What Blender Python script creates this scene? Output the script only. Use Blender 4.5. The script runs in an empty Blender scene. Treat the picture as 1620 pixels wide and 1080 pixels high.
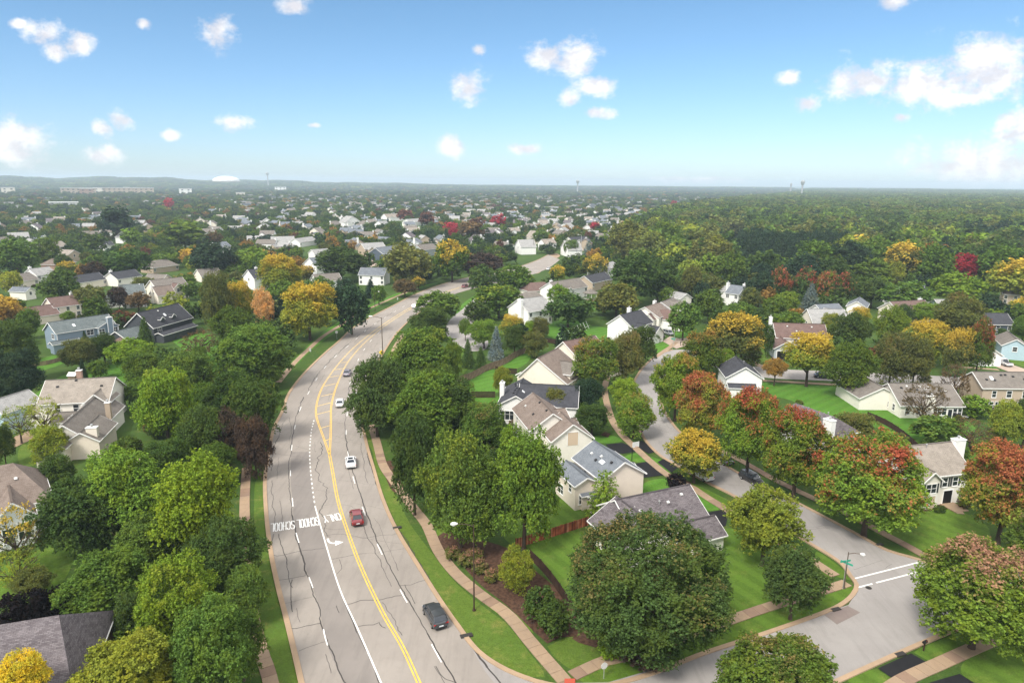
import bpy, bmesh, math, random
import numpy as np
from mathutils import Vector, Matrix, noise as mnoise
from mathutils.geometry import tessellate_polygon

scene = bpy.context.scene
R = math.radians
random.seed(11)

# ------------------------------------------------------------------ camera
CAM_H = 50.0
FPX = 1080.0
PITCH, ROLL = R(13.05), R(0.45)
_f = Vector((0, math.cos(PITCH), -math.sin(PITCH)))
_r0 = Vector((1, 0, 0))
_u0 = Vector((0, math.sin(PITCH), math.cos(PITCH)))
_u = _u0 * math.cos(ROLL) - _r0 * math.sin(ROLL)
_r = _r0 * math.cos(ROLL) + _u0 * math.sin(ROLL)
cam_data = bpy.data.cameras.new('camera')
cam = bpy.data.objects.new('camera', cam_data)
scene.collection.objects.link(cam)
cam_data.sensor_width = 36.0
cam_data.lens = 24.0
cam_data.clip_start = 1.0
cam_data.clip_end = 60000.0
cm = Matrix.Identity(4)
for i in range(3):
    cm[i][0], cm[i][1], cm[i][2] = _r[i], _u[i], -_f[i]
cm[2][3] = CAM_H
cam.matrix_world = cm
scene.camera = cam

# ------------------------------------------------------------------ exposure
scene.view_settings.view_transform = 'Standard'
scene.view_settings.look = 'None'
scene.view_settings.gamma = 1.0
scene.view_settings.use_curve_mapping = False
scene.view_settings.exposure = 1.10
scene.cycles.use_denoising = True
scene.cycles.max_bounces = 5
scene.cycles.diffuse_bounces = 3
scene.cycles.glossy_bounces = 2
scene.cycles.transmission_bounces = 3
scene.cycles.volume_bounces = 0
scene.cycles.transparent_max_bounces = 8
scene.cycles.use_adaptive_sampling = True
scene.cycles.adaptive_threshold = 0.015
scene.cycles.caustics_reflective = False
scene.cycles.caustics_refractive = False

# ------------------------------------------------------------------ sun and sky
SUN_EL, SUN_AZ = R(50), R(215)       # azimuth clockwise from +Y: behind the camera, a little to the left
sun_dir = Vector((math.sin(SUN_AZ) * math.cos(SUN_EL), math.cos(SUN_AZ) * math.cos(SUN_EL), math.sin(SUN_EL)))
sd = bpy.data.lights.new('sun', 'SUN')
sd.energy = 2.2
sd.angle = R(16)
sd.color = (1.0, 0.95, 0.86)
sun = bpy.data.objects.new('sun', sd)
sun.rotation_euler = (-sun_dir).to_track_quat('-Z', 'Y').to_euler()
scene.collection.objects.link(sun)


def pixdir(px, py):
    return _f + _r * ((px - 810) / FPX) - _u * ((py - 540) / FPX)


def P(px, py, z=0.0):
    """The point of the horizontal plane at height z that lies in the direction of a photograph pixel."""
    d = pixdir(px, py)
    t = (z - CAM_H) / d.z
    return Vector((d.x * t, d.y * t, z))


def proj(v):
    w = Vector(v) - Vector((0, 0, CAM_H))
    zc = w.dot(_f)
    if zc <= 0.1:
        return (-9999, -9999, zc)
    return (810 + FPX * w.dot(_r) / zc, 540 - FPX * w.dot(_u) / zc, zc)


class NT:
    """Small helper for node trees."""
    def __init__(self, tree):
        self.t = tree
        self.n = tree.nodes
        self.l = tree.links

    def node(self, kind, **kw):
        nd = self.n.new(kind)
        for k, v in kw.items():
            if k.startswith('i_'):
                key = k[2:]
                key = int(key) if key.isdigit() else key.replace('_', ' ')
                s = nd.inputs[key]
                if isinstance(v, bpy.types.NodeSocket):
                    self.l.new(v, s)
                else:
                    s.default_value = v
            else:
                setattr(nd, k, v)
        return nd

    def math(self, op, a, b=0.0, c=0.0, clamp=False):
        nd = self.n.new('ShaderNodeMath')
        nd.operation = op
        nd.use_clamp = clamp
        for i, v in enumerate((a, b, c)):
            if isinstance(v, bpy.types.NodeSocket):
                self.l.new(v, nd.inputs[i])
            else:
                nd.inputs[i].default_value = v
        return nd.outputs[0]

    def vmath(self, op, a, b=(0, 0, 0)):
        nd = self.n.new('ShaderNodeVectorMath')
        nd.operation = op
        for i, v in enumerate((a, b)):
            if isinstance(v, bpy.types.NodeSocket):
                self.l.new(v, nd.inputs[i])
            else:
                nd.inputs[i].default_value = v
        return nd.outputs['Value'] if op in ('LENGTH', 'DOT_PRODUCT') else nd.outputs[0]

    def mix(self, fac, a, b, blend='MIX'):
        nd = self.n.new('ShaderNodeMix')
        nd.data_type = 'RGBA'
        nd.blend_type = blend
        nd.clamp_factor = True
        for s, v in ((nd.inputs[0], fac), (nd.inputs[6], a), (nd.inputs[7], b)):
            if isinstance(v, bpy.types.NodeSocket):
                self.l.new(v, s)
            else:
                s.default_value = v if not isinstance(v, tuple) or len(v) == 4 else (*v, 1)
        return nd.outputs[2]

    def smooth(self, x, lo, hi, a=0.0, b=1.0):
        nd = self.n.new('ShaderNodeMapRange')
        nd.interpolation_type = 'SMOOTHSTEP'
        self.l.new(x, nd.inputs[0])
        nd.inputs[1].default_value, nd.inputs[2].default_value = lo, hi
        nd.inputs[3].default_value, nd.inputs[4].default_value = a, b
        return nd.outputs[0]

    def noise(self, vec, scale, detail=4, rough=0.55, dist=0.0):
        nd = self.n.new('ShaderNodeTexNoise')
        if vec is not None:
            self.l.new(vec, nd.inputs['Vector'])
        nd.inputs['Scale'].default_value = scale
        nd.inputs['Detail'].default_value = detail
        nd.inputs['Roughness'].default_value = rough
        nd.inputs['Distortion'].default_value = dist
        return nd.outputs[0]


world = bpy.data.worlds.new('World')
scene.world = world
world.use_nodes = True
w = NT(world.node_tree)
w.n.clear()
tc = w.node('ShaderNodeTexCoord').outputs['Generated']
sky = w.node('ShaderNodeTexSky', sky_type='NISHITA', sun_disc=False, sun_elevation=SUN_EL, sun_rotation=SUN_AZ,
             altitude=50, air_density=1.0, dust_density=0.4, ozone_density=2.5)
sep = w.node('ShaderNodeSeparateXYZ', i_0=tc)
X, Y, Z = sep.outputs
elev = w.math('MAXIMUM', Z, 0.0)
# the pale band of air near the horizon gives way to a clear blue within the first few degrees
blue = w.mix(w.smooth(elev, 0.0, 0.26), (0.62, 0.75, 0.96, 1), (0.58, 0.745, 0.82, 1))
skyc = w.mix(1.0, sky.outputs[0], blue, 'MULTIPLY')
up = w.math('MAXIMUM', Y, 0.05)
pvx = w.math('DIVIDE', X, up)
pvz = w.math('DIVIDE', Z, up)
pv = w.node('ShaderNodeCombineXYZ', i_0=pvx, i_1=pvz).outputs[0]
CLOUDS = [(72, 52, 34, 16), (122, 68, 26, 20), (88, 80, 20, 15), (345, 52, 25, 28), (465, 8, 26, 13), (160, 203, 18, 14), (188, 188, 18, 15),
          (370, 196, 31, 12), (272, 214, 14, 8), (15, 228, 62, 34), (160, 246, 30, 14), (740, 136, 29, 24), (757, 78, 11, 9),
          (870, 88, 34, 22), (908, 95, 36, 30), (940, 137, 32, 17), (905, 155, 18, 15), (945, 178, 28, 10), (715, 232, 19, 19), (1250, 125, 18, 11),
          (1278, 162, 20, 13), (1372, 128, 60, 30), (1455, 135, 62, 34), (1560, 112, 86, 50), (1510, 158, 50, 13), (1560, 262, 120, 40), (1608, 206, 32, 34),
          (1413, 4, 28, 10), (28, 38, 12, 7), (228, 38, 12, 8), (835, 236, 34, 9), (1425, 186, 15, 8), (497, 198, 11, 5), (1100, 285, 60, 6)]
best = None
for (cx, cy, rx, ry) in CLOUDS:
    d = pixdir(cx, cy)
    c = (d.x / d.y, d.z / d.y, 0)
    dl = w.vmath('SUBTRACT', pv, c)
    sc_ = w.vmath('MULTIPLY', dl, (FPX * 0.97 / rx / 1.25, FPX * 1.0 / ry / 1.25, 0))
    ln = w.vmath('LENGTH', sc_)
    best = ln if best is None else w.math('MINIMUM', best, ln)
pn = w.vmath('MULTIPLY', pv, (1.0, 1.35, 1))
nA = w.noise(pn, 26.0, 9, 0.66)
nB = w.noise(pn, 9.0, 3, 0.5)
front = w.math('SUBTRACT', 1.0, best)
front = w.math('ADD', front, w.math('MULTIPLY', w.math('SUBTRACT', nA, 0.5), 2.3))
front = w.math('ADD', front, w.math('MULTIPLY', w.math('SUBTRACT', nB, 0.5), 0.5))
frontm = w.math('MULTIPLY', w.smooth(front, 0.0, 0.8), 1.0)
# out of view, denser cloud is added to whiten and lift the ambient light
zz = w.math('ADD', elev, 0.25)
gen = w.node('ShaderNodeCombineXYZ', i_0=w.math('DIVIDE', X, zz), i_1=w.math('DIVIDE', Y, zz), i_2=0.0).outputs[0]
g = w.noise(gen, 1.5, 7, 0.6)
rest = w.math('MULTIPLY', w.smooth(g, 0.36, 0.50), w.smooth(elev, 0.02, 0.12))
inview = w.math('MULTIPLY', w.smooth(Y, 0.55, 0.7), w.smooth(elev, 0.27, 0.36, 1.0, 0.0))
cloudm = w.math('ADD', w.math('MULTIPLY', frontm, inview), w.math('MULTIPLY', rest, w.math('SUBTRACT', 1.0, inview)), clamp=True)
body = w.noise(w.vmath('ADD', pn, (0.0, 0.012, 0)), 26.0, 5, 0.6)
cloudc = w.mix(w.smooth(body, 0.38, 0.60), (4.9, 4.75, 4.95, 1), (6.6, 6.45, 6.35, 1))
SKY_STRENGTH = 0.085
cloudc = w.mix(inview, (10.6, 10.4, 10.1, 1), cloudc)     # thicker, brighter cloud overhead
final = w.mix(w.math('MULTIPLY', cloudm, 0.9), skyc, cloudc)
bg = w.node('ShaderNodeBackground', i_Color=final, i_Strength=SKY_STRENGTH)
wo = w.node('ShaderNodeOutputWorld')
w.l.new(bg.outputs[0], wo.inputs[0])
world.cycles.sampling_method = 'MANUAL'
world.cycles.sample_map_resolution = 512

# ================================================================== materials
def new_mat(name):
    m = bpy.data.materials.new(name)
    m.use_nodes = True
    t = NT(m.node_tree)
    t.n.clear()
    out = t.node('ShaderNodeOutputMaterial')
    return m, t, out


def lin(r, g, b):
    f = lambda c: (c / 255 / 12.92) if c / 255 <= 0.04045 else ((c / 255 + 0.055) / 1.055) ** 2.4
    return (f(r), f(g), f(b))


def pbsdf(t, out, color, rough=0.8, spec=0.3, bump=None, metal=0.0):
    p = t.node('ShaderNodeBsdfPrincipled')
    for k, v in (('Base Color', color), ('Roughness', rough), ('Specular IOR Level', spec), ('Metallic', metal)):
        if isinstance(v, bpy.types.NodeSocket):
            t.l.new(v, p.inputs[k])
        else:
            p.inputs[k].default_value = (*v, 1) if isinstance(v, tuple) and len(v) == 3 else v
    if bump is not None:
        h, strength, dist = bump
        b = t.node('ShaderNodeBump')
        b.inputs['Strength'].default_value = strength
        b.inputs['Distance'].default_value = dist
        t.l.new(h, b.inputs['Height'])
        t.l.new(b.outputs[0], p.inputs['Normal'])
    t.l.new(p.outputs[0], out.inputs[0])
    return p


def mat_plain(name, color, rough=0.7, spec=0.3, metal=0.0, var=0.0, scale=3.0):
    m, t, out = new_mat(name)
    if var:
        pos = t.node('ShaderNodeTexCoord').outputs['Object']
        n = t.noise(pos, scale, 4)
        c = t.mix(t.smooth(n, 0.3, 0.7), tuple(x * (1 - var) for x in color), tuple(min(1, x * (1 + var)) for x in color))
    else:
        c = color
    pbsdf(t, out, c, rough, spec, None, metal)
    return m


def geo_pos(t):
    return t.node('ShaderNodeNewGeometry').outputs['Position']


def mat_grass(name, base, dry, dark, stripes=0.0, ang=0.5, period=1.1):
    m, t, out = new_mat(name)
    pos = geo_pos(t)
    n1 = t.noise(pos, 0.035, 5, 0.6)
    n2 = t.noise(pos, 0.45, 5, 0.65)
    n3 = t.noise(pos, 6.0, 3, 0.6)
    c = t.mix(t.smooth(n1, 0.35, 0.68), base, dark)
    c = t.mix(t.math('MULTIPLY', t.smooth(n2, 0.50, 0.72), 0.7), c, dry)
    n4 = t.noise(pos, 1.7, 4, 0.7)
    c = t.mix(t.smooth(n4, 0.42, 0.62, 0.0, 0.55), c, tuple(x * 0.6 for x in base))
    c = t.mix(t.math('MULTIPLY', t.smooth(n3, 0.35, 0.7), 0.6), c, tuple(x * 0.45 for x in base))
    if stripes:
        s = t.node('ShaderNodeSeparateXYZ', i_0=pos)
        u = t.math('ADD', t.math('MULTIPLY', s.outputs[0], math.cos(ang) / period * math.pi), t.math('MULTIPLY', s.outputs[1], math.sin(ang) / period * math.pi))
        u = t.math('ADD', u, t.math('MULTIPLY', t.noise(pos, 0.15, 2), 2.0))
        st = t.smooth(t.math('SINE', u), -0.5, 0.5)
        c = t.mix(t.math('MULTIPLY', st, stripes), c, tuple(min(1, x * 1.6) for x in base))
    pbsdf(t, out, c, 0.95, 0.1, (n3, 0.4, 0.06))
    return m


def mat_pavement(name, base, blotch, patch, scale=1.0, joints=0.0):
    m, t, out = new_mat(name)
    pos = geo_pos(t)
    n1 = t.noise(pos, 0.09 * scale, 5, 0.6)
    n2 = t.noise(pos, 0.9 * scale, 5, 0.7)
    n3 = t.noise(pos, 14.0, 2, 0.6)
    n4 = t.noise(t.vmath('MULTIPLY', pos, (1.0, 0.12, 1.0)), 1.3, 3, 0.6)
    c = t.mix(t.smooth(n1, 0.35, 0.65), base, blotch)
    c = t.mix(t.math('MULTIPLY', t.smooth(n2, 0.5, 0.8), 0.5), c, patch)
    c = t.mix(t.math('MULTIPLY', t.smooth(n4, 0.45, 0.7), 0.35), c, tuple(x * 0.72 for x in base))
    c = t.mix(t.math('MULTIPLY', n3, 0.35), c, tuple(x * 0.7 for x in base))
    pbsdf(t, out, c, 0.88, 0.25, (n3, 0.25, 0.02))
    return m


def mat_roof(name, c1, c2):
    """Asphalt shingles: narrow courses of tabs, each tab a slightly different tone."""
    m, t, out = new_mat(name)
    uv = t.node('ShaderNodeUVMap').outputs[0]
    br = t.node('ShaderNodeTexBrick', offset=0.5, squash=1.0)
    t.l.new(uv, br.inputs['Vector'])
    br.inputs['Color1'].default_value = (*c1, 1)
    br.inputs['Color2'].default_value = (*c2, 1)
    br.inputs['Mortar'].default_value = (*[x * 0.45 for x in c1], 1)
    br.inputs['Scale'].default_value = 1.0
    br.inputs['Mortar Size'].default_value = 0.012
    br.inputs['Brick Width'].default_value = 0.42
    br.inputs['Row Height'].default_value = 0.16
    n = t.noise(uv, 0.7, 4, 0.6)
    n2 = t.noise(uv, 9.0, 2, 0.7)
    c = t.mix(t.math('MULTIPLY', t.smooth(n, 0.35, 0.7), 0.4), br.outputs[0], tuple(x * 1.3 for x in c2))
    c = t.mix(t.math('MULTIPLY', t.smooth(n2, 0.4, 0.7), 0.35), c, tuple(x * 0.55 for x in c1))
    pbsdf(t, out, c, 0.92, 0.15, (br.outputs[1], 0.3, 0.015))
    return m


def mat_siding(name, color, row=0.18, vertical=False, brick=None):
    m, t, out = new_mat(name)
    uv = t.node('ShaderNodeUVMap').outputs[0]
    if brick:
        br = t.node('ShaderNodeTexBrick')
        t.l.new(uv, br.inputs['Vector'])
        br.inputs['Color1'].default_value = (*color, 1)
        br.inputs['Color2'].default_value = (*brick, 1)
        br.inputs['Mortar'].default_value = (0.42, 0.38, 0.34, 1)
        br.inputs['Scale'].default_value = 1.0
        br.inputs['Mortar Size'].default_value = 0.01
        br.inputs['Brick Width'].default_value = 0.24
        br.inputs['Row Height'].default_value = 0.09
        pbsdf(t, out, br.outputs[0], 0.9, 0.2)
        return m
    s = t.node('ShaderNodeSeparateXYZ', i_0=uv)
    saw = t.math('FRACT', t.math('DIVIDE', s.outputs[0 if vertical else 1], row))
    line = t.smooth(saw, 0.0, 0.16, 0.55, 0.0)
    n = t.noise(uv, 0.8, 4, 0.6)
    c = t.mix(line, color, tuple(x * 0.5 for x in color))
    c = t.mix(t.math('MULTIPLY', t.smooth(n, 0.4, 0.75), 0.14), c, tuple(x * 0.62 for x in color))
    pbsdf(t, out, c, 0.65, 0.3, (saw, 0.35, 0.02))
    return m


def mat_glass(name):
    m, t, out = new_mat(name)
    p = pbsdf(t, out, (0.022, 0.027, 0.034), 0.06, 0.9)
    return m


def mat_leaf(name, turn=None, turn_amt=0.5, turn_scale=1.4, top=0.35, instanced=False, trans=0.36):
    """Leaves: the tree's own colour, each leaf a little different; part of the crown may have turned."""
    m, t, out = new_mat(name)
    if instanced:
        col = t.node('ShaderNodeAttribute', attribute_type='INSTANCER', attribute_name='tint').outputs['Color']
        rnd_o = t.node('ShaderNodeAttribute', attribute_type='INSTANCER', attribute_name='rnd').outputs['Fac']
    else:
        oi = t.node('ShaderNodeObjectInfo')
        col, rnd_o = oi.outputs['Color'], oi.outputs['Random']
    rnd = t.node('ShaderNodeAttribute', attribute_type='GEOMETRY', attribute_name='leaf').outputs['Fac']
    pos = t.node('ShaderNodeTexCoord').outputs['Object']
    off = t.node('ShaderNodeCombineXYZ', i_0=t.math('MULTIPLY', rnd_o, 37.0), i_1=t.math('MULTIPLY', rnd_o, 91.0)).outputs[0]
    p2 = t.vmath('ADD', pos, off)
    clump = t.noise(p2, 2.6, 3, 0.6)
    val = t.math('ADD', t.math('MULTIPLY', rnd, 1.25), 0.52)
    c = t.mix(1.0, col, t.node('ShaderNodeCombineColor', i_0=val, i_1=val, i_2=val).outputs[0], 'MULTIPLY')
    c = t.mix(t.smooth(clump, 0.42, 0.66, 0.0, 0.75), c, t.mix(1.0, col, (1.75, 1.45, 0.95, 1), 'MULTIPLY'))
    if turn is not None:
        sz = t.node('ShaderNodeSeparateXYZ', i_0=pos)
        nz = t.noise(p2, turn_scale, 4, 0.65)
        f = t.math('ADD', nz, t.math('MULTIPLY', sz.outputs[2], top * 0.35))
        f = t.math('ADD', f, t.math('MULTIPLY', t.math('SUBTRACT', rnd, 0.5), 0.22))
        lo = 0.74 - 0.30 * turn_amt
        f = t.smooth(f, lo, lo + 0.16)
        tv = t.math('ADD', t.math('MULTIPLY', rnd, 0.7), 0.6)
        tcx = t.mix(1.0, (*turn, 1), t.node('ShaderNodeCombineColor', i_0=tv, i_1=tv, i_2=tv).outputs[0], 'MULTIPLY')
        c = t.mix(t.math('MULTIPLY', f, 0.85), c, tcx)
    d = t.node('ShaderNodeBsdfDiffuse', i_Color=c)
    tr = t.node('ShaderNodeBsdfTranslucent', i_Color=c)
    mx = t.node('ShaderNodeMixShader', i_0=trans)
    t.l.new(d.outputs[0], mx.inputs[1])
    t.l.new(tr.outputs[0], mx.inputs[2])
    t.l.new(mx.outputs[0], out.inputs[0])
    return m


M = {}
M['ground'] = mat_grass('ground_grass', (0.066, 0.118, 0.022), (0.150, 0.150, 0.045), (0.042, 0.084, 0.018))
M['lawn'] = mat_grass('mown_lawn', (0.098, 0.170, 0.022), (0.170, 0.190, 0.045), (0.068, 0.132, 0.018), 0.16, 0.55, 1.2)
M['lawn_b'] = mat_grass('mown_lawn_bright', (0.088, 0.205, 0.026), (0.140, 0.200, 0.04), (0.064, 0.160, 0.020), 0.12, 2.3, 1.3)
M['verge'] = mat_grass('verge_grass', (0.110, 0.172, 0.026), (0.240, 0.215, 0.065), (0.072, 0.135, 0.022))
M['mulch'] = mat_plain('bark_mulch', (0.075, 0.042, 0.028), 0.95, 0.1, 0, 0.35, 2.5)
M['concrete_road'] = mat_pavement('old_concrete_road', (0.262, 0.232, 0.206), (0.312, 0.278, 0.246), (0.212, 0.184, 0.162))
M['asphalt_old'] = mat_pavement('weathered_pale_asphalt', (0.275, 0.255, 0.243), (0.325, 0.303, 0.287), (0.232, 0.211, 0.199))
M['sealer'] = mat_pavement('fresh_black_asphalt', (0.010, 0.010, 0.012), (0.014, 0.014, 0.016), (0.008, 0.008, 0.009))
M['curb'] = mat_pavement('tan_concrete_curb', (0.40, 0.28, 0.18), (0.34, 0.245, 0.165), (0.27, 0.185, 0.12), 4)
M['lane'] = mat_pavement('darker_worn_lane', (0.205, 0.183, 0.168), (0.245, 0.218, 0.198), (0.170, 0.150, 0.136))
M['walk'] = mat_pavement('tan_concrete_slab', (0.345, 0.245, 0.160), (0.29, 0.210, 0.145), (0.20, 0.140, 0.10), 3)
M['walk_dirty'] = mat_pavement('stained_concrete_slab', (0.27, 0.18, 0.125), (0.22, 0.15, 0.11), (0.17, 0.12, 0.09), 3)
M['drive'] = mat_pavement('pinkish_concrete_drive', (0.44, 0.34, 0.27), (0.38, 0.30, 0.25), (0.32, 0.24, 0.19), 3)
M['tar'] = mat_plain('crack_sealant', (0.050, 0.044, 0.040), 0.7, 0.3)
M['patch'] = mat_pavement('brown_asphalt_patch', (0.19, 0.15, 0.14), (0.22, 0.18, 0.16), (0.15, 0.12, 0.11), 3)
M['white_mark'] = mat_plain('white_road_paint', (0.74, 0.73, 0.70), 0.6, 0.3, 0, 0.10, 1.5)
M['yellow_mark'] = mat_plain('yellow_road_paint', (0.72, 0.44, 0.055), 0.6, 0.3, 0, 0.14, 1.5)
M['yellow_faded'] = mat_plain('worn_yellow_road_paint', (0.62, 0.44, 0.16), 0.7, 0.3, 0, 0.2, 1.5)
M['red_pad'] = mat_plain('red_tactile_paving', (0.42, 0.075, 0.045), 0.8)
M['iron'] = mat_plain('dark_cast_iron', (0.03, 0.026, 0.024), 0.6, 0.4)
M['white'] = mat_plain('white_trim', (0.78, 0.77, 0.75), 0.5, 0.3)
M['glass'] = mat_glass('window_glass')
M['brown_pole'] = mat_plain('brown_painted_steel', (0.045, 0.026, 0.020), 0.5, 0.4)
M['wood_pole'] = mat_plain('grey_brown_timber', (0.10, 0.075, 0.055), 0.85)
M['galv'] = mat_plain('galvanised_steel', (0.42, 0.42, 0.42), 0.45, 0.5, 0.5)
M['lamp_head'] = mat_plain('pale_lamp_housing', (0.66, 0.66, 0.64), 0.4)
M['green_sign'] = mat_plain('green_sign_face', (0.03, 0.30, 0.20), 0.5)
M['yellow_sign'] = mat_plain('yellow_sign_face', (0.78, 0.58, 0.02), 0.5)
M['sign_back'] = mat_plain('bare_metal_sign_back', (0.60, 0.60, 0.58), 0.5, 0.4, 0.3)
M['red_fence'] = mat_plain('reddish_cedar_boards', (0.30, 0.085, 0.040), 0.85, 0.2, 0, 0.4, 1.2)
M['red_fence_b'] = mat_plain('faded_cedar_boards', (0.46, 0.20, 0.11), 0.85, 0.2, 0, 0.3, 1.2)
M['red_fence_c'] = mat_plain('dark_cedar_boards', (0.14, 0.035, 0.02), 0.85, 0.2, 0, 0.3, 1.2)
M['grey_fence'] = mat_plain('weathered_fence_boards', (0.23, 0.165, 0.115), 0.9, 0.2, 0, 0.25, 1.0)
M['dark_fence'] = mat_plain('dark_stained_boards', (0.045, 0.026, 0.018), 0.9, 0.2, 0, 0.3, 1.0)
M['door_shade_dark'] = mat_plain('dark_door_and_shade', (0.012, 0.011, 0.012), 0.4)  # black front door, and the painted shade inside the open garage
M['beige_panel'] = mat_plain('beige_louvre', (0.55, 0.43, 0.32), 0.7)
M['shutter'] = mat_plain('charcoal_shutters', (0.045, 0.05, 0.052), 0.6)
M['black_metal'] = mat_plain('black_metal', (0.015, 0.015, 0.016), 0.45)
M['skylight'] = mat_plain('pale_skylight', (0.72, 0.74, 0.76), 0.2, 0.6)
M['bark'] = mat_plain('brown_bark', (0.075, 0.055, 0.042), 0.95, 0.1, 0, 0.3, 4)
M['pot_blue'] = mat_plain('blue_cloth', (0.05, 0.12, 0.45), 0.7)
ROOF = {
    'grey': mat_roof('blue_grey_shingles', (0.135, 0.150, 0.172), (0.175, 0.190, 0.210)),
    'lgrey': mat_roof('light_grey_shingles', (0.27, 0.265, 0.262), (0.33, 0.325, 0.315)),
    'taupe': mat_roof('taupe_shingles', (0.235, 0.205, 0.175), (0.300, 0.262, 0.225)),
    'taupe_d': mat_roof('grey_taupe_shingles', (0.155, 0.138, 0.122), (0.20, 0.178, 0.158)),
    'mauve': mat_roof('mauve_grey_shingles', (0.085, 0.072, 0.078), (0.175, 0.155, 0.162)),
    'brown': mat_roof('brown_shingles', (0.165, 0.128, 0.108), (0.222, 0.178, 0.152)),
    'rbrown': mat_roof('red_brown_shingles', (0.130, 0.084, 0.074), (0.170, 0.115, 0.100)),
    'dark': mat_roof('charcoal_shingles', (0.045, 0.046, 0.054), (0.065, 0.066, 0.075)),
    'green': mat_roof('green_grey_shingles', (0.105, 0.125, 0.128), (0.145, 0.165, 0.166)),
}
WALL = {
    'white': mat_siding('white_siding', (0.80, 0.79, 0.77)),
    'cream': mat_siding('cream_siding', (0.76, 0.69, 0.59)),
    'peach': mat_siding('peach_siding', (0.74, 0.65, 0.55)),
    'offwhite': mat_siding('offwhite_siding', (0.79, 0.75, 0.68)),
    'tan': mat_siding('tan_siding', (0.44, 0.35, 0.265)),
    'blue': mat_siding('slate_blue_siding', (0.215, 0.275, 0.33)),
    'lblue': mat_siding('pale_blue_siding', (0.38, 0.50, 0.56)),
    'navy': mat_siding('dark_blue_grey_siding', (0.075, 0.095, 0.125)),
    'char': mat_siding('charcoal_siding', (0.055, 0.060, 0.068)),
    'grey': mat_siding('pale_grey_siding', (0.42, 0.45, 0.48)),
    'brick': mat_siding('brown_red_brick', (0.26, 0.13, 0.09), brick=(0.34, 0.19, 0.13)),
}


# ================================================================== object helpers
def link(o):
    scene.collection.objects.link(o)
    return o


def tag(o, label=None, cat=None, group=None, kind=None):
    if label:
        o['label'] = label
    if cat:
        o['category'] = cat
    if group:
        o['group'] = group
    if kind:
        o['kind'] = kind
    return o


def empty(name, loc=(0, 0, 0), rz=0.0):
    o = bpy.data.objects.new(name, None)
    o.location = loc
    o.rotation_euler = (0, 0, rz)
    o.empty_display_size = 0.5
    return link(o)


class MB:
    """Collects polygons (optionally with uv) and links them as one mesh object."""
    def __init__(self):
        self.v, self.f, self.uv, self.mi = [], [], [], []

    def poly(self, pts, uv=None, mi=0):
        n = len(self.v)
        self.v.extend([tuple(p) for p in pts])
        self.f.append(tuple(range(n, n + len(pts))))
        self.uv.append(uv)
        self.mi.append(mi)
        return self

    def box(self, x0, y0, z0, x1, y1, z1, mi=0, bottom=True):
        a = [(x0, y0, z0), (x1, y0, z0), (x1, y1, z0), (x0, y1, z0), (x0, y0, z1), (x1, y0, z1), (x1, y1, z1), (x0, y1, z1)]
        fs = [(4, 5, 6, 7), (0, 1, 5, 4), (1, 2, 6, 5), (2, 3, 7, 6), (3, 0, 4, 7)] + ([(3, 2, 1, 0)] if bottom else [])
        for f in fs:
            q = [a[i] for i in f]
            self.poly(q, autouv(q), mi)
        return self

    def bar(self, p, q, wdt, thk=None, mi=0):
        """A square bar from p to q."""
        thk = thk or wdt
        p, q = Vector(p), Vector(q)
        d = (q - p).normalized()
        s = d.cross(Vector((0, 0, 1)))
        s = Vector((1, 0, 0)) if s.length < 1e-3 else s.normalized()
        u = s.cross(d).normalized()
        c = []
        for e in (p, q):
            for a, b in ((-1, -1), (1, -1), (1, 1), (-1, 1)):
                c.append(e + s * a * wdt / 2 + u * b * thk / 2)
        for f in ((0, 1, 5, 4), (1, 2, 6, 5), (2, 3, 7, 6), (3, 0, 4, 7), (3, 2, 1, 0), (4, 5, 6, 7)):
            self.poly([c[i] for i in f], None, mi)
        return self

    def tube(self, pts, radii, n=8, mi=0, caps=True):
        rings = []
        pts = [Vector(p) for p in pts]
        for i, p in enumerate(pts):
            d = (pts[min(i + 1, len(pts) - 1)] - pts[max(i - 1, 0)]).normalized()
            s = d.cross(Vector((0.3, 0.1, 1))).normalized() if abs(d.z) < 0.95 else d.cross(Vector((1, 0, 0))).normalized()
            u = d.cross(s).normalized()
            rings.append([p + (s * math.cos(a) + u * math.sin(a)) * radii[i] for a in [2 * math.pi * k / n for k in range(n)]])
        for a, b in zip(rings, rings[1:]):
            for k in range(n):
                self.poly([a[k], a[(k + 1) % n], b[(k + 1) % n], b[k]], None, mi)
        if caps:
            self.poly(rings[0][::-1], None, mi)
            self.poly(rings[-1], None, mi)
        return self

    def mesh(self, name, mats):
        me = bpy.data.meshes.new(name)
        me.from_pydata(self.v, [], self.f)
        ul = me.uv_layers.new(name='UVMap')
        buf = np.zeros((len(me.loops), 2), dtype=np.float32)
        i = 0
        for f, uv in zip(self.f, self.uv):
            if uv is not None:
                buf[i:i + len(f)] = uv
            i += len(f)
        ul.data.foreach_set('uv', buf.ravel())
        if not isinstance(mats, (list, tuple)):
            mats = [mats]
        for m in mats:
            me.materials.append(m)
        if any(self.mi):
            me.polygons.foreach_set('material_index', self.mi)
        me.update()
        return me

    def build(self, name, mats, parent=None, smooth=False):
        me = self.mesh(name, mats)
        if smooth:
            me.polygons.foreach_set('use_smooth', [True] * len(me.polygons))
        o = bpy.data.objects.new(name, me)
        o.parent = parent
        return link(o)


def autouv(q):
    """Planar uv in metres: u horizontal, v up (or along the slope)."""
    a, b, c = Vector(q[0]), Vector(q[1]), Vector(q[2])
    n = (b - a).cross(c - b)
    if n.length < 1e-9:
        return [(0, 0)] * len(q)
    n.normalize()
    u = Vector((0, 0, 1)).cross(n)
    u = Vector((1, 0, 0)) if u.length < 1e-4 else u.normalized()
    v = n.cross(u)
    return [(Vector(p).dot(u), Vector(p).dot(v)) for p in q]


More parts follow.
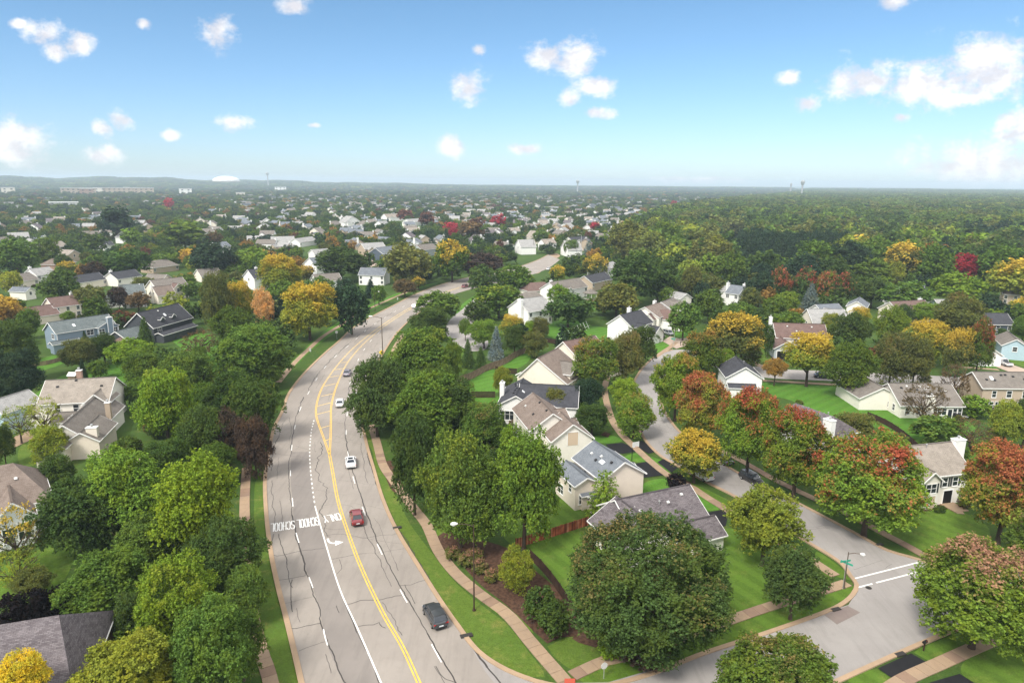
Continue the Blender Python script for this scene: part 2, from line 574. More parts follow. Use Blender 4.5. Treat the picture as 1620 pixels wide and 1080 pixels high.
def mesh_obj(name, me, parent=None, loc=(0, 0, 0), rot=(0, 0, 0), scl=(1, 1, 1)):
    o = bpy.data.objects.new(name, me)
    o.parent = parent
    o.location, o.rotation_euler, o.scale = loc, rot, scl
    return link(o)


def kids(o):
    return [c for c in bpy.data.objects if c.parent is o]


# ================================================================== curves on the ground
def smooth_line(pts, step=2.0, closed=False):
    """Catmull-Rom through the points, resampled about every step metres."""
    pts = [Vector((p[0], p[1], 0)) for p in pts]
    if len(pts) < 3:
        out = []
        n = max(1, int((pts[1] - pts[0]).length / step))
        return [pts[0].lerp(pts[1], i / n) for i in range(n + 1)]
    ext = [pts[0] * 2 - pts[1]] + pts + [pts[-1] * 2 - pts[-2]]
    out = []
    for i in range(1, len(ext) - 2):
        p0, p1, p2, p3 = ext[i - 1:i + 3]
        n = max(1, int((p2 - p1).length / step))
        # centripetal parametrisation keeps unevenly spaced points from looping
        t01, t12, t23 = [max(1e-3, (b - a).length ** 0.5) for a, b in ((p0, p1), (p1, p2), (p2, p3))]
        m1 = (p2 - p1 + ((p1 - p0) / t01 - (p2 - p0) / (t01 + t12)) * t12)
        m2 = (p2 - p1 + ((p3 - p2) / t23 - (p3 - p1) / (t12 + t23)) * t12)
        for k in range(n):
            t = k / n
            h00, h10, h01, h11 = 2 * t**3 - 3 * t**2 + 1, t**3 - 2 * t**2 + t, -2 * t**3 + 3 * t**2, t**3 - t**2
            out.append(p1 * h00 + m1 * h10 + p2 * h01 + m2 * h11)
    out.append(pts[-1])
    return out


def gpts(px, z=0.0):
    return [P(x, y, z) for x, y in px]


def resample(line, n):
    d = [0]
    for a, b in zip(line, line[1:]):
        d.append(d[-1] + (b - a).length)
    out, j = [], 0
    for i in range(n):
        s = d[-1] * i / (n - 1)
        while j < len(d) - 2 and d[j + 1] < s:
            j += 1
        t = (s - d[j]) / max(1e-6, d[j + 1] - d[j])
        out.append(line[j].lerp(line[j + 1], min(1, max(0, t))))
    return out


def length(line):
    return sum((b - a).length for a, b in zip(line, line[1:]))


def normals(line):
    out = []
    for i in range(len(line)):
        d = line[min(i + 1, len(line) - 1)] - line[max(i - 1, 0)]
        out.append(Vector((-d.y, d.x, 0)).normalized())
    return out


def offset(line, dist):
    return [p + n * dist for p, n in zip(line, normals(line))]


def sheet(name, left, right, z, mat, kind=None, parent=None, across=1):
    n = max(len(left), len(right))
    L, Rr = resample(left, n), resample(right, n)
    b = MB()
    for i in range(n - 1):
        for k in range(across):
            t0, t1 = k / across, (k + 1) / across
            q = [L[i].lerp(Rr[i], t0), L[i].lerp(Rr[i], t1), L[i + 1].lerp(Rr[i + 1], t1), L[i + 1].lerp(Rr[i + 1], t0)]
            q = [(p.x, p.y, z) for p in q]
            b.poly(q)
    return b


def fix_up(b):
    """Turn every face of a flat sheet to face upwards."""
    for i, f in enumerate(b.f):
        a, c, d = [Vector(b.v[j]) for j in f[:3]]
        if (c - a).cross(d - a).z < 0:
            b.f[i] = f[::-1]
    return b


def ribbon(b, line, width, z, off=0.0, mi=0):
    nn = normals(line)
    for i in range(len(line) - 1):
        a, c = line[i] + nn[i] * (off - width / 2), line[i] + nn[i] * (off + width / 2)
        d, e = line[i + 1] + nn[i + 1] * (off - width / 2), line[i + 1] + nn[i + 1] * (off + width / 2)
        b.poly([(a.x, a.y, z), (d.x, d.y, z), (e.x, e.y, z), (c.x, c.y, z)], None, mi)
    return b


def kerb(b, line, width, z0, z1, off=0.0):
    nn = normals(line)
    for i in range(len(line) - 1):
        a, c = line[i] + nn[i] * (off - width / 2), line[i] + nn[i] * (off + width / 2)
        d, e = line[i + 1] + nn[i + 1] * (off - width / 2), line[i + 1] + nn[i + 1] * (off + width / 2)
        b.poly([(a.x, a.y, z1), (d.x, d.y, z1), (e.x, e.y, z1), (c.x, c.y, z1)])
        b.poly([(a.x, a.y, z0), (d.x, d.y, z0), (d.x, d.y, z1), (a.x, a.y, z1)])
        b.poly([(c.x, c.y, z1), (e.x, e.y, z1), (e.x, e.y, z0), (c.x, c.y, z0)])
    for k, s in ((0, 1), (-1, -1)):
        a, c = line[k] + nn[k] * (off - width / 2), line[k] + nn[k] * (off + width / 2)
        q = [(a.x, a.y, z0), (a.x, a.y, z1), (c.x, c.y, z1), (c.x, c.y, z0)]
        b.poly(q if s > 0 else q[::-1])
    return b


def area(name, px, z, mat, curved=True, world_pts=None):
    pts = world_pts or gpts(px)
    if curved and len(pts) > 3:
        cl = smooth_line([pts[-1]] + pts + [pts[0], pts[1]], 1.2)
        # keep one full turn
        i0 = min(range(len(cl)), key=lambda i: (cl[i] - Vector((pts[0].x, pts[0].y, 0))).length)
        i1 = max(range(len(cl)), key=lambda i: -(cl[i] - Vector((pts[0].x, pts[0].y, 0))).length if i > i0 + 3 else -1e9)
        pts = cl[i0:i1]
    tris = tessellate_polygon([[Vector((p.x, p.y, 0)) for p in pts]])
    me = bpy.data.meshes.new(name)
    fs = []
    for t3 in tris:
        a, c, d = [pts[i] for i in t3]
        fs.append(tuple(t3) if (c - a).cross(d - a).z > 0 else tuple(t3[::-1]))
    me.from_pydata([(p.x, p.y, z) for p in pts], [], fs)
    me.materials.append(mat)
    o = bpy.data.objects.new(name, me)
    tag(link(o), kind='structure')
    return o


KEEP = []     # ground polygons that wild trees stay out of


def keep(pts):
    KEEP.append(np.array([(p.x, p.y) for p in pts]))


def inside(poly, x, y):
    c = np.zeros(len(x), dtype=bool)
    j = len(poly) - 1
    for i in range(len(poly)):
        xi, yi = poly[i]
        xj, yj = poly[j]
        hit = ((yi > y) != (yj > y)) & (x < (xj - xi) * (y - yi) / (yj - yi + 1e-12) + xi)
        c ^= hit
        j = i
    return c

# ================================================================== ground and roads
# one sheet of ground out to the horizon
gb = MB()
xs = [-24000, -8000, -3000, -1200, -400, 0, 400, 1200, 3000, 8000, 24000]
ys = [-120, 60, 200, 500, 1200, 3000, 8000, 24000]
for i in range(len(xs) - 1):
    for j in range(len(ys) - 1):
        gb.poly([(xs[i], ys[j], 0), (xs[i + 1], ys[j], 0), (xs[i + 1], ys[j + 1], 0), (xs[i], ys[j + 1], 0)])
tag(gb.build('ground', M['ground']), kind='structure')

# --- the curving main road
LEFT_PX = [(492, 1130), (480, 1075), (459, 988), (441, 919), (431, 870), (423, 800), (422, 753), (428, 714), (436, 676), (448, 652), (458, 624), (479, 595),
           (515, 559), (536, 541), (560, 519), (595, 498), (627, 481.5), (657, 466), (700, 450), (737, 440), (776, 433), (815, 424), (850, 412), (868, 403)]
RIGHT_PX = [(880, 1160), (783, 1082), (733, 1003), (695, 948), (664, 899), (626, 836), (605, 788), (591, 741), (579, 699), (573.5, 668), (575, 640), (580, 615), (590, 590),
            (602, 566), (634, 520), (672, 489), (712, 468), (752, 456), (800, 446), (838, 436), (866, 425), (886, 411)]
roadL = smooth_line(gpts(LEFT_PX), 1.5)
roadR = smooth_line(gpts(RIGHT_PX), 1.5)
NR = 320
RL, RRt = resample(roadL, NR), resample(roadR, NR)
road_b = sheet('main_road', RL, RRt, 0.070, None, across=2)
road = fix_up(road_b).build('main_road', M['concrete_road'])
tag(road, kind='structure')
keep([p for p in offset(roadL, 3)] + [p for p in offset(roadR, -3)][::-1])

# --- side street along the bottom and the winding residential street
RET_PX = [(733, 1003), (756, 1030), (789, 1053.5), (830, 1072), (868, 1083), (930, 1089), (990, 1078), (1039, 1063), (1113, 1034), (1211, 1002), (1304, 969)]
side_top = smooth_line(gpts([(868, 1086), (930, 1090), (990, 1078), (1039, 1063), (1113, 1034), (1211, 1002), (1304, 969)]), 1.0)
side_bot = smooth_line(gpts([(960, 1260), (1120, 1180), (1240, 1118), (1333, 1074), (1418, 1035.5), (1470, 1013)]), 1.0)
st = fix_up(sheet('s', gpts([(760, 1180), (783, 1082), (868, 1083), (990, 1078), (1113, 1034), (1211, 1002), (1304, 969), (1400, 938), (1500, 905), (1560, 886), (1640, 861), (1760, 830)]),
                  gpts([(860, 1330), (900, 1300), (1000, 1238), (1120, 1180), (1240, 1118), (1333, 1074), (1418, 1035.5), (1470, 1013), (1560, 977), (1640, 948), (1760, 903), (1860, 870)]), 0.066, None))
tag(st.build('cross_street', M['asphalt_old']), kind='structure')
area('corner_pavement', [(728, 1000), (756, 1030), (789, 1053), (830, 1071), (868, 1084), (900, 1100), (860, 1170), (775, 1085)], 0.068, M['asphalt_old'], curved=False)
RES_L = [(1340, 960), (1353, 938), (1354, 924), (1344, 910), (1330, 891), (1278, 858), (1222, 824), (1167, 788), (1120, 764), (1077, 740), (1046, 722), (1025, 702), (1012, 680), (1003, 655), (1000, 630), (1003, 605), (1018, 581), (1042, 561), (1064, 553.5), (1110, 556), (1160, 570), (1203, 581), (1300, 587), (1380, 590), (1470, 594), (1550, 599), (1640, 606), (1700, 612)]
RES_R = [(1560, 925), (1490, 905), (1455, 886), (1404, 871), (1359, 847), (1267, 798.5), (1207, 769), (1150, 738), (1105, 708), (1072, 680), (1052, 652), (1044, 630), (1045, 608), (1060, 590), (1090, 578), (1130, 581), (1180, 592), (1210, 597.5), (1300, 602), (1380, 605), (1470, 610), (1550, 616), (1640, 624), (1700, 631)]
resL, resR = smooth_line(gpts(RES_L), 1.2), smooth_line(gpts(RES_R), 1.2)
# pair the two kerbs by walking along both (they curve together)
N2 = 240
A2, B2 = resample(resL, N2), resample(resR, N2)
tag(fix_up(sheet('r', A2, B2, 0.070, None)).build('residential_street', M['asphalt_old']), kind='structure')
keep(offset(resL, 1.5) + offset(resR, -1.5)[::-1])
keep(gpts([(783, 1082), (990, 1078), (1304, 969), (1500, 905), (1760, 830), (1860, 870), (1470, 1013), (1240, 1118), (900, 1300)]))
# the cul-de-sac right of the main road and the drives of the far left
CUL = [(748, 556), (735, 551), (718, 543), (707, 530), (706, 515), (716, 502), (731, 490), (744, 478), (757, 470), (775, 462), (790, 466), (775, 476), (762, 487), (752, 500), (751, 512), (758, 524), (770, 535), (772, 546), (764, 554)]
area('court_street', CUL, 0.0745, M['asphalt_old'])
keep(gpts(CUL))
area('side_road', [(160, 424), (178, 408), (210, 400), (235, 398), (232, 404), (205, 408), (188, 418), (182, 428), (170, 434)], 0.06, M['walk'])
area('side_road', [(577, 400), (590, 412), (602, 424), (606, 436), (598, 432), (585, 422), (574, 410)], 0.06, M['drive'])
area('side_road', [(828, 432), (840, 420), (853, 410), (880, 401), (886, 405), (860, 418), (848, 433)], 0.062, M['walk'])
area('side_road', [(1195, 572), (1205, 577), (1215, 578), (1245, 581), (1245, 584), (1200, 581)], 0.06, M['walk'])
area('field_track', [(1195, 420), (1210, 416), (1250, 419), (1282, 422), (1280, 425), (1240, 424), (1205, 425)], 0.06, M['walk_dirty'])
area('meadow', [(1138, 398), (1152, 382), (1180, 374), (1186, 384), (1172, 402), (1150, 408)], 0.0575, M['lawn'])
area('meadow', [(1185, 424), (1225, 414), (1290, 420), (1285, 430), (1220, 432)], 0.0585, M['verge'])
keep(gpts([(1138, 400), (1152, 380), (1184, 372), (1190, 384), (1174, 405), (1150, 412)]))
keep(gpts([(1185, 426), (1225, 412), (1290, 418), (1285, 434), (1220, 436)]))

# --- kerbs
kb = MB()
kerb(kb, roadL, 0.60, 0.0, 0.17, off=0.25)
kb.build_obj = tag(kb.build('kerb', M['curb']), kind='structure')
for line in (smooth_line(gpts([(712, 468), (672, 489), (634, 520), (602, 566), (590, 590), (580, 615), (575, 640), (573.5, 668), (579, 699), (591, 741), (605, 788), (626, 836), (664, 899), (695, 948), (722, 987)] + RET_PX[1:] + [(1330, 957), (1349, 941), (1355, 925), (1345, 911), (1330, 891), (1278, 858), (1222, 824), (1167, 788), (1120, 764), (1077, 740), (1046, 722), (1025, 702), (1012, 680), (1003, 655), (1000, 630), (1003, 605), (1018, 581), (1042, 561), (1064, 553.5)]), 1.0),
             smooth_line(gpts([(1640, 862), (1570, 886), (1520, 899), (1488, 900), (1455, 886), (1404, 871), (1359, 847), (1267, 798.5), (1207, 769), (1150, 738), (1105, 708), (1072, 680), (1052, 652), (1044, 630), (1045, 608)]), 1.0),
             smooth_line(gpts([(1240, 1118), (1333, 1074), (1418, 1035.5), (1470, 1013), (1560, 977), (1640, 948), (1760, 903)]), 1.0)):
    k = MB()
    kerb(k, line, 0.55, 0.0, 0.17, off=0.0)
    tag(k.build('kerb', M['curb']), kind='structure')

ld = fix_up(sheet('l', smooth_line(gpts([(548, 1092), (516.7, 1016), (507, 972), (495, 930), (483, 897), (474, 862), (467, 836), (462.5, 788), (459.6, 753), (461, 715)]), .8),
                  smooth_line(gpts([(606, 1092), (566, 997), (538, 935.5), (516, 866), (500, 810), (495, 785), (490, 740), (489, 715)]), .8), 0.0725, None))
tag(ld.build('worn_lane', M['lane']), kind='structure')
# --- painted lines (road paint is a thin sheet above the slab)
paint_w, paint_y, paint_f = MB(), MB(), MB()


def dash(b, px, width, on, off, z=0.080, start=0.0, step=0.6):
    line = smooth_line(gpts(px), step)
    s = start
    cur = []
    d = 0.0
    phase_on = True
    acc = start
    seg = []
    for a, c in zip(line, line[1:]):
        d += (c - a).length
        pos = (d + start) % (on + off)
        if pos < on:
            if not seg:
                seg = [a]
            seg.append(c)
        elif seg:
            if len(seg) > 1:
                ribbon(b, seg, width, z)
            seg = []
    if len(seg) > 1:
        ribbon(b, seg, width, z)


YEL = [(668, 1092), (636, 1022), (608, 974), (572, 899), (550, 841), (535, 793), (526, 745), (521.5, 720)]
yl = smooth_line(gpts(YEL), 0.8)
for s in (-0.17, 0.17):
    ribbon(paint_y, yl, 0.15, 0.080, s)
LB = [(521.5, 720), (511, 690), (503, 668), (500, 655), (501, 640), (508, 617), (519, 598), (537, 574), (556, 553.5), (575, 537), (597, 520), (640, 492), (690, 467), (735, 452)]
RB = [(521.5, 720), (523, 690), (523.5, 665), (524, 644), (530, 618), (539, 595), (549, 575), (566, 553.7), (583, 537), (603, 520), (645, 492), (694, 467), (738, 452)]
ll, rl = smooth_line(gpts(LB), 0.8), smooth_line(gpts(RB), 0.8)
for s in (-0.13, 0.13):
    ribbon(paint_y, ll[:60], 0.12, 0.080, s)
    ribbon(paint_f, ll[59:], 0.12, 0.080, s)
    ribbon(paint_y, rl[:60], 0.12, 0.080, s)
    ribbon(paint_f, rl[59:], 0.12, 0.080, s)
for (x0, y0, x1, y1) in [(500, 656, 523.5, 650), (501, 643, 523.5, 637), (508, 627, 527, 623), (513, 611, 531, 607), (521, 597, 537, 594), (530, 585, 543, 583), (540, 574, 550, 572.5), (506, 678, 523, 673), (513, 698, 523, 694)]:
    ribbon(paint_f, [P(x0, y0), P(x1, y1)], 0.28, 0.0815)
dash(paint_w, [(548, 1092), (516.7, 1016), (507, 972), (495, 930), (483, 897), (474, 862), (467, 836), (462.5, 788), (459.6, 753), (461, 715), (464, 692), (469, 665), (476, 645), (484, 629), (511, 585), (533, 562), (556, 543), (582, 520), (640, 484)], 0.14, 3.0, 9.0, start=4)
ribbon(paint_w, smooth_line(gpts([(608, 1092), (567, 997), (539, 935.5), (517, 866), (501, 810), (499, 803)]), 0.8), 0.18, 0.080)
dash(paint_w, [(499, 803), (496, 785), (491, 740), (490, 715), (490.7, 701), (493, 680), (497, 664)], 0.2, 0.7, 1.1, step=0.2)
dash(paint_w, [(722, 1092), (692, 1036), (665, 988), (639, 944), (603, 874), (578, 816), (567, 782), (560, 760), (553, 730), (548, 700), (547.6, 686), (549, 657), (553, 610), (561, 582), (581, 546), (606, 520)], 0.14, 3.0, 9.0, start=7)
ribbon(paint_w, gpts([(1351.5, 915.5), (1456, 889)]), 0.24, 0.081)
ribbon(paint_w, gpts([(1355, 930), (1380, 923.5)]), 0.24, 0.081)
ribbon(paint_w, gpts([(1386, 922), (1464, 902)]), 0.24, 0.081)

# lettering: every letter is made of strokes in a 1 x 2 box
GL = {'S': [[(1, 1.7), (.8, 2), (.2, 2), (0, 1.7), (0, 1.3), (.2, 1.05), (.8, .95), (1, .7), (1, .3), (.8, 0), (.2, 0), (0, .3)]],
      'C': [[(1, 1.6), (.8, 2), (.2, 2), (0, 1.6), (0, .4), (.2, 0), (.8, 0), (1, .4)]],
      'H': [[(0, 0), (0, 2)], [(1, 0), (1, 2)], [(0, 1), (1, 1)]],
      'O': [[(.2, 0), (0, .4), (0, 1.6), (.2, 2), (.8, 2), (1, 1.6), (1, .4), (.8, 0), (.2, 0)]],
      'L': [[(0, 2), (0, 0), (1, 0)]],
      'N': [[(0, 0), (0, 2), (1, 0), (1, 2)]],
      'Y': [[(0, 2), (.5, 1), (1, 2)], [(.5, 1), (.5, 0)]]}


def lettering(b, word, org, right, upv, cw, ch, gap, stroke, z):
    """org is the lower left corner of the word for someone reading it."""
    for i, c in enumerate(word):
        o = org + right * (i * (cw + gap))
        for s in GL[c]:
            for (ax, ay), (bx, by) in zip(s, s[1:]):
                p = o + right * ax * cw + upv * ay * ch / 2
                q = o + right * bx * cw + upv * by * ch / 2
                d = (q - p).normalized()
                ribbon(b, [p - d * stroke * 0.35, q + d * stroke * 0.35], stroke, z + 0.0012 * random.random())


letters = MB()
for word, (lx, ly), (rx, ry), hm in (('SCHOOL', (465.5, 824), (428, 829), 2.5), ('SCHOOL', (503, 818), (469, 823), 2.6), ('ONLY', (536, 812), (509.5, 817), 2.2)):
    a, c = P(lx, ly), P(rx, ry)       # a: where the word starts for an oncoming driver (right in the picture)
    rt = (c - a)
    n = len(word)
    g_ = 0.035 * rt.length
    cw = (rt.length - g_ * (n - 1)) / n
    rt.normalize()
    upv = Vector((-rt.y, rt.x, 0)).normalized()
    if upv.y > 0:
        upv = -upv
    lettering(letters, word, a, rt, upv, cw * 0.86, hm, g_ + cw * 0.14, 0.15, 0.083)
tag(fix_up(letters).build('road_lettering', M['white_mark']), kind='structure')
arrow = MB()
ribbon(arrow, smooth_line(gpts([(518.5, 852), (520, 856.5), (525, 859.5), (532, 859)]), 0.2), 0.30, 0.082)
arrow.poly([tuple(P(530.5, 862.5, .0835)), tuple(P(530.5, 854.5, .0835)), tuple(P(543.5, 856.8, .0835))])
tag(fix_up(arrow).build('turn_arrow_marking', M['white_mark']), kind='structure')
tag(fix_up(paint_w).build('white_lane_marking', M['white_mark']), kind='structure')
tag(fix_up(paint_y).build('yellow_centre_marking', M['yellow_mark']), kind='structure')
tag(fix_up(paint_f).build('worn_hatched_marking', M['yellow_faded']), kind='structure')

# --- sealed cracks: long joints that follow the lanes, and cross cracks between them
crk = MB()


def wob(line, amp, seed, freq=0.35):
    nn = normals(line)
    out, s = [], 0
    for i, p in enumerate(line):
        if i:
            s += (line[i] - line[i - 1]).length
        a = mnoise.noise(Vector((s * freq, seed * 7.3, 0))) * amp + mnoise.noise(Vector((s * freq * 4, seed * 3.1, 5))) * amp * 0.5
        out.append(p + nn[i] * a)
    return out


def crack(px, wdt=0.09, amp=0.25, seed=0, skip=0.0):
    line = wob(smooth_line(gpts(px), 0.5), amp, seed)
    rr = random.Random(seed * 13 + 5)
    i = 0
    while i < len(line) - 1:
        n = rr.randint(6, 26)
        if rr.random() >= skip:
            ribbon(crk, line[i:i + n + 1], wdt * rr.uniform(0.6, 1.7), 0.0759)
        i += n


crack([(556, 1092), (541, 1068), (527, 1034), (513, 1000), (505, 965), (492, 930), (478, 880), (466, 836), (460, 788), (457, 753), (460, 715), (463, 690), (470, 655)], 0.12, 0.25, 1)
crack([(470, 655), (484, 622), (505, 590), (533, 560), (575, 525), (620, 495)], 0.16, 0.45, 2, 0.15)
crack([(728, 1092), (705, 1052), (687, 1022), (660, 973), (633, 927), (610, 884), (590, 838), (570, 782), (552, 722), (546, 680), (548, 650), (553, 610)], 0.11, 0.2, 3)
crack([(800, 1092), (770, 1056), (750, 1024), (731, 1000), (700, 950), (672, 905), (640, 852), (622, 822), (600, 776), (584, 727), (577, 690), (575, 665)], 0.13, 0.3, 4)
crack([(605, 1092), (585, 1040), (567, 1005), (545, 950)], 0.09, 0.1, 5)
crack([(462, 917), (461, 940), (463, 968)], 0.09, 0.2, 6)
crack([(440, 845), (451, 880), (458, 916), (462, 930)], 0.08, 0.3, 7)
crack([(481, 1092), (474, 1060), (472, 1032)], 0.08, 0.15, 8)
crack([(432, 845), (434, 878), (475, 872), (512, 867)], 0.06, 0.3, 9)
crack([(440, 918), (470, 913), (484, 911)], 0.06, 0.3, 10)
crack([(452, 962), (458, 994), (508, 986)], 0.07, 0.2, 11)
crack([(472, 1030), (492, 1022), (517, 1015)], 0.07, 0.2, 12)
crack([(450, 955), (475, 949), (493, 945)], 0.06, 0.3, 13)
crack([(549, 958), (570, 950), (590, 949), (625, 944), (636, 943)], 0.07, 0.5, 14)
crack([(565, 991), (590, 988), (600, 982), (607, 990), (612, 992)], 0.07, 0.4, 15)
crack([(604, 953), (614, 965), (622, 985), (634, 1006)], 0.07, 0.5, 16)
crack([(633, 926), (650, 925), (660, 921), (672, 918)], 0.06, 0.3, 17)
crack([(524, 885), (550, 880), (575, 876), (610, 873), (640, 868)], 0.05, 0.3, 18)
crack([(515, 848), (540, 845), (580, 850), (620, 845), (640, 842)], 0.045, 0.4, 19)
crack([(508, 835), (530, 838), (548, 836)], 0.05, 0.3, 20)
crack([(505, 800), (520, 797), (545, 799), (563, 805)], 0.05, 0.5, 21)
crack([(504, 700), (506, 725), (503, 745), (510, 765), (513, 787), (507, 800), (510, 830), (523, 850)], 0.08, 0.9, 22)
crack([(537, 885), (541, 900), (533, 908)], 0.05, 0.2, 23)
crack([(573, 832), (590, 865), (606, 900), (619, 928)], 0.06, 0.3, 24)
crack([(594, 819), (606, 850), (622, 882), (630, 903)], 0.05, 0.3, 25)
crack([(640, 925), (652, 945), (657, 955)], 0.05, 0.2, 26)
crack([(430, 760), (432, 800), (437, 835)], 0.05, 0.3, 27)
crack([(720, 1080), (700, 1072), (688, 1054)], 0.05, 0.2, 28)
crack([(470, 962), (474, 985)], 0.05, 0.2, 29)
crack([(532, 958), (536, 970)], 0.05, 0.2, 30)
crack([(515, 1035), (524, 1065)], 0.05, 0.2, 31)
crack([(687, 1054), (700, 1075), (712, 1092)], 0.06, 0.2, 32)
crack([(457, 660), (461, 680), (458, 700)], 0.07, 0.3, 33)
crack([(450, 665), (441, 690), (433, 712), (430, 745)], 0.10, 0.35, 34)
crack([(571, 700), (575, 735), (583, 765)], 0.06, 0.3, 35)
rr = random.Random(77)
for k in range(46):      # faint cross joints of the older slabs
    i = int(rr.uniform(20, 230))
    t0 = rr.choice([0.02, 0.25, 0.5, 0.62, 0.75])
    t1 = min(0.98, t0 + rr.choice([0.22, 0.25, 0.45]))
    a, c = RL[i].lerp(RRt[i], t0), RL[i].lerp(RRt[i], t1)
    sh = (RL[i + 1] - RL[i]) * rr.uniform(-0.6, 0.6)
    ribbon(crk, wob(smooth_line([a, (a + c) / 2 + sh * .5, c + sh], 0.5), 0.25, k + 50, 0.6), rr.uniform(0.025, 0.05), 0.0755)
for k in range(26):      # short lengthwise cracks
    i = int(rr.uniform(25, 210))
    t0 = rr.uniform(0.04, 0.96)
    n = rr.randint(2, 9)
    ribbon(crk, wob([RL[j].lerp(RRt[j], t0) for j in range(i, i + n + 1)], 0.25, k + 90, 0.5), rr.uniform(0.03, 0.06), 0.0757)
tag(fix_up(crk).build('sealed_cracks', M['tar']), kind='structure')
scr = MB()
for k in range(30):      # cracks of the residential streets
    i = int(rr.uniform(5, 150))
    t0, t1 = rr.uniform(0.05, 0.5), rr.uniform(0.5, 0.95)
    ribbon(scr, wob(smooth_line([A2[i].lerp(B2[i], t0), A2[i + 1].lerp(B2[i + 1], t1)], 0.5), 0.4, k + 150, 0.4), 0.03, 0.0761)
tag(fix_up(scr).build('street_cracks', M['tar']), kind='structure')
area('asphalt_patch', [(1304, 973), (1341, 958.5), (1361, 969), (1324, 988)], 0.0785, M['patch'], curved=False)

# --- sidewalks of separate slabs near the camera, plain ribbons farther off
WALKS = []


def sidewalk(px, width=1.5, slab=1.5, near=125, mat='walk', dirty=0.0, name='sidewalk'):
    line = smooth_line(gpts(px), 0.5)
    WALKS.append(line)
    root = empty(name, line[0])
    tag(root, kind='structure')
    base = MB()
    ribbon(base, line, width + 0.02, 0.062)
    b = fix_up(base)
    b.v = [(x - root.location.x, y - root.location.y, z) for x, y, z in b.v]
    b.build('joint_bed', M['mulch'], root)
    n = max(1, int(length(line) / slab))
    pts = resample(line, n + 1)
    nn = normals(pts)
    far = MB()
    for i in range(n):
        a, c = pts[i], pts[i + 1]
        d = (c - a)
        g = d.normalized() * 0.02
        q = [a + g - nn[i] * width / 2, c - g - nn[i + 1] * width / 2, c - g + nn[i + 1] * width / 2, a + g + nn[i] * width / 2]
        z = 0.100 + random.uniform(-0.006, 0.006)
        ctr = (a + c) / 2
        isnear = ctr.length < near
        bb = MB() if isnear else far
        o = ctr if isnear else Vector(root.location)
        top = [Vector((p.x - o.x, p.y - o.y, z)) for p in q]
        bot = [Vector((p.x, p.y, 0.0)) for p in top]
        if (top[1] - top[0]).cross(top[2] - top[0]).z < 0:
            top.reverse()
            bot.reverse()
        bb.poly(top)
        for k in range(4):
            bb.poly([bot[k], bot[(k + 1) % 4], top[(k + 1) % 4], top[k]])
        if isnear:
            mt = 'walk_dirty' if random.random() < dirty else mat
            s = bb.build('slab', M[mt], root)
            s.location = Vector((ctr.x - root.location.x, ctr.y - root.location.y, 0))
    if far.v:
        far.build('far_slabs', M[mat], root)
    return line


sidewalk([(640, 527), (626, 548), (618, 572), (612, 592)], near=0)
sidewalk([(588, 672), (596, 700), (607, 738), (622, 760), (640, 785), (655, 805), (674, 829), (694, 872), (722, 908), (761, 941), (803, 972), (840, 1016), (866, 1046), (893, 1077), (905, 1092)], 1.6, dirty=0.2)
sidewalk([(905, 1069), (930, 1057), (958, 1045), (1000, 1036), (1030, 1027), (1090, 1003), (1154, 981), (1222, 958), (1318, 929), (1340, 922)], 1.5, dirty=0.35)
sidewalk([(1322, 911), (1300, 897), (1285, 887), (1240, 862), (1195, 835), (1154, 809), (1111, 782), (1095, 771), (1075, 762), (1054, 750), (1030, 731), (1010, 713), (996, 700), (984, 688), (970, 668), (962, 645), (957, 620), (960, 600), (975, 575)], 1.5, dirty=0.1)
sidewalk([(1485, 893), (1470, 884), (1440, 866), (1396, 843), (1345, 815), (1293, 791), (1230, 761), (1180, 733), (1140, 712)], 1.4, dirty=0.6)
sidewalk([(1400, 1094), (1430, 1075), (1490, 1048), (1560, 1017), (1620, 994), (1700, 962)], 1.6, dirty=0.1)
sidewalk([(433, 1100), (424, 1062), (415, 1037), (408, 1010), (400, 979), (395, 940), (390, 880), (387, 800), (390, 740)], 1.5, dirty=0.15)
sidewalk([(440, 605), (467, 573), (490, 551), (510, 533), (545, 511), (575, 493), (618, 473), (660, 456)], near=0)
sidewalk([(1207, 602), (1260, 605), (1330, 609), (1400, 611)], near=0)
sidewalk([(1500, 579), (1540, 582), (1580, 585)], near=0)
sidewalk([(1037, 565), (1050, 556), (1062, 548), (1070, 541)], near=0)
sidewalk([(1520, 813), (1508, 800), (1497, 791)], 1.1, dirty=0)      # path to the white house's door

# --- drives
def slab_area(name, px, mat, z=0.085, curved=False):
    o = area(name, px, z, mat, curved)
    keep(gpts(px))
    return o


slab_area('driveway', [(958, 703), (985, 700.5), (997, 706), (1008, 714), (985, 718), (968, 716)], M['sealer'])
slab_area('driveway', [(1005, 700), (1016, 697), (1040, 714), (1026, 718), (1014, 711)], M['sealer'])
slab_area('driveway', [(1004, 734), (1028, 729.5), (1045, 744), (1049, 752), (1018, 756), (1000, 752)], M['sealer'])
slab_area('driveway', [(1040, 731), (1052, 725), (1072, 740), (1062, 748)], M['sealer'])
slab_area('driveway', [(1113, 812), (1146, 806), (1152, 815), (1148, 832), (1127, 838), (1116, 836)], M['sealer'])
slab_area('driveway', [(1155, 801), (1163, 796), (1180, 806), (1170, 812)], M['sealer'])
slab_area('driveway', [(1389, 1057), (1441, 1033.5), (1470, 1050), (1418, 1078)], M['sealer'])
slab_area('driveway', [(1470, 1080), (1518, 1066), (1560, 1092), (1520, 1110)], M['sealer'])
slab_area('driveway', [(1060, 532), (1075, 536), (1092, 534), (1105, 530), (1108, 536), (1090, 545), (1070, 552), (1048, 540)], M['drive'])
slab_area('driveway', [(1553, 568), (1574, 565), (1595, 575), (1640, 590), (1640, 604), (1600, 590), (1575, 580)], M['drive'])
slab_area('driveway', [(0, 705), (25, 690), (45, 682), (58, 692), (30, 705), (0, 720)], M['walk'])
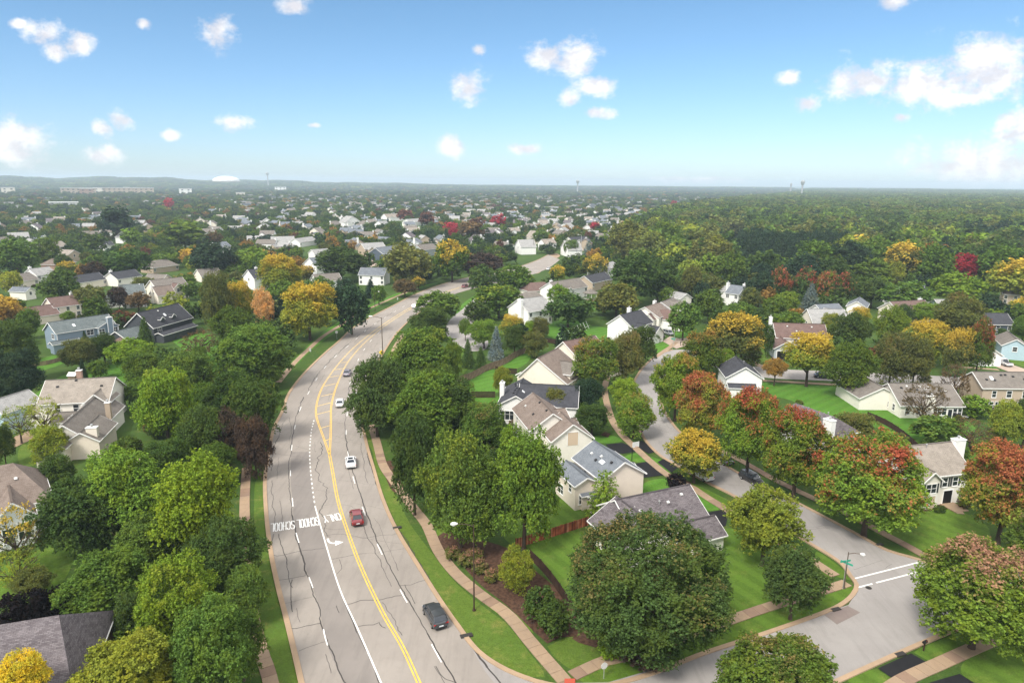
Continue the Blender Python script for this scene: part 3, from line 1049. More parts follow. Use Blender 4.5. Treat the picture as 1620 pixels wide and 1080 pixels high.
slab_area('driveway', [(1219, 563), (1244, 562), (1248, 569), (1222, 571)], M['sealer'])
area('patio', [(198, 728), (210, 716), (222, 722), (216, 740), (200, 742)], 0.085, M['drive'])

# --- lawns, verges and beds
AZ = [0.0]
for px, mt in (
        ([(560, 700), (585, 680), (598, 735), (605, 745), (630, 790), (650, 830), (688, 880), (720, 920), (760, 955), (800, 985), (836, 1030), (862, 1070), (840, 1070), (790, 1048), (757, 1025), (738, 1002), (696, 945), (666, 896), (630, 834), (608, 786), (594, 740), (583, 705)], 'verge'),
        ([(420, 780), (428, 870), (440, 925), (457, 995), (474, 1085), (440, 1092), (422, 1030), (412, 985), (405, 900), (402, 800), (405, 760), (416, 740)], 'verge'),
        ([(905, 1066), (958, 1042), (1010, 1030), (1150, 984), (1330, 928), (1350, 926), (1350, 938), (1335, 953), (1300, 966), (1211, 999), (1113, 1031), (1039, 1060), (990, 1074), (930, 1084)], 'lawn'),
        ([(866, 1022), (888, 1010), (920, 1005), (965, 1020), (975, 1032), (910, 1062), (893, 1052)], 'verge'),
        ([(828, 878), (905, 838), (935, 845), (960, 900), (930, 960), (905, 948), (868, 905)], 'lawn'),
        ([(1140, 836), (1156, 835), (1190, 850), (1280, 890), (1318, 914), (1316, 927), (1222, 955), (1150, 979), (1120, 960), (1110, 880)], 'lawn'),
        ([(1292, 872), (1342, 908), (1348, 918), (1328, 913), (1290, 888)], 'lawn'),
        ([(1022, 762), (1054, 757), (1092, 772), (1096, 780), (1060, 800), (1020, 792)], 'lawn_b'),
        ([(1015, 716), (1030, 727), (1008, 731), (988, 722)], 'lawn_b'),
        ([(1030, 722), (1046, 727), (1062, 748), (1050, 745)], 'lawn_b'),
        ([(1098, 776), (1110, 784), (1145, 802), (1118, 808), (1098, 800), (1090, 782)], 'lawn_b'),
        ([(1062, 752), (1160, 797), (1150, 803), (1112, 781), (1070, 760)], 'lawn'),
        ([(940, 690), (965, 688), (985, 697), (960, 701), (945, 700)], 'lawn_b'),
        ([(1383, 843), (1400, 823), (1440, 808), (1510, 806), (1560, 830), (1560, 860), (1500, 890), (1484, 889), (1440, 863)], 'lawn'),
        ([(1520, 1062), (1620, 1002), (1700, 970), (1760, 1060), (1600, 1120)], 'lawn'),
        ([(1340, 1077), (1388, 1058), (1418, 1076), (1380, 1100)], 'lawn'),
        ([(1446, 1032), (1472, 1018), (1560, 982), (1660, 946), (1690, 960), (1560, 1014), (1475, 1048)], 'lawn'),
        ([(724, 605), (735, 600), (780, 585), (784, 600), (784, 622), (730, 622)], 'lawn_b'),
        ([(780, 580), (800, 570), (825, 558), (838, 560), (825, 580), (800, 585)], 'lawn_b'),
        ([(735, 630), (785, 626), (790, 645), (745, 650)], 'lawn_b'),
        ([(862, 525), (880, 508), (915, 508), (940, 520), (900, 535), (880, 536)], 'lawn_b'),
        ([(912, 530), (935, 516), (965, 520), (962, 538), (930, 545)], 'lawn_b'),
        ([(925, 470), (942, 475), (942, 490), (930, 490)], 'lawn_b'),
        ([(1205, 606), (1260, 608), (1330, 612), (1385, 622), (1400, 640), (1420, 660), (1440, 690), (1430, 700), (1400, 680), (1330, 665), (1290, 650), (1240, 630), (1205, 625)], 'lawn_b'),
        ([(1380, 640), (1430, 658), (1525, 665), (1540, 700), (1440, 700), (1400, 665)], 'lawn_b'),
        ([(1430, 700), (1520, 700), (1620, 695), (1640, 720), (1560, 735), (1520, 720), (1440, 720)], 'lawn'),
        ([(1205, 545), (1225, 565), (1240, 580), (1215, 578), (1195, 565)], 'lawn'),
        ([(1045, 540), (1060, 545), (1048, 555), (1035, 562), (1030, 548)], 'lawn_b'),
        ([(1065, 522), (1080, 518), (1100, 522), (1098, 530), (1080, 535), (1062, 532)], 'lawn_b'),
        ([(1500, 572), (1540, 566), (1560, 572), (1580, 582), (1540, 580)], 'lawn_b'),
        ([(1590, 555), (1620, 560), (1620, 580), (1600, 573)], 'lawn'),
        ([(790, 830), (880, 790), (940, 800), (930, 830), (830, 868), (815, 865)], 'lawn'),
        ([(700, 825), (735, 838), (740, 870), (715, 880), (690, 850)], 'lawn'),
        ([(700, 872), (718, 896), (755, 930), (795, 958), (836, 985), (845, 1002), (810, 985), (770, 958), (730, 925), (702, 888)], 'lawn'),
        ([(30, 640), (60, 620), (110, 590), (190, 575), (220, 590), (180, 610), (100, 612), (60, 660)], 'lawn_b'),
        ([(40, 700), (90, 690), (80, 720), (40, 740)], 'verge'),
        ([(10, 890), (60, 870), (110, 860), (100, 920), (60, 950), (10, 960)], 'lawn'),
        ([(275, 530), (330, 528), (345, 560), (350, 600), (330, 610), (310, 570)], 'lawn_b'),
        ([(40, 575), (100, 560), (110, 570), (50, 590)], 'lawn_b'),
        ([(455, 590), (500, 548), (540, 520), (590, 490), (618, 475), (660, 458), (700, 445), (640, 460), (560, 495), (500, 535), (440, 600)], 'lawn_b'),
        ([(730, 500), (745, 485), (765, 470), (758, 465), (735, 478), (722, 495)], 'lawn_b'),
        ([(588, 402), (605, 406), (618, 412), (604, 416), (592, 411)], 'lawn_b'),
        ([(715, 548), (740, 556), (742, 580), (720, 600), (700, 580)], 'lawn'),
        ([(606, 580), (636, 530), (660, 512), (640, 545), (628, 570), (618, 600)], 'lawn'),
        ([(158, 400), (180, 398), (205, 398), (180, 404), (162, 406)], 'lawn_b')):
    AZ[0] += 0.0011
    area('lawn' if mt != 'verge' else 'grass_verge', px, AZ[0], M[mt])
    if len(px) and px[0][1] < 760:
        keep(gpts(px))
for px in ([(690, 850), (718, 838), (745, 850), (790, 862), (822, 878), (850, 905), (905, 952), (925, 990), (915, 1006), (886, 1008), (866, 1018), (846, 1000), (800, 956), (760, 925), (730, 893)],
           [(1455, 795), (1500, 790), (1520, 800), (1495, 805), (1450, 808)],
           [(905, 1010), (960, 990), (1030, 1000), (1060, 1015), (1000, 1032), (960, 1028)],
           [(1078, 775), (1070, 765), (1078, 758), (1092, 762), (1092, 772)],
           [(950, 688), (957, 683), (966, 686), (962, 692)],
           [(608, 730), (618, 728), (635, 760), (640, 785), (625, 780), (612, 760)]):
    AZ[0] += 0.0011
    area('mulch_bed', px, AZ[0], M['mulch'])
pad = MB()
a_, b_, c_, d_ = P(893, 1074), P(910, 1074), P(910, 1082), P(893, 1083)
pad.poly([(p.x, p.y, 0.112) for p in (d_, c_, b_, a_)])
tag(fix_up(pad).build('tactile_paving', M['red_pad']), kind='structure')

# ================================================================== houses
_win_cache = {}


def win_mesh(wd, ht, style):
    key = (round(wd, 2), round(ht, 2), style)
    if key in _win_cache:
        return _win_cache[key]
    fr, gl = MB(), MB()
    t = 0.10
    # local: x across, z up from the sill, y = -depth outwards; the wall plane is y = 0
    fr.box(-wd / 2 - t, -0.07, -t, wd / 2 + t, 0.02, 0.0)
    fr.box(-wd / 2 - t, -0.07, ht, wd / 2 + t, 0.02, ht + t)
    fr.box(-wd / 2 - t, -0.065, 0, -wd / 2, 0.02, ht)
    fr.box(wd / 2, -0.065, 0, wd / 2 + t, 0.02, ht)
    fr.box(-wd / 2 - t - .04, -0.12, -t - 0.05, wd / 2 + t + .04, -0.001, -t)
    nx = {'single': 1, 'double': 2, 'triple': 3, 'sash': 1, 'door': 2, 'arch': 1}[style]
    for k in range(1, nx):
        x = -wd / 2 + wd * k / nx
        fr.box(x - 0.045, -0.06, 0, x + 0.045, 0.02, ht)
    if style in ('sash', 'double', 'arch'):
        fr.box(-wd / 2, -0.055, ht * 0.5 - 0.03, wd / 2, 0.02, ht * 0.5 + 0.03)
    if style in ('triple', 'door'):
        fr.box(-wd / 2, -0.05, ht * 0.62 - 0.02, wd / 2, 0.02, ht * 0.62 + 0.02)
    gl.poly([(-wd / 2, -0.012, 0), (wd / 2, -0.012, 0), (wd / 2, -0.012, ht), (-wd / 2, -0.012, ht)])
    _win_cache[key] = (fr.mesh('window', M['white']), gl.mesh('pane', M['glass']))
    return _win_cache[key]


HOUSES = []       # dicts: root, rect of the photo, distance


class House:
    def __init__(self, name, A, B, label, C=None, depth=10.0, ze=5.4, wall='white', roof='grey', group=None, cat='house', width=None):
        a = P(A[0], A[1], ze)
        if width:      # A and C give the side eave; the gable end of this width stands square to it
            c = P(C[0], C[1], ze)
            dc = (c - a).normalized()
            b = a + Vector((dc.y, -dc.x, 0)) * width
        else:
            b = P(B[0], B[1], ze)
        self.L = (b - a).length
        self.rz = math.atan2(b.y - a.y, b.x - a.x)
        self.root = empty(name, (a.x, a.y, 0), self.rz)
        tag(self.root, label, cat, group)
        self.ze, self.wall, self.roof = ze, wall, roof
        if C is not None:
            c = P(C[0], C[1], ze)
            depth = abs((c - a).dot(Vector((-math.sin(self.rz), math.cos(self.rz), 0))))
        self.D = depth
        self.blocks = []
        self.M = Matrix.Translation(self.root.location) @ Matrix.Rotation(self.rz, 4, 'Z')
        HOUSES.append(self)

    def loc(self, px, py, z):
        v = self.M.inverted() @ P(px, py, z)
        return v.x, v.y

    def world(self, x, y, z=0):
        return self.M @ Vector((x, y, z))

    def vol(self, x0, y0, x1, y1, ze=None, axis='x', pitch=0.55, z0=0.0, ov=0.35, hip=0.0, rt=0.5, wall=None, roof=None, trim=True, shed=False):
        """One gabled (or hipped) block. axis is the direction of the ridge; hip 0..1 shortens the ridge."""
        ze = ze or self.ze
        wall, roof = wall or self.wall, roof or self.roof
        i = ov
        X0, Y0, X1, Y1 = x0 + i, y0 + i, x1 - i, y1 - i
        W_ = (Y1 - Y0) if axis == 'x' else (X1 - X0)
        span = (y1 - y0) if axis == 'x' else (x1 - x0)
        rise = pitch * span / 2
        zr = ze + rise
        self.blocks.append((x0, y0, x1, y1, ze, zr, axis, rt, hip))
        wb = MB()
        ins = ov * pitch * (1.0 if rt == 0.5 else 1.0)
        zw = ze + ins - 0.02
        zt = zr - 0.06

        def T(u, v, z):       # u along the ridge, v across
            return (u, v, z) if axis == 'x' else (v, u, z)
        U0, U1, V0, V1 = (X0, X1, Y0, Y1) if axis == 'x' else (Y0, Y1, X0, X1)
        u0, u1, v0, v1 = (x0, x1, y0, y1) if axis == 'x' else (y0, y1, x0, x1)
        vr = v0 + (v1 - v0) * rt
        s = 1 if axis == 'x' else -1

        def face(b, pts, mi=0):
            pts = [T(*p) for p in pts]
            if s < 0:
                pts = pts[::-1]
            b.poly(pts, autouv(pts), mi)
        face(wb, [(U0, V0, z0), (U1, V0, z0), (U1, V0, zw), (U0, V0, zw)])
        face(wb, [(U1, V1, z0), (U0, V1, z0), (U0, V1, zw), (U1, V1, zw)])
        if hip:
            face(wb, [(U0, V1, z0), (U0, V0, z0), (U0, V0, zw), (U0, V1, zw)])
            face(wb, [(U1, V0, z0), (U1, V1, z0), (U1, V1, zw), (U1, V0, zw)])
        else:
            face(wb, [(U0, V1, z0), (U0, V0, z0), (U0, V0, zw), (U0, vr, zt), (U0, V1, zw)])
            face(wb, [(U1, V0, z0), (U1, V1, z0), (U1, V1, zw), (U1, vr, zt), (U1, V0, zw)])
        wb.build('wall', WALL[wall], self.root)
        th = 0.16
        rb = MB()
        hl = hip * span / 2
        ra, rc = (u0 + hl, u1 - hl)
        for dz, flipn in ((0.0, False), (-th, True)):
            quads = [[(u0, v0, ze + dz), (u1, v0, ze + dz), (rc, vr, zr + dz), (ra, vr, zr + dz)],
                     [(u1, v1, ze + dz), (u0, v1, ze + dz), (ra, vr, zr + dz), (rc, vr, zr + dz)]]
            if hip:
                quads += [[(u0, v1, ze + dz), (u0, v0, ze + dz), (ra, vr, zr + dz)], [(u1, v0, ze + dz), (u1, v1, ze + dz), (rc, vr, zr + dz)]]
            for q in quads:
                face(rb, q[::-1] if flipn else q)
        if not hip:
            for uu, sg in ((u0, -1), (u1, 1)):
                for va in (v0, v1):
                    q = [(uu, va, ze - th), (uu, vr, zr - th), (uu, vr, zr), (uu, va, ze)]
                    face(rb, q)
                    face(rb, q[::-1])
        rb.build('roof', ROOF[roof], self.root)
        # white fascia and gutter along the eaves, rake boards up the gables
        if trim:
            tb = MB()
            e = 0.07

            def seg(p, q, w_=0.06, t_=0.2):
                tb.bar(T(*p), T(*q), w_, t_)
            for va, sg in ((v0, -1), (v1, 1)):
                seg((u0, va + sg * 0.035, ze - 0.09), (u1, va + sg * 0.035, ze - 0.09), 0.09, 0.16)
            if hip:
                for uu, sg in ((u0, -1), (u1, 1)):
                    seg((uu + sg * 0.035, v0, ze - 0.09), (uu + sg * 0.035, v1, ze - 0.09), 0.09, 0.16)
            else:
                for uu, sg in ((u0, -1), (u1, 1)):
                    for va in (v0, v1):
                        seg((uu + sg * 0.04, va, ze - 0.13), (uu + sg * 0.04, vr, zr - 0.13), 0.07, 0.20)
            # soffit under the overhang
            tb.build('fascia', M['white'], self.root)
            if not hip:
                cap = MB()
                cap.bar(T(ra, vr, zr + 0.03), T(rc, vr, zr + 0.03), 0.3, 0.04)
                cap.build('ridge_cap', ROOF[roof], self.root)
        return self

    def window(self, side, blk, u, z, wd=1.0, ht=1.3, style='sash', shutters=False):
        """side: f (y0), b (y1), l (x0), r (x1) of block number blk; u metres along from its start."""
        x0, y0, x1, y1, ze, zr, axis, rt, hip = self.blocks[blk]
        i = 0.35
        if side == 'f':
            loc, rz = (x0 + u, y0 + i, z), 0
        elif side == 'b':
            loc, rz = (x1 - u, y1 - i, z), math.pi
        elif side == 'l':
            loc, rz = (x0 + i, y0 + u, z), -math.pi / 2
        else:
            loc, rz = (x1 - i, y0 + u, z), math.pi / 2
        fm, gm = win_mesh(wd, ht, style)
        o = mesh_obj('window', fm, self.root, loc, (0, 0, rz))
        mesh_obj('pane', gm, o)
        if shutters:
            for sg in (-1, 1):
                sb = MB()
                sb.box(-0.17, -0.05, -0.05, 0.17, 0.0, ht + 0.05)
                for k in range(6):
                    zz = 0.05 + k * ht / 6
                    sb.box(-0.13, -0.075, zz, 0.13, -0.05, zz + 0.12)
                s = sb.build('shutter', M['shutter'], self.root)
                m4 = Matrix.Translation(loc) @ Matrix.Rotation(rz, 4, 'Z') @ Matrix.Translation((sg * (wd / 2 + 0.30), 0, 0))
                s.matrix_local = m4
        return o

    def door(self, side, blk, u, wd=1.0, ht=2.1, mat='door_shade_dark', name='door', z=0.1, proud=0.05):
        x0, y0, x1, y1 = self.blocks[blk][:4]
        i = 0.35
        loc, rz = {'f': ((x0 + u, y0 + i, z), 0), 'b': ((x1 - u, y1 - i, z), math.pi), 'l': ((x0 + i, y0 + u, z), -math.pi / 2), 'r': ((x1 - i, y0 + u, z), math.pi / 2)}[side]
        b = MB()
        b.box(-wd / 2, -proud, 0, wd / 2, 0.0, ht)
        o = b.build(name, M[mat], self.root)
        o.location, o.rotation_euler = loc, (0, 0, rz)
        f = MB()
        for x in (-wd / 2 - 0.06, wd / 2 + 0.06):
            f.box(x - 0.06, -proud - 0.04, 0, x + 0.06, 0.0, ht + 0.12)
        f.box(-wd / 2, -proud - 0.035, ht, wd / 2, 0, ht + 0.12)
        if name == 'garage_door':
            for k in range(1, 4):
                f.box(-wd / 2, -proud - 0.01, ht * k / 4 - 0.012, wd / 2, -proud + 0.01, ht * k / 4 + 0.012)
        f.build('door_frame', M['white'], o)
        return o

    def chimney(self, x, y, z0, z1, w_=1.3, d_=0.8, wall='white'):
        b = MB()
        b.box(x - w_ / 2, y - d_ / 2, z0, x + w_ / 2, y + d_ / 2, z1)
        c = b.build('chimney', WALL[wall], self.root)
        t = MB()
        t.box(x - w_ / 2 - 0.08, y - d_ / 2 - 0.08, z1, x + w_ / 2 + 0.08, y + d_ / 2 + 0.08, z1 + 0.12)
        t.build('chimney_cap', M['white'], c)
        p = MB()
        p.tube([(x, y, z1 + 0.1), (x, y, z1 + 0.55)], [0.16, 0.16], 8)
        p.tube([(x, y, z1 + 0.55), (x, y, z1 + 0.66)], [0.28, 0.22], 8)
        p.build('flue', M['galv'], c)
        return c

    def on_roof(self, blk, u, v):
        """A point on the roof of a block: u along the ridge, v metres from the eave (negative: from the other eave)."""
        x0, y0, x1, y1, ze, zr, axis, rt, hip = self.blocks[blk]
        span = (y1 - y0) if axis == 'x' else (x1 - x0)
        half = span * rt if v >= 0 else span * (1 - rt)
        sl = (zr - ze) / half
        z = ze + abs(v) * sl
        a = (v if v >= 0 else span + v)
        x, y = (x0 + u, y0 + a) if axis == 'x' else (x0 + a, y0 + u)
        ang = math.atan(sl) * (1 if v >= 0 else -1)
        rot = (ang, 0, 0) if axis == 'x' else (0, -ang, 0)
        return Vector((x, y, z)), rot

    def vent(self, blk, u, v, kind='vent'):
        p, rot = self.on_roof(blk, u, v)
        b = MB()
        if kind == 'vent':
            b.box(-0.22, -0.2, 0.0, 0.22, 0.2, 0.2)
            o = b.build('roof_vent', M['black_metal'], self.root)
        elif kind == 'pipe':
            b.tube([(0, 0, -0.1), (0, 0, 0.5)], [0.07, 0.07], 8)
            b.tube([(0, 0, 0.45), (0, 0, 0.6)], [0.16, 0.13], 8)
            o = b.build('vent_pipe', M['galv'], self.root)
            rot = (0, 0, 0)
        elif kind == 'box':
            b.box(-0.2, -0.2, 0.0, 0.2, 0.2, 0.22)
            o = b.build('roof_vent', M['sign_back'], self.root)
        else:
            b.box(-0.35, -0.55, 0.0, 0.35, 0.55, 0.12)
            o = b.build('skylight', M['skylight'], self.root)
        o.location, o.rotation_euler = p, rot
        return o

    def vents(self, blk, n, seed=0, kinds=('vent', 'vent', 'box', 'pipe'), side=1):
        r_ = random.Random(seed)
        x0, y0, x1, y1, ze, zr, axis, rt, hip = self.blocks[blk]
        ln, span = ((x1 - x0), (y1 - y0)) if axis == 'x' else ((y1 - y0), (x1 - x0))
        for k in range(n):
            self.vent(blk, ln * (0.15 + 0.7 * (k + r_.random()) / n), side * span * rt * r_.uniform(0.45, 0.92), r_.choice(kinds))
        return self

    def row(self, side, blk, zs=(0.9, 3.4), n=3, wd=1.0, ht=1.3, style='sash', margin=1.4, shutters=False, skip=()):
        x0, y0, x1, y1 = self.blocks[blk][:4]
        ln = (x1 - x0) if side in 'fb' else (y1 - y0)
        for j, z in enumerate(zs):
            for k in range(n):
                if (j, k) in skip:
                    continue
                u = margin + (ln - 2 * margin) * (k / (n - 1) if n > 1 else 0.5)
                self.window(side, blk, u, z, wd, ht, style, shutters)
        return self

    def finish(self):
        pts = []
        for (x0, y0, x1, y1, ze, zr, *_r_) in self.blocks:
            for x in (x0, x1):
                for y in (y0, y1):
                    for z in (0, ze, zr):
                        pts.append(self.world(x, y, z))
        pr = [proj(p) for p in pts]
        self.rect = (min(p[0] for p in pr), min(p[1] for p in pr), max(p[0] for p in pr), max(p[1] for p in pr))
        self.dist = min(p[2] for p in pr)
        for (x0, y0, x1, y1, *_r_) in self.blocks:
            keep([self.world(x, y) for x, y in ((x0 - 1, y0 - 1), (x1 + 1, y0 - 1), (x1 + 1, y1 + 1), (x0 - 1, y1 + 1))])
        return self


def deck(h, x0, y0, x1, y1, z=0.6, mat='grey_fence'):
    r_ = h.root
    d = MB()
    n = max(2, int((x1 - x0) / 0.25))
    for k in range(n):
        xa = x0 + (x1 - x0) * k / n
        d.box(xa + 0.01, y0, z - 0.05, xa + (x1 - x0) / n - 0.01, y1, z)
    for x in (x0 + .1, x1 - .1):
        d.box(x - .06, y0, 0, x + .06, y0 + .12, z + 0.9)
    d.box(x0, y0, z + 0.85, x1, y0 + 0.08, z + 0.92)
    d.build('deck', M[mat], r_)


# --- centre row
h = House('house', (951, 761), None, 'cream gabled house with a blue-grey shingle roof, behind the small pine', C=(904, 724), wall='peach', roof='grey', ze=5.4, width=8.3)
h.vol(0, 0, h.L, h.D, axis='y', pitch=0.62)
h.vol(-3.6, h.D - 8.0, 1.0, h.D - 0.5, 4.3, axis='y', pitch=0.5)
h.vol(-2.4, 1.6, 1.0, 4.6, 2.5, axis='x', pitch=0.5, ov=.25)
h.vol(-1.4, 0.2, 0.8, 1.5, 2.4, axis='x', pitch=0.5, ov=.15)
h.vol(h.L - 1.0, h.D - 4, h.L + 2.6, h.D - .5, 2.9, axis='x', pitch=0.5)
h.window('l', 0, 5.6, 3.5, .9, 1.3)
h.window('l', 0, 2.4, 3.5, .8, 1.2)
h.window('l', 1, 2.0, 2.6, .8, 1.2)
h.window('l', 1, 5.2, .9, 1.6, 1.5, 'double')
h.window('l', 2, 1.5, .8, 2.0, 1.5, 'triple')
h.window('f', 2, 1.2, .8, 1.3, 1.5, 'double')
h.window('f', 1, 1.9, 1.0, 1.6, 1.5, 'double')
h.window('l', 3, .65, .8, .8, 1.3)
h.vents(0, 4, 3, ('vent', 'vent', 'box'))
h.vent(0, 3.6, 2.2, 'skylight')
h.finish()

h = House('house', (838, 682), None, 'brown-roofed cream house with a beige louvred panel high on its front gable', C=(809, 646), wall='offwhite', roof='brown', ze=5.3, width=9.0)
h.vol(0, 0, h.L, h.D, axis='y', pitch=0.70)
h.vol(2.8, -4.2, h.L + 2.2, 3.0, 4.5, axis='y', pitch=0.74)
h.vol(h.L - 1.5, 5.5, h.L + 3.2, h.D - 2, 2.7, axis='x', pitch=0.45)
h.vol(h.L * .55, h.D * .35, h.L + 0.6, h.D * .8, 5.5, axis='x', pitch=0.35)
h.door('f', 1, 4.3, 2.0, 2.5, 'beige_panel', 'louvre_panel', z=3.4, proud=0.04)
h.window('l', 0, h.D * .35, .9, .9, 1.5)
h.window('l', 0, h.D * .55, .9, 1.8, 1.7, 'double')
h.window('l', 0, h.D * .8, .9, 1.8, 1.7, 'double')
h.window('l', 0, h.D * .75, 3.4, .8, 1.2)
h.vents(0, 4, 8, ('vent', 'box', 'pipe'))
h.finish()

h = House('house', (786, 640), (846, 643), 'white house with a charcoal roof and a sunroom of big dark windows', depth=13.5, wall='white', roof='dark', ze=4.3)
h.vol(0, 0, h.L, h.D, axis='y', pitch=0.55)
h.vol(h.L * .5, 1.5, h.L + 9.0, h.D - 1.0, 3.9, axis='x', pitch=0.60)
h.window('f', 0, 2.2, 1.0, 3.0, 1.9, 'triple')
h.window('f', 0, 6.2, 1.0, 1.6, 1.6, 'double')
h.chimney(0.2, 6.5, 0, 7.2, .9, 1.6)
h.vents(0, 6, 5)
h.vent(0, 5, -3, 'skylight')
h.finish()

h = House('house', (818, 596), (898, 608), 'long cream house with a two-level brown roof, next beyond the charcoal roof', depth=12.5, wall='cream', roof='brown', ze=4.0)
h.vol(0, 0, h.L, h.D, axis='y', pitch=0.80, rt=0.40)
h.vol(h.L * .42, 2.5, h.L * .98, h.D - 0.5, 5.6, axis='x', pitch=0.40, roof='taupe_d')
h.vol(-2.2, 3.5, 1.0, h.D - 1, 3.4, axis='y', pitch=0.6)
h.vents(0, 5, 9, ('box', 'pipe'))
h.window('f', 0, 3.0, .9, 1.4, 1.4, 'double')
h.finish()

h = House('house', (868, 560), (922, 575), 'white-gabled house with a mauve-brown roof, beside the row of upright posts', depth=12.5, wall='cream', roof='rbrown', ze=4.4)
h.vol(0, 0, h.L, h.D, axis='y', pitch=0.70, rt=0.42)
h.vol(h.L * .40, 3.0, h.L * 1.0, h.D - 0.5, 5.5, axis='x', pitch=0.40)
h.vol(-1.8, 3.0, 1.0, h.D - 1, 4.4, axis='y', pitch=0.6)
h.vol(h.L - 1, h.D * .6, h.L + 3.2, h.D, 2.9, axis='x', pitch=0.6)
h.vents(0, 3, 10, ('box', 'pipe'))
h.finish()

h = House('house', (959, 512), (1001, 519), 'white house with a charcoal roof, its tall gable end facing the lawn', depth=13, wall='white', roof='dark', ze=5.3)
h.vol(0, 0, h.L, h.D, axis='y', pitch=0.72)
h.vol(h.L * .5, 2.0, h.L + 2.4, 7.0, 5.0, axis='x', pitch=0.5)
h.vol(h.L * .8, 4.0, h.L + 5.5, 11.0, 3.0, axis='x', pitch=0.7)
h.chimney(2.6, 9.5, 4, 9.6, 1.2, .9)
h.window('f', 2, 1.2, .9, 1.0, 1.2)
h.finish()

h = House('house', (1016, 499), (1062, 505), 'cream house with a red-brown hipped wing, between two white gables', depth=12, wall='offwhite', roof='rbrown', ze=4.4)
h.vol(-5, 0, h.L * .6, h.D, axis='y', pitch=0.55, roof='brown')
h.vol(1, 2.0, h.L + 3, 11.0, 3.6, axis='x', pitch=0.62, hip=.8)
h.vol(1, -1.8, 5.4, 4, 3.6, axis='y', pitch=0.9)
h.window('f', 2, 2.2, .9, 1.4, 1.3, 'double')
h.door('f', 1, 7.6, 4.6, 2.2, 'white', 'garage_door')
h.finish()

h = House('house', (1030, 488), (1066, 492), 'white house with a slate-grey roof stepping down its slope, by the dark woods', depth=13, wall='white', roof='taupe_d', ze=5.0)
h.vol(0, 0, h.L, h.D, axis='y', pitch=0.65, rt=.42)
h.vol(h.L * .45, 3, h.L + 2.0, h.D - 1, 5.8, axis='x', pitch=0.4)
h.chimney(-.3, 4, 0, 7.2, .9, 1.8)
h.finish()
h = House('house', (1076, 473), (1096, 471), 'pale cream house half hidden by trees, top of the court', depth=10, wall='offwhite', roof='lgrey', ze=5.0)
h.vol(0, 0, h.L, h.D, axis='y', pitch=0.6)
h.finish()

h = House('house', (1148, 597), (1209, 599), 'white garage-like house with a dark blue-grey gable roof at the bend of the street', C=(1142, 579), wall='white', roof='dark', ze=4.6)
h.vol(0, 0, h.L, h.D, axis='y', pitch=0.62)
h.vol(.3, -2.4, h.L * .78, 0.6, 2.7, axis='x', pitch=0.5, roof='dark')
h.door('f', 1, 2.6, 4.2, 2.1, 'white', 'garage_door')
h.vent(0, 6, -3.6, 'pipe')
h.finish()

h = House('house', (1214, 664), (1296, 697), 'house with a mottled mauve-brown roof and a tall white chimney, behind the red maples', depth=11, wall='white', roof='mauve', ze=4.6)
h.vol(0, 0, h.L, h.D, axis='x', pitch=0.60, hip=.3)
h.vol(h.L - 3, 3.0, h.L + 2.2, 9.5, 3.4, axis='x', pitch=0.55)
h.chimney(h.L + .6, 1.4, 0, 8.6, 1.8, 1.2)
h.vents(0, 3, 4, ('pipe',), side=-1)
h.finish()

h = House('house', (1228, 534), (1312, 537), 'long brown-roofed house with its garage standing open', depth=11.5, wall='offwhite', roof='rbrown', ze=4.9)
h.vol(0, 0, h.L, h.D, axis='x', pitch=0.62)
h.vol(-2.2, -7.2, 4.8, 4, 3.1, axis='y', pitch=0.62, wall='grey')
h.chimney(-.7, 6.0, 0, 10.0, .8, 1.4)
h.row('f', 0, (3.2,), 4, 1.5, 1.3, 'double', margin=2.5, skip=((0, 0),))
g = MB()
g.box(-2.35, -.012, 0, 2.35, .03, 2.25)  # near-black panel painted in for the shade inside the garage
o = g.build('garage_shade_panel', M['door_shade_dark'], h.root)
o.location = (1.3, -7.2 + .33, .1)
g = MB()
for x in (-2.45, 2.45):
    g.box(x - .1, -.06, 0, x + .1, .03, 2.4)
g.box(-2.55, -.07, 2.25, 2.55, .03, 2.45)
g.build('door_frame', M['white'], o)
h.vents(0, 3, 12, ('pipe', 'box'))
h.finish()

h = House('house', (1425, 642), (1528, 643), 'long low white house with a taupe roof behind the bare tree, grill at its corner', C=(1386, 616), wall='offwhite', roof='taupe_d', ze=2.9)
h.vol(0, 0, h.L, h.D, axis='x', pitch=0.56)
h.vol(-6.5, h.D - 7.0, 4.0, h.D + 5.5, 2.9, axis='y', pitch=0.5)
h.window('l', 0, 3.2, .9, .9, 1.4)
h.window('l', 0, 5.8, .9, .8, 1.2)
h.window('f', 0, 1.8, .9, .9, 1.4)
h.window('f', 0, 4.2, .9, .9, 1.4)
h.window('f', 0, 8.9, .8, 3.0, 1.5, 'triple')
h.door('f', 0, 11.2, .9, 2.0, 'glass')
h.window('f', 0, 12.3, .6, .8, 1.7)
h.window('f', 0, 13.35, .6, .8, 1.7)
h.chimney(6.3, -.1, 0, 5.2, 1.5, .9, 'offwhite')
h.vents(0, 8, 21, ('box', 'box', 'vent'))
h.finish()

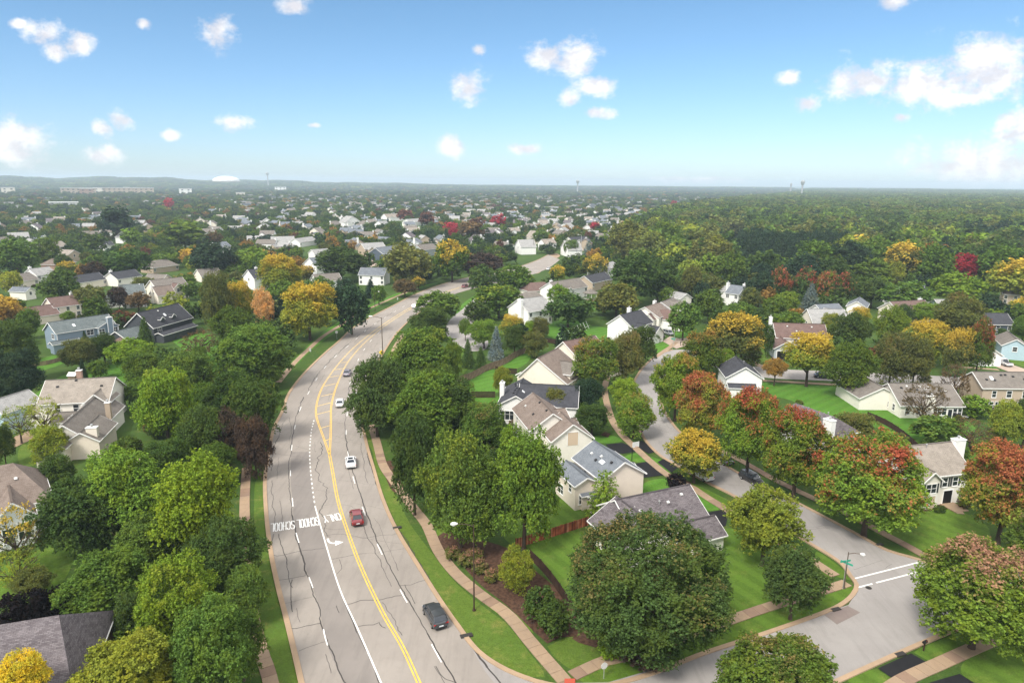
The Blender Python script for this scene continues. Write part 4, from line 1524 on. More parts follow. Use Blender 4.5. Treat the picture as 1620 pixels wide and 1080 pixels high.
h = House('house', (1555, 614), (1650, 615), 'two-storey tan house with a row of roof vents and a white arched window', C=(1514, 597), wall='tan', roof='taupe_d', ze=5.5)
h.vol(0, 0, h.L, h.D, axis='x', pitch=0.62)
h.window('f', 0, 3.0, 3.3, .9, 1.5, 'arch')
h.window('f', 0, 6.4, 3.3, 1.1, 1.5, 'sash')
h.window('f', 0, 10.0, 3.3, 1.1, 1.5, 'sash')
h.window('f', 0, .9, .7, .7, 1.4)
h.window('f', 0, 2.2, .7, 1.9, 1.5, 'double')
h.window('f', 0, 4.2, .7, 1.2, 1.5, 'double')
h.door('f', 0, 6.3, 1.8, 2.1, 'glass', 'patio_door')
h.window('f', 0, 9.6, .7, 1.8, 1.5, 'double')
h.vents(0, 6, 31, ('vent',))
h.vent(0, 3.4, 2.6, 'skylight')
h.finish()

h = House('house', (1446, 757.5), (1540, 747), 'white two-storey house with dark shutters and a large black front door', depth=9.6, wall='offwhite', roof='taupe', ze=5.2)
h.vol(0, 0, h.L, h.D, axis='x', pitch=0.72)
h.vol(1.0, -0.9, 5.0, 4.6, 4.75, axis='y', pitch=0.85)
h.vol(h.L - .8, 2.2, h.L + 3.4, h.D - .6, 2.9, axis='x', pitch=0.6)
h.window('f', 1, 2.0, 2.75, 1.9, 1.5, 'double', shutters=True)
h.window('f', 0, 6.5, 3.1, .95, 1.5, 'sash', shutters=True)
h.window('f', 0, 8.5, 3.1, .95, 1.5, 'sash', shutters=True)
h.window('f', 1, 1.0, .5, 1.1, 1.4, 'sash')
h.door('f', 1, 2.6, .9, 2.1, 'beige_panel')
h.door('f', 0, 7.4, 1.7, 2.25, 'door_shade_dark')
h.chimney(h.L + 1.2, 4.6, 0, 9.0, 2.0, 1.1)
h.vent(0, 6.0, 4.3, 'pipe')
st_ = MB()
st_.box(6.2, -2.6, 0, 8.8, .33, .16)
st_.build('porch_step', M['walk'], h.root)
h.finish()

h = House('house', (985, 851), (1124, 818), 'low corner house with a mottled mauve-grey roof behind the giant maple', depth=10.0, wall='offwhite', roof='mauve', ze=2.9)
cx0, cy1 = h.loc(929, 823, 2.9)
cxr, cyr = h.loc(978, 785, 6.0)
h.vol(cxr - 1.0, 0, h.L, h.D, axis='x', pitch=0.62)
h.vol(cx0, -3.0, 2 * cxr - cx0, cy1, 2.9, axis='y', pitch=0.62)
h.vol(h.L - 6.0, -4.4, h.L - 0.6, 1.4, 2.4, axis='x', pitch=0.60)
h.vents(0, 4, 41, ('box', 'pipe'))
h.vents(1, 3, 43, ('box', 'pipe'), side=-1)
h.window('f', 0, 9.0, .9, 1.4, 1.3, 'double')
h.finish()

# --- left side
h = House('house', (66, 640), (172, 634), 'large grey-shingled cream house with high central gable, left of the column tree', depth=11.5, wall='offwhite', roof='taupe', ze=5.6)
h.vol(-1, 0, h.L, h.D, axis='x', pitch=0.62)
h.vol(7.4, -1.0, 12.6, 6, 5.3, axis='y', pitch=0.85)
h.vol(h.L - 6.4, -17.5, h.L + 2.0, 3.0, 3.5, axis='y', pitch=0.78, roof='taupe_d')
h.vol(h.L - 6.4, -20.5, h.L - .9, -13, 3.3, axis='y', pitch=0.72, roof='taupe_d', wall='cream')
h.vol(h.L - 2.5, -18.0, h.L + 3.8, -8, 3.4, axis='y', pitch=0.6, roof='taupe_d', wall='peach')
h.vol(2.5, -4.5, h.L - 3, .6, 3.0, axis='x', pitch=0.55, roof='taupe_d')
h.vol(-9, 1.5, 1.0, 9, 3.0, axis='x', pitch=0.55)
h.window('f', 0, 3.6, 3.6, 1.0, 1.5)
h.window('f', 0, 7.0, 3.6, 1.0, 1.5)
h.window('f', 1, 1.9, 3.4, .8, 1.6, 'arch')
h.window('f', 1, 3.5, 3.4, .6, 1.2, 'arch')
h.window('f', 3, 2.6, 1.0, 1.6, 1.4, 'double')
h.chimney(h.L + 1.6, -5.5, 2.5, 6.9, .9, .9, 'tan')
h.chimney(h.L + 2.2, -16.5, 1, 5.6, 1.8, 1.0, 'cream')
h.chimney(5, 7.0, 8, 10.6, 1.0, .8, 'brick')
h.vents(0, 3, 51, ('vent',))
h.vents(2, 6, 52, ('box', 'box'))
h.finish()

h = House('house', (-60, 822), (52, 796), 'brown-shingled house with a white peaked window wall, far left', depth=13, wall='white', roof='brown', ze=4.6)
h.vol(-4, 0, h.L + 2.5, h.D, axis='x', pitch=0.68, hip=.6)
h.vol(h.L - 5.0, -3.6, h.L + .2, 5, 4.4, axis='y', pitch=0.95)
h.window('f', 1, 1.6, 1.0, 1.1, 2.0)
h.window('f', 1, 3.5, 1.0, 1.4, 2.4, 'double')
h.window('r', 1, 2.0, .8, 1.2, 1.5)
h.vents(0, 3, 61, ('box',))
h.finish()

h = House('house', (-252, 1256), (26, 1196), 'house under a broad mauve-grey shingled hip roof, bottom left of the yellow tree', depth=16, wall='brick', roof='mauve', ze=4.2)
h.vol(0, 0, h.L, h.D, axis='x', pitch=0.66, hip=.75)
h.vol(h.L - 11, 3.5, h.L + 3.5, h.D + 3.5, 4.2, axis='x', pitch=0.66, hip=.35)
h.vents(0, 4, 71, ('vent', 'box'))
h.finish()

h = House('house', (88, 528), (184, 513), 'slate-blue two-storey house with white trim and a blue chimney', C=(61, 523), wall='blue', roof='green', ze=5.6)
h.vol(0, 0, h.L, h.D, axis='x', pitch=0.66)
h.vol(h.L - 6.2, -1.3, h.L + .4, 5, 5.6, axis='y', pitch=0.50)
h.vol(-2.2, -2.6, 5.5, .6, 2.9, axis='x', pitch=0.5)
h.window('l', 0, 3.0, 3.6, 1.5, 1.5, 'double')
h.window('l', 0, 3.0, .9, 2.0, 1.6, 'triple')
h.window('f', 0, 9.6, 3.6, 1.9, 1.5, 'double')
h.window('f', 0, 10.2, .8, 2.6, 1.7, 'triple')
h.window('f', 0, 3.0, .9, 1.6, 1.6, 'double')
h.window('f', 1, 1.3, 3.6, 1.6, 1.4, 'double')
h.window('f', 1, 5.3, 3.6, 1.3, 1.4, 'double')
h.window('f', 1, 1.3, .9, 1.6, 1.4, 'double')
h.window('f', 1, 5.3, .9, 1.3, 1.4, 'double')
h.chimney(h.L - 2.6, -1.4, 0, 8.4, 1.5, .9, 'blue')
tb = MB()
for x in (h.L - 3.38, h.L - 1.82):
    tb.box(x - .07, -1.93, 0, x + .07, -1.84, 8.3)
tb.build('corner_board', M['white'], h.root)
tb = MB()
for x in (.38, h.L - 6.2 + .38, h.L + .02):
    y = .28 if x < 1 else -1.02
    tb.box(x - .09, y - .06, 0, x + .09, y + .02, 5.5)
tb.build('corner_board', M['white'], h.root)
h.vent(0, 6.0, 2.0, 'skylight')
h.finish()

h = House('house', (252, 517), (306, 502), 'charcoal house with dark dormers, right of the conical evergreen', depth=11, wall='char', roof='dark', ze=4.8)
h.vol(-2.5, 0, h.L, h.D, axis='x', pitch=0.85)
h.vol(2.0, 1.0, 4.2, 5.0, 6.6, axis='y', pitch=0.9, wall='char', roof='dark', ov=.2)
h.vol(7.2, 1.0, 9.4, 5.0, 6.6, axis='y', pitch=0.9, wall='char', roof='dark', ov=.2)
h.vol(-2, -3.0, h.L - 2, 1, 2.6, axis='x', pitch=0.4)
h.vol(-11.5, 2.0, -1, 10, 3.0, axis='x', pitch=0.6, roof='green')
h.window('f', 0, 3.0, 3.0, 1.6, 1.3, 'double')
h.vent(0, 9.0, 3.0, 'skylight')
h.vent(0, 8.0, 4.6, 'box')
h.finish()

h = House('house', (191, 467), (231, 464), 'white house with a grey-green roof and a line of upper windows, beside the purple tree', depth=10.5, wall='white', roof='green', ze=5.2)
h.vol(0, 0, h.L, h.D, axis='x', pitch=0.66)
h.vol(-7.5, 2.0, 1.0, 8.5, 3.2, axis='x', pitch=0.5)
h.vol(1.0, -2.0, h.L, .6, 2.7, axis='x', pitch=0.4)
h.row('f', 0, (3.5,), 4, 1.2, 1.3, 'double')
h.vent(0, 7.5, 4.8, 'box')
h.finish()
h = House('house', (255, 468), (279, 465), 'cream house with a dark brown single-storey wing and chimney', depth=9.5, wall='cream', roof='rbrown', ze=3.4)
h.vol(-1.5, 0, h.L, 7.5, axis='x', pitch=0.95, roof='brown')
h.vol(1.8, 7.0, h.L + 9.5, 17, 5.4, axis='x', pitch=0.66, roof='taupe_d')
h.vol(h.L + 1.5, 4.5, h.L + 5.5, 9, 5.2, axis='y', pitch=0.9)
h.chimney(-1.2, 4.5, 0, 7.0, 1.2, 1.2, 'offwhite')
h.window('l', 0, 3.7, 3.6, .8, 1.0)
h.window('f', 2, 2.0, 3.4, 1.1, 1.5, 'arch')
h.finish()
h = House('house', (92, 486), (130, 481), 'peach house with a plain red-brown roof, left of the charcoal houses', depth=9.5, wall='peach', roof='rbrown', ze=4.9)
h.vol(-1.5, 0, h.L, h.D, axis='x', pitch=0.66)
h.vol(-11, -2.5, -.6, 6, 2.9, axis='x', pitch=0.75)
h.row('f', 0, (3.2,), 3, 1.0, 1.3)
h.row('f', 0, (.8,), 3, 1.2, 1.5)
h.chimney(h.L - .5, 6.5, 4, 8.6, 1.0, .8, 'white')
h.finish()
# smaller houses of the middle distance: (A, B, depth, eave, wall, roof, label, extras)
MID = [
    ((58, 436), (90, 432), 10, 4.6, 'white', 'lgrey', 'white house with two broad white chimneys among the far left trees', 'c'),
    ((30, 446), (62, 441), 10, 3.2, 'cream', 'taupe_d', 'low cream house beside the two broad white chimneys', ''),
    ((88, 419), (122, 414), 10, 3.4, 'brick', 'brown', 'red-brick house with a brown hip roof, behind the yellow-topped tree', 'h'),
    ((118, 449), (170, 441), 10, 3.4, 'cream', 'dark', 'low house under a long charcoal roof, front of a pair', ''),
    ((186, 442), (226, 436), 10, 3.6, 'offwhite', 'dark', 'cream-gabled charcoal-roofed house with a white chimney', 'c'),
    ((78, 392), (108, 389), 11, 5.0, 'tan', 'taupe', 'tan house with a grey-brown roof, first of two joined', 'g'),
    ((108, 403), (128, 401), 12, 4.5, 'tan', 'taupe', 'tan house with its gable turned, right of the first tan one', 'y'),
    ((242, 424), (284, 419), 11, 3.2, 'tan', 'taupe_d', 'low brown-roofed house beside the thin white chimney', 'h'),
    ((255, 445), (275, 441), 10, 4.6, 'cream', 'taupe_d', 'small cream house peeking between trees left of the olive mass', 'y'),
    ((158, 389), (182, 387), 9, 3.4, 'white', 'dark', 'white dark-roofed cottage with a round window by the bright drive', 'g'),
    ((196, 376), (220, 374), 10, 4.8, 'white', 'lgrey', 'pale house half seen over the round olive tree, upper left', 'y'),
    ((345, 391), (366, 389), 10, 5.0, 'white', 'grey', 'white house with a slate roof, upper left centre', 'g'),
    ((383, 437), (402, 441), 12, 5.6, 'white', 'dark', 'tall white gable end with a chimney left of the olive-yellow tree', 'yc'),
    ((318, 437), (352, 434), 10, 3.2, 'cream', 'taupe_d', 'cream-and-brown house behind the dark olive tree', ''),
    ((430, 382), (467, 381), 11, 4.6, 'white', 'lgrey', 'white house with a broad pale grey roof, left of its twin', 'g'),
    ((475, 384), (502, 380), 10, 3.6, 'white', 'lgrey', 'pale-roofed house right of the broad grey roof', ''),
    ((478, 418), (500, 421), 12, 5.2, 'white', 'grey', 'white grey-roofed house with its gable to the camera', 'yp'),
    ((498, 402), (524, 400), 9, 3.2, 'white', 'lgrey', 'very pale low roof behind the grey-roofed gable', ''),
    ((500, 446), (542, 443), 10, 3.4, 'white', 'taupe_d', 'low white house with a chimney and grey-brown roof near the road', 'cg'),
    ((566, 435), (608, 436), 10.5, 5.0, 'white', 'grey', 'white two-storey house with a slate roof beside the pale drive', 'w'),
    ((577, 394), (612, 392), 12, 4.4, 'tan', 'lgrey', 'beige house with a pale rose-grey roof at the end of the drive', 'g'),
    ((606, 402), (644, 396), 12, 4.4, 'navy', 'grey', 'dark blue house with a slate roof beyond the pale drive', 'g'),
    ((668, 396), (694, 393), 11, 4.6, 'grey', 'taupe_d', 'grey-roofed house half behind the yellow-topped tree', 'c'),
    ((802, 486), (836, 494), 12, 5.4, 'white', 'lgrey', 'big white house with a broad chimney on its gable, by the court', 'ywC'),
    ((824, 476), (866, 474), 9, 4.4, 'white', 'taupe_d', 'low grey-roofed wing house just behind the big white gable', 'h'),
    ((836, 461), (880, 458), 10, 3.4, 'offwhite', 'rbrown', 'low house with a red-brown hip roof left of the white gable', 'h'),
    ((884, 461), (931, 453), 11, 5.2, 'white', 'taupe_d', 'white two-storey house with a tall white chimney over the court', 'cgw'),
    ((938, 448), (970, 441), 10, 4.0, 'tan', 'dark', 'dark-roofed house above the small orange gazebo', ''),
    ((958, 431), (984, 424), 11, 5.2, 'white', 'lgrey', 'white house with a tall chimney beside the orange-topped tree', 'c'),
    ((906, 382), (934, 380), 10, 4.8, 'offwhite', 'dark', 'cream house with a dark roof behind the blue spruces', 'g'),
    ((886, 392), (898, 396), 11, 4.8, 'white', 'lgrey', 'white gable in front of the dark-roofed cream house', 'y'),
    ((845, 377), (864, 375), 10, 4.8, 'cream', 'taupe', 'cream house with a yellowish gable, top of the avenue', 'yg'),
    ((814, 388), (824, 391), 12, 5.4, 'white', 'lgrey', 'tall narrow white gables left of the avenue lamps', 'y'),
    ((1146, 463), (1169, 466), 10, 5.2, 'white', 'grey', 'white house with a slate roof and square chimney in the right woods', 'c'),
    ((1166, 464), (1182, 462), 10, 5.0, 'white', 'lgrey', 'white-chimneyed house just right of the slate-roofed one', 'yc'),
    ((1263, 501), (1287, 513), 13, 3.6, 'cream', 'lgrey', 'pale grey gabled house left of the row of light roofs', 'y'),
    ((1286, 505), (1318, 511), 12, 3.4, 'white', 'lgrey', 'white house with several pale roof planes behind the brown roof', 'gh'),
    ((1304, 498), (1340, 496), 10, 3.4, 'white', 'grey', 'house with a dark blue-grey roof behind the pale roofs', ''),
    ((1338, 484), (1372, 487), 12, 4.6, 'offwhite', 'grey', 'cream-gabled house with a slate roof, right of the blue spruce', 'y'),
    ((1398, 472), (1420, 474), 10, 5.0, 'white', 'lgrey', 'white house with a chimney behind the long grey roof', 'yc'),
    ((1416, 466), (1474, 465), 10, 4.4, 'white', 'grey', 'house under a long slate-grey roof near the crimson tree', ''),
    ((1424, 495), (1480, 492), 11, 4.2, 'cream', 'rbrown', 'cream house with a red-brown roof and three skylights', 'gc'),
    ((1556, 513), (1606, 514), 10, 5.2, 'navy', 'dark', 'dark blue house with a charcoal roof and white windows', 'wc'),
    ((1584, 546), (1630, 550), 13, 4.2, 'lblue', 'taupe_d', 'pale blue-sided house at the right edge', 'y'),
    ((1551, 563), (1589, 563), 10, 3.2, 'white', 'lgrey', 'white garage end behind the white pickup', 'yG'),
    ((1586, 465), (1630, 468), 10, 4.6, 'tan', 'brown', 'tan house beneath the large yellow tree at the right edge', 'w'),
    ((-40, 650), (4, 655), 9, 4.8, 'lblue', 'lgrey', 'pale blue house corner at the left edge', 'y'),
    ((40, 462), (58, 459), 9, 3.6, 'offwhite', 'grey', 'small pale gable behind the orange-yellow tree', 'y'),
    ((1306, 452), (1330, 452), 9, 4.2, 'tan', 'brown', 'brown roof glimpsed between the reddish trees', ''),
    ((1470, 478), (1484, 482), 9, 4.2, 'lblue', 'lgrey', 'narrow pale green-grey house end among the dark trees', 'y'),
    ((612, 344), (640, 343), 14, 5.0, 'white', 'taupe', 'house with a brownish roof above the dark woods, centre left', 'g'),
    ((545, 352), (572, 351), 14, 6.0, 'white', 'lgrey', 'large white house with a pale gable tower left of the brownish roof', 'yg'),
    ((648, 352), (678, 350), 12, 4.4, 'white', 'lgrey', 'mint-pale roofed house right of the brownish roof', ''),
]
for k, (A, B, dp, ze, wl, rf, lab, ex) in enumerate(MID):
    h = House('house', A, B, lab, depth=dp, wall=wl, roof=rf, ze=ze)
    ax = 'y' if 'y' in ex else 'x'
    h.vol(0, 0, h.L, h.D, axis=ax, pitch=0.62, hip=.7 if 'h' in ex and 'g' not in ex else 0)
    if 'g' in ex:
        h.vol(h.L * .12, -2.2, h.L * .12 + 5.0, h.D * .5, ze - .4, axis='y', pitch=0.8)
    if 'p' in ex:
        h.vol(h.L * .1, -2.2, h.L * .9, .6, 2.6, axis='x', pitch=0.5, roof='brown')
    if 'c' in ex:
        h.chimney(h.L * (.9 if k % 2 else .1), h.D * .55, 1, ze + 3.8, 1.2, 1.0)
    if 'C' in ex:
        h.chimney(h.L * .66, -.3, 0, ze + 4.0, 2.2, 1.0)
    if 'G' in ex:
        h.door('f', 0, h.L * .5, h.L * .7, 2.2, 'white', 'garage_door')
    if 'w' in ex and ax == 'x':
        h.row('f', 0, (.9, ze - 1.9) if ze > 4.5 else (.9,), 3, 1.1, 1.3)
    elif 'w' in ex:
        h.window('f', 0, h.L * .3, .9, 1.1, 1.3)
        h.row('r', 0, (.9, ze - 1.9), 3, 1.1, 1.3)
    elif ax == 'x':
        h.row('f', 0, (ze - 1.9,), 2, 1.3, 1.3, 'double')
    else:
        h.window('f', 0, h.L * .5, ze - 1.6, 1.1, 1.3)
    h.finish()

# ================================================================== foliage meshes
def leaf_mesh(name, pos, nrm, size, rng, upright=0.0, aspect=1.0):
    """Diamond-shaped leaf sprays, slightly folded; a random value per spray is stored as 'leaf'."""
    n = len(pos)
    nrm = nrm / (np.linalg.norm(nrm, axis=1, keepdims=True) + 1e-9)
    t = rng.normal(size=(n, 3))
    u = np.cross(nrm, t)
    u /= np.linalg.norm(u, axis=1, keepdims=True) + 1e-9
    v = np.cross(nrm, u)
    s = (size * rng.uniform(0.65, 1.35, size=(n, 1)))
    a = pos + u * s
    b = pos + v * s * 0.62 * aspect + nrm * s * 0.18
    c = pos - u * s * 0.8
    d = pos - v * s * 0.62 * aspect + nrm * s * 0.18
    verts = np.stack([a, b, c, d], axis=1).reshape(-1, 3)
    me = bpy.data.meshes.new(name)
    me.vertices.add(n * 4)
    me.vertices.foreach_set('co', verts.astype(np.float32).ravel())
    me.loops.add(n * 4)
    me.loops.foreach_set('vertex_index', np.arange(n * 4, dtype=np.int32))
    me.polygons.add(n)
    me.polygons.foreach_set('loop_start', np.arange(n, dtype=np.int32) * 4)
    me.polygons.foreach_set('loop_total', np.full(n, 4, dtype=np.int32))
    att = me.attributes.new('leaf', 'FLOAT', 'FACE')
    att.data.foreach_set('value', rng.random(n).astype(np.float32))
    me.update(calc_edges=True)
    return me


def sph(rng, n):
    d = rng.normal(size=(n, 3))
    return d / np.linalg.norm(d, axis=1, keepdims=True)


def crown_mesh(name, seed, nblob, nleaf, leaf, flat=1.0, rough=0.12, inner=0.14, blob=(0.20, 0.34), droop=0.0, cone=0.0, jit=0.75):
    rng = np.random.default_rng(seed)
    k = np.arange(nblob) + 0.5
    ph = np.arccos(1 - 2 * k / nblob)
    th = math.pi * (1 + 5 ** 0.5) * k
    d = np.stack([np.cos(th) * np.sin(ph), np.sin(th) * np.sin(ph), np.cos(ph)], 1) + rng.normal(size=(nblob, 3)) * 0.16
    d /= np.linalg.norm(d, axis=1, keepdims=True)
    d = d[d[:, 2] > -0.93]
    nb = len(d)
    low = 1 + rough * 1.3 * np.array([mnoise.noise(Vector((x * 1.9 + seed, y * 1.9, z * 1.9))) for x, y, z in d])
    rad = rng.uniform(0.66, 0.82, size=(nb, 1)) * low[:, None]
    c = d * rad
    if cone:
        c[:, :2] *= (1 - cone * np.clip(c[:, 2:3], -1, 1))
    br = rng.uniform(*blob, size=nb)
    pr = br ** 2 / (br ** 2).sum()
    # twigs on the boughs, a handful of leaf sprays on every twig
    per = 7
    nt = int(nleaf * (1 - inner) / per)
    n1 = nt * per
    idx = rng.choice(nb, size=nt, p=pr)
    v = sph(rng, nt)
    out = (v * d[idx]).sum(1)
    back = out < -0.25
    v[back] -= 2 * out[back][:, None] * d[idx][back]
    up = v[:, 2] < -0.35
    v[up, 2] *= -1
    r = br[idx][:, None] * (0.62 + 0.62 * rng.random((nt, 1)) ** 0.9)
    sc = np.array([1, 1, flat])
    tw = c[idx] + v * r * sc
    td = v * 0.55 + d[idx] * 0.45 + np.array([0, 0, 0.25]) + rng.normal(size=(nt, 3)) * 0.45 * jit
    td /= np.linalg.norm(td, axis=1, keepdims=True)
    tw, td = np.repeat(tw, per, 0), np.repeat(td, per, 0)
    tl = leaf * 2.1
    p = tw + td * (rng.random((n1, 1)) - .35) * tl * 1.3 + rng.normal(size=(n1, 3)) * tl * 0.30
    p[:, 2] -= droop * (p[:, 0] ** 2 + p[:, 1] ** 2) * 0.5
    nrm = td * 0.45 + np.array([0, 0, 0.55]) + rng.normal(size=(n1, 3)) * jit * 0.62
    n2 = nleaf - n1
    q = sph(rng, n2) * (rng.random((n2, 1)) ** 0.5) * 0.62
    p = np.vstack([p, q])
    nrm = np.vstack([nrm, sph(rng, n2)])
    p[:, 2] = np.maximum(p[:, 2], -1.0)
    p[:, :2] /= np.percentile(np.hypot(p[:, 0], p[:, 1]), 98.5)
    p[:, 2] /= np.percentile(p[:, 2], 99.3)
    return leaf_mesh(name, p, nrm, leaf, rng)


def conifer_mesh(name, seed, nleaf, leaf, levels=16, sharp=1.0):
    rng = np.random.default_rng(seed)
    P_, N_ = [], []
    per = nleaf / sum((1 - i / levels) ** 1.1 + 0.05 for i in range(levels))
    for i in range(levels):
        f = i / levels
        R0 = (1 - f) ** (0.85 * sharp) * 0.98 + 0.03
        z0 = -0.97 + 1.93 * f
        nbr = max(5, int(14 * (1 - f * 0.6)))
        n = int(per * ((1 - f) ** 1.1 + 0.05))
        ang0 = rng.random() * 6.28
        b = rng.integers(0, nbr, n)
        blen = R0 * rng.uniform(0.78, 1.08, nbr)[b]
        ang = ang0 + b * 2 * math.pi / nbr + rng.normal(size=n) * 0.10
        t = rng.random(n) ** 0.6
        r = blen * t
        w_ = 0.13 * (1 - t * 0.5)
        x, y = np.cos(ang) * r + rng.normal(size=n) * w_ * 0.35, np.sin(ang) * r + rng.normal(size=n) * w_ * 0.35
        z = z0 - 0.16 * t * R0 + 0.05 * t ** 3 + rng.normal(size=n) * 0.018
        P_.append(np.stack([x, y, z], 1))
        N_.append(np.stack([np.cos(ang) * 0.35, np.sin(ang) * 0.35, np.ones(n)], 1) + rng.normal(size=(n, 3)) * 0.35)
    return leaf_mesh(name, np.vstack(P_), np.vstack(N_), leaf, rng, aspect=0.7)


def trunk_mesh(name, seed, limbs=6, spread=0.55, rise=0.45, twigs=0, thick=1.0):
    """Trunk of unit height (ground to the middle of the crown); x and y are in crown radii."""
    r_ = random.Random(seed)
    b = MB()
    top = (r_.uniform(-.05, .05), r_.uniform(-.05, .05), 1.05)
    b.tube([(0, 0, -0.02), (0.004, 0.003, 0.06), (top[0] * .4, top[1] * .4, .5), top], [0.075 * thick, 0.055 * thick, 0.042 * thick, 0.018 * thick], 8)
    for k in range(limbs):
        a = k * 2.4 + r_.uniform(-.3, .3)
        z0 = r_.uniform(.38, .8)
        l = spread * r_.uniform(.7, 1.1)
        e = (math.cos(a) * l, math.sin(a) * l, z0 + rise * r_.uniform(.7, 1.2))
        m_ = (math.cos(a) * l * .45, math.sin(a) * l * .45, z0 + rise * .38)
        b.tube([(top[0] * z0, top[1] * z0, z0), m_, e], [0.032 * thick, 0.022 * thick, 0.008 * thick], 6)
        for j in range(twigs):
            a2 = a + r_.uniform(-.9, .9)
            t = r_.uniform(.4, 1)
            s = tuple(m_[i] + (e[i] - m_[i]) * t for i in range(3))
            b.tube([s, (s[0] + math.cos(a2) * .25, s[1] + math.sin(a2) * .25, s[2] + .16)], [0.009 * thick, 0.003 * thick], 4)
    return b.mesh(name, M['bark'])


NEAR = [crown_mesh('crown', 100 + i, 120 + 14 * i, 38000, 0.0285, flat=.85, rough=.46, blob=(.10, .34), cone=(.10, .24, .16, .05)[i]) for i in range(4)]
MAPLE = [crown_mesh('crown', 200 + i, 190, 46000, 0.0255, flat=.75, rough=.30, blob=(.09, .25), cone=(.26, .16, .22)[i]) for i in range(3)]
GIANT = [crown_mesh('crown', 260, 260, 90000, 0.0175, flat=.8, rough=.14, blob=(.08, .19), cone=.06)]
FEATHER = [crown_mesh('crown', 230 + i, 100, 26000, 0.028, flat=.8, rough=.38, blob=(.12, .34), inner=.08, jit=1.1) for i in range(2)]
MIDC = [crown_mesh('crown', 300 + i, 70, 5200, 0.070, rough=.26, blob=(.16, .34)) for i in range(5)]
FARC = [crown_mesh('crown', 400 + i, 34, 700, 0.17, rough=.22, blob=(.26, .42)) for i in range(4)]
SPARSE = [crown_mesh('crown', 500 + i, 90, 3400, 0.036, flat=.6, inner=.05, blob=(.12, .26), rough=.25) for i in range(2)]
SPRUCE = [conifer_mesh('crown', 600 + i, 9000, 0.06, 20) for i in range(2)]
PINE = [conifer_mesh('crown', 640, 7000, 0.055, 9, .55)]
SPRUCE_F = [conifer_mesh('crown', 620 + i, 1300, 0.14, 11) for i in range(2)]
BUSH = [crown_mesh('crown', 700 + i, 40, 3200, 0.085, rough=.18, inner=.1) for i in range(2)]
TRUNK = [trunk_mesh('trunk', i) for i in range(4)]
TRUNK_S = [trunk_mesh('trunk', 20 + i, 11, .8, .5, 6, 1.0) for i in range(2)]
LEAFM = {None: mat_leaf('leaves'),
         'red': mat_leaf('leaves_turning_red', (0.44, 0.070, 0.060), .60),
         'orange': mat_leaf('leaves_turning_orange', (0.42, 0.22, 0.065), .46),
         'yellow': mat_leaf('leaves_turning_yellow', (0.62, 0.43, 0.06), .62, top=.8),
         'bronze': mat_leaf('leaves_turning_bronze', (0.220, 0.155, 0.060), .40, 1.0),
         'pink': mat_leaf('leaves_turning_rose', (0.42, 0.20, 0.15), .22, 2.0, top=.8),
         'reds': mat_leaf('leaves_mostly_red', (0.44, 0.115, 0.070), .84),
         'lime': mat_leaf('leaves_tipped_lime', (0.24, 0.27, 0.035), .42)}
COL = {'G': (.060, .102, .028), 'g': (.090, .150, .030), 'l': (.130, .205, .030), 'L': (.175, .265, .032), 'y': (.195, .240, .038), 'Y': (.46, .40, .035),
       'o': (.118, .138, .042), 'b': (.115, .085, .045), 'P': (.062, .046, .038), 'B': (.135, .185, .200), 'C': (.032, .060, .034), 'R': (.30, .028, .050),
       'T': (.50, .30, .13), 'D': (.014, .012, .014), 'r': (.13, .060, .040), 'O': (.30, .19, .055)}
NAMES = {'G': 'dark green', 'g': 'green', 'l': 'bright green', 'L': 'lime green', 'y': 'yellow-green', 'Y': 'yellow', 'o': 'olive green', 'b': 'brownish', 'P': 'dark purple',
         'B': 'silver-blue', 'C': 'deep green', 'R': 'crimson', 'T': 'pale orange', 'D': 'near-black', 'r': 'reddish brown', 'O': 'orange'}
TREES = []


def place_tree(x, y, Rr, V, kind, col, turn=None, label=None, zb=0.0, name=None, seed=None, clear=None):
    """A tree at world x, y with crown radius Rr and half height V."""
    r_ = random.Random(seed if seed is not None else int(x * 13 + y * 7))
    conif = kind in ('spruce', 'spruce_f', 'pine')
    if clear is None:
        clear = 0.25 if conif else (0.0 if kind in ('bush',) else 0.14 * V + 0.7)
    zc = clear + V
    pool = {'near': NEAR, 'maple': MAPLE, 'giant': GIANT, 'feather': FEATHER, 'mid': MIDC, 'far': FARC, 'sparse': SPARSE, 'spruce': SPRUCE, 'pine': PINE, 'spruce_f': SPRUCE_F, 'bush': BUSH}[kind]
    nm = name or ('evergreen_tree' if conif else 'shrub' if kind == 'bush' else 'tree')
    root = empty(nm, (x, y, zb), r_.uniform(0, 6.28))
    cr = mesh_obj('crown', r_.choice(pool), root, (0, 0, zc), (0, 0, 0), (Rr, Rr * r_.uniform(.92, 1.06), V))
    if len(cr.data.materials) == 0:
        cr.data.materials.append(LEAFM[None])
    cr.material_slots[0].link = 'OBJECT'
    cr.material_slots[0].material = LEAFM[turn]
    c = COL[col]
    j = r_.uniform(.86, 1.16)
    cr.color = (c[0] * j * r_.uniform(.93, 1.07), c[1] * j, c[2] * j * r_.uniform(.9, 1.1), 1)
    if kind != 'bush':
        tk = r_.choice(TRUNK_S if kind == 'sparse' else TRUNK)
        mesh_obj('trunk', tk, root, (0, 0, 0), (0, 0, r_.uniform(0, 6)), (Rr if not conif else .9, Rr if not conif else .9, zc if not conif else zc * 1.2))
    root['category'] = 'tree' if kind != 'bush' else 'shrub'
    TREES.append(dict(root=root, x=x, y=y, R=Rr, V=V, zc=zc, col=col, turn=turn, kind=kind, label=label, px=proj((x, y, zc))))
    return root


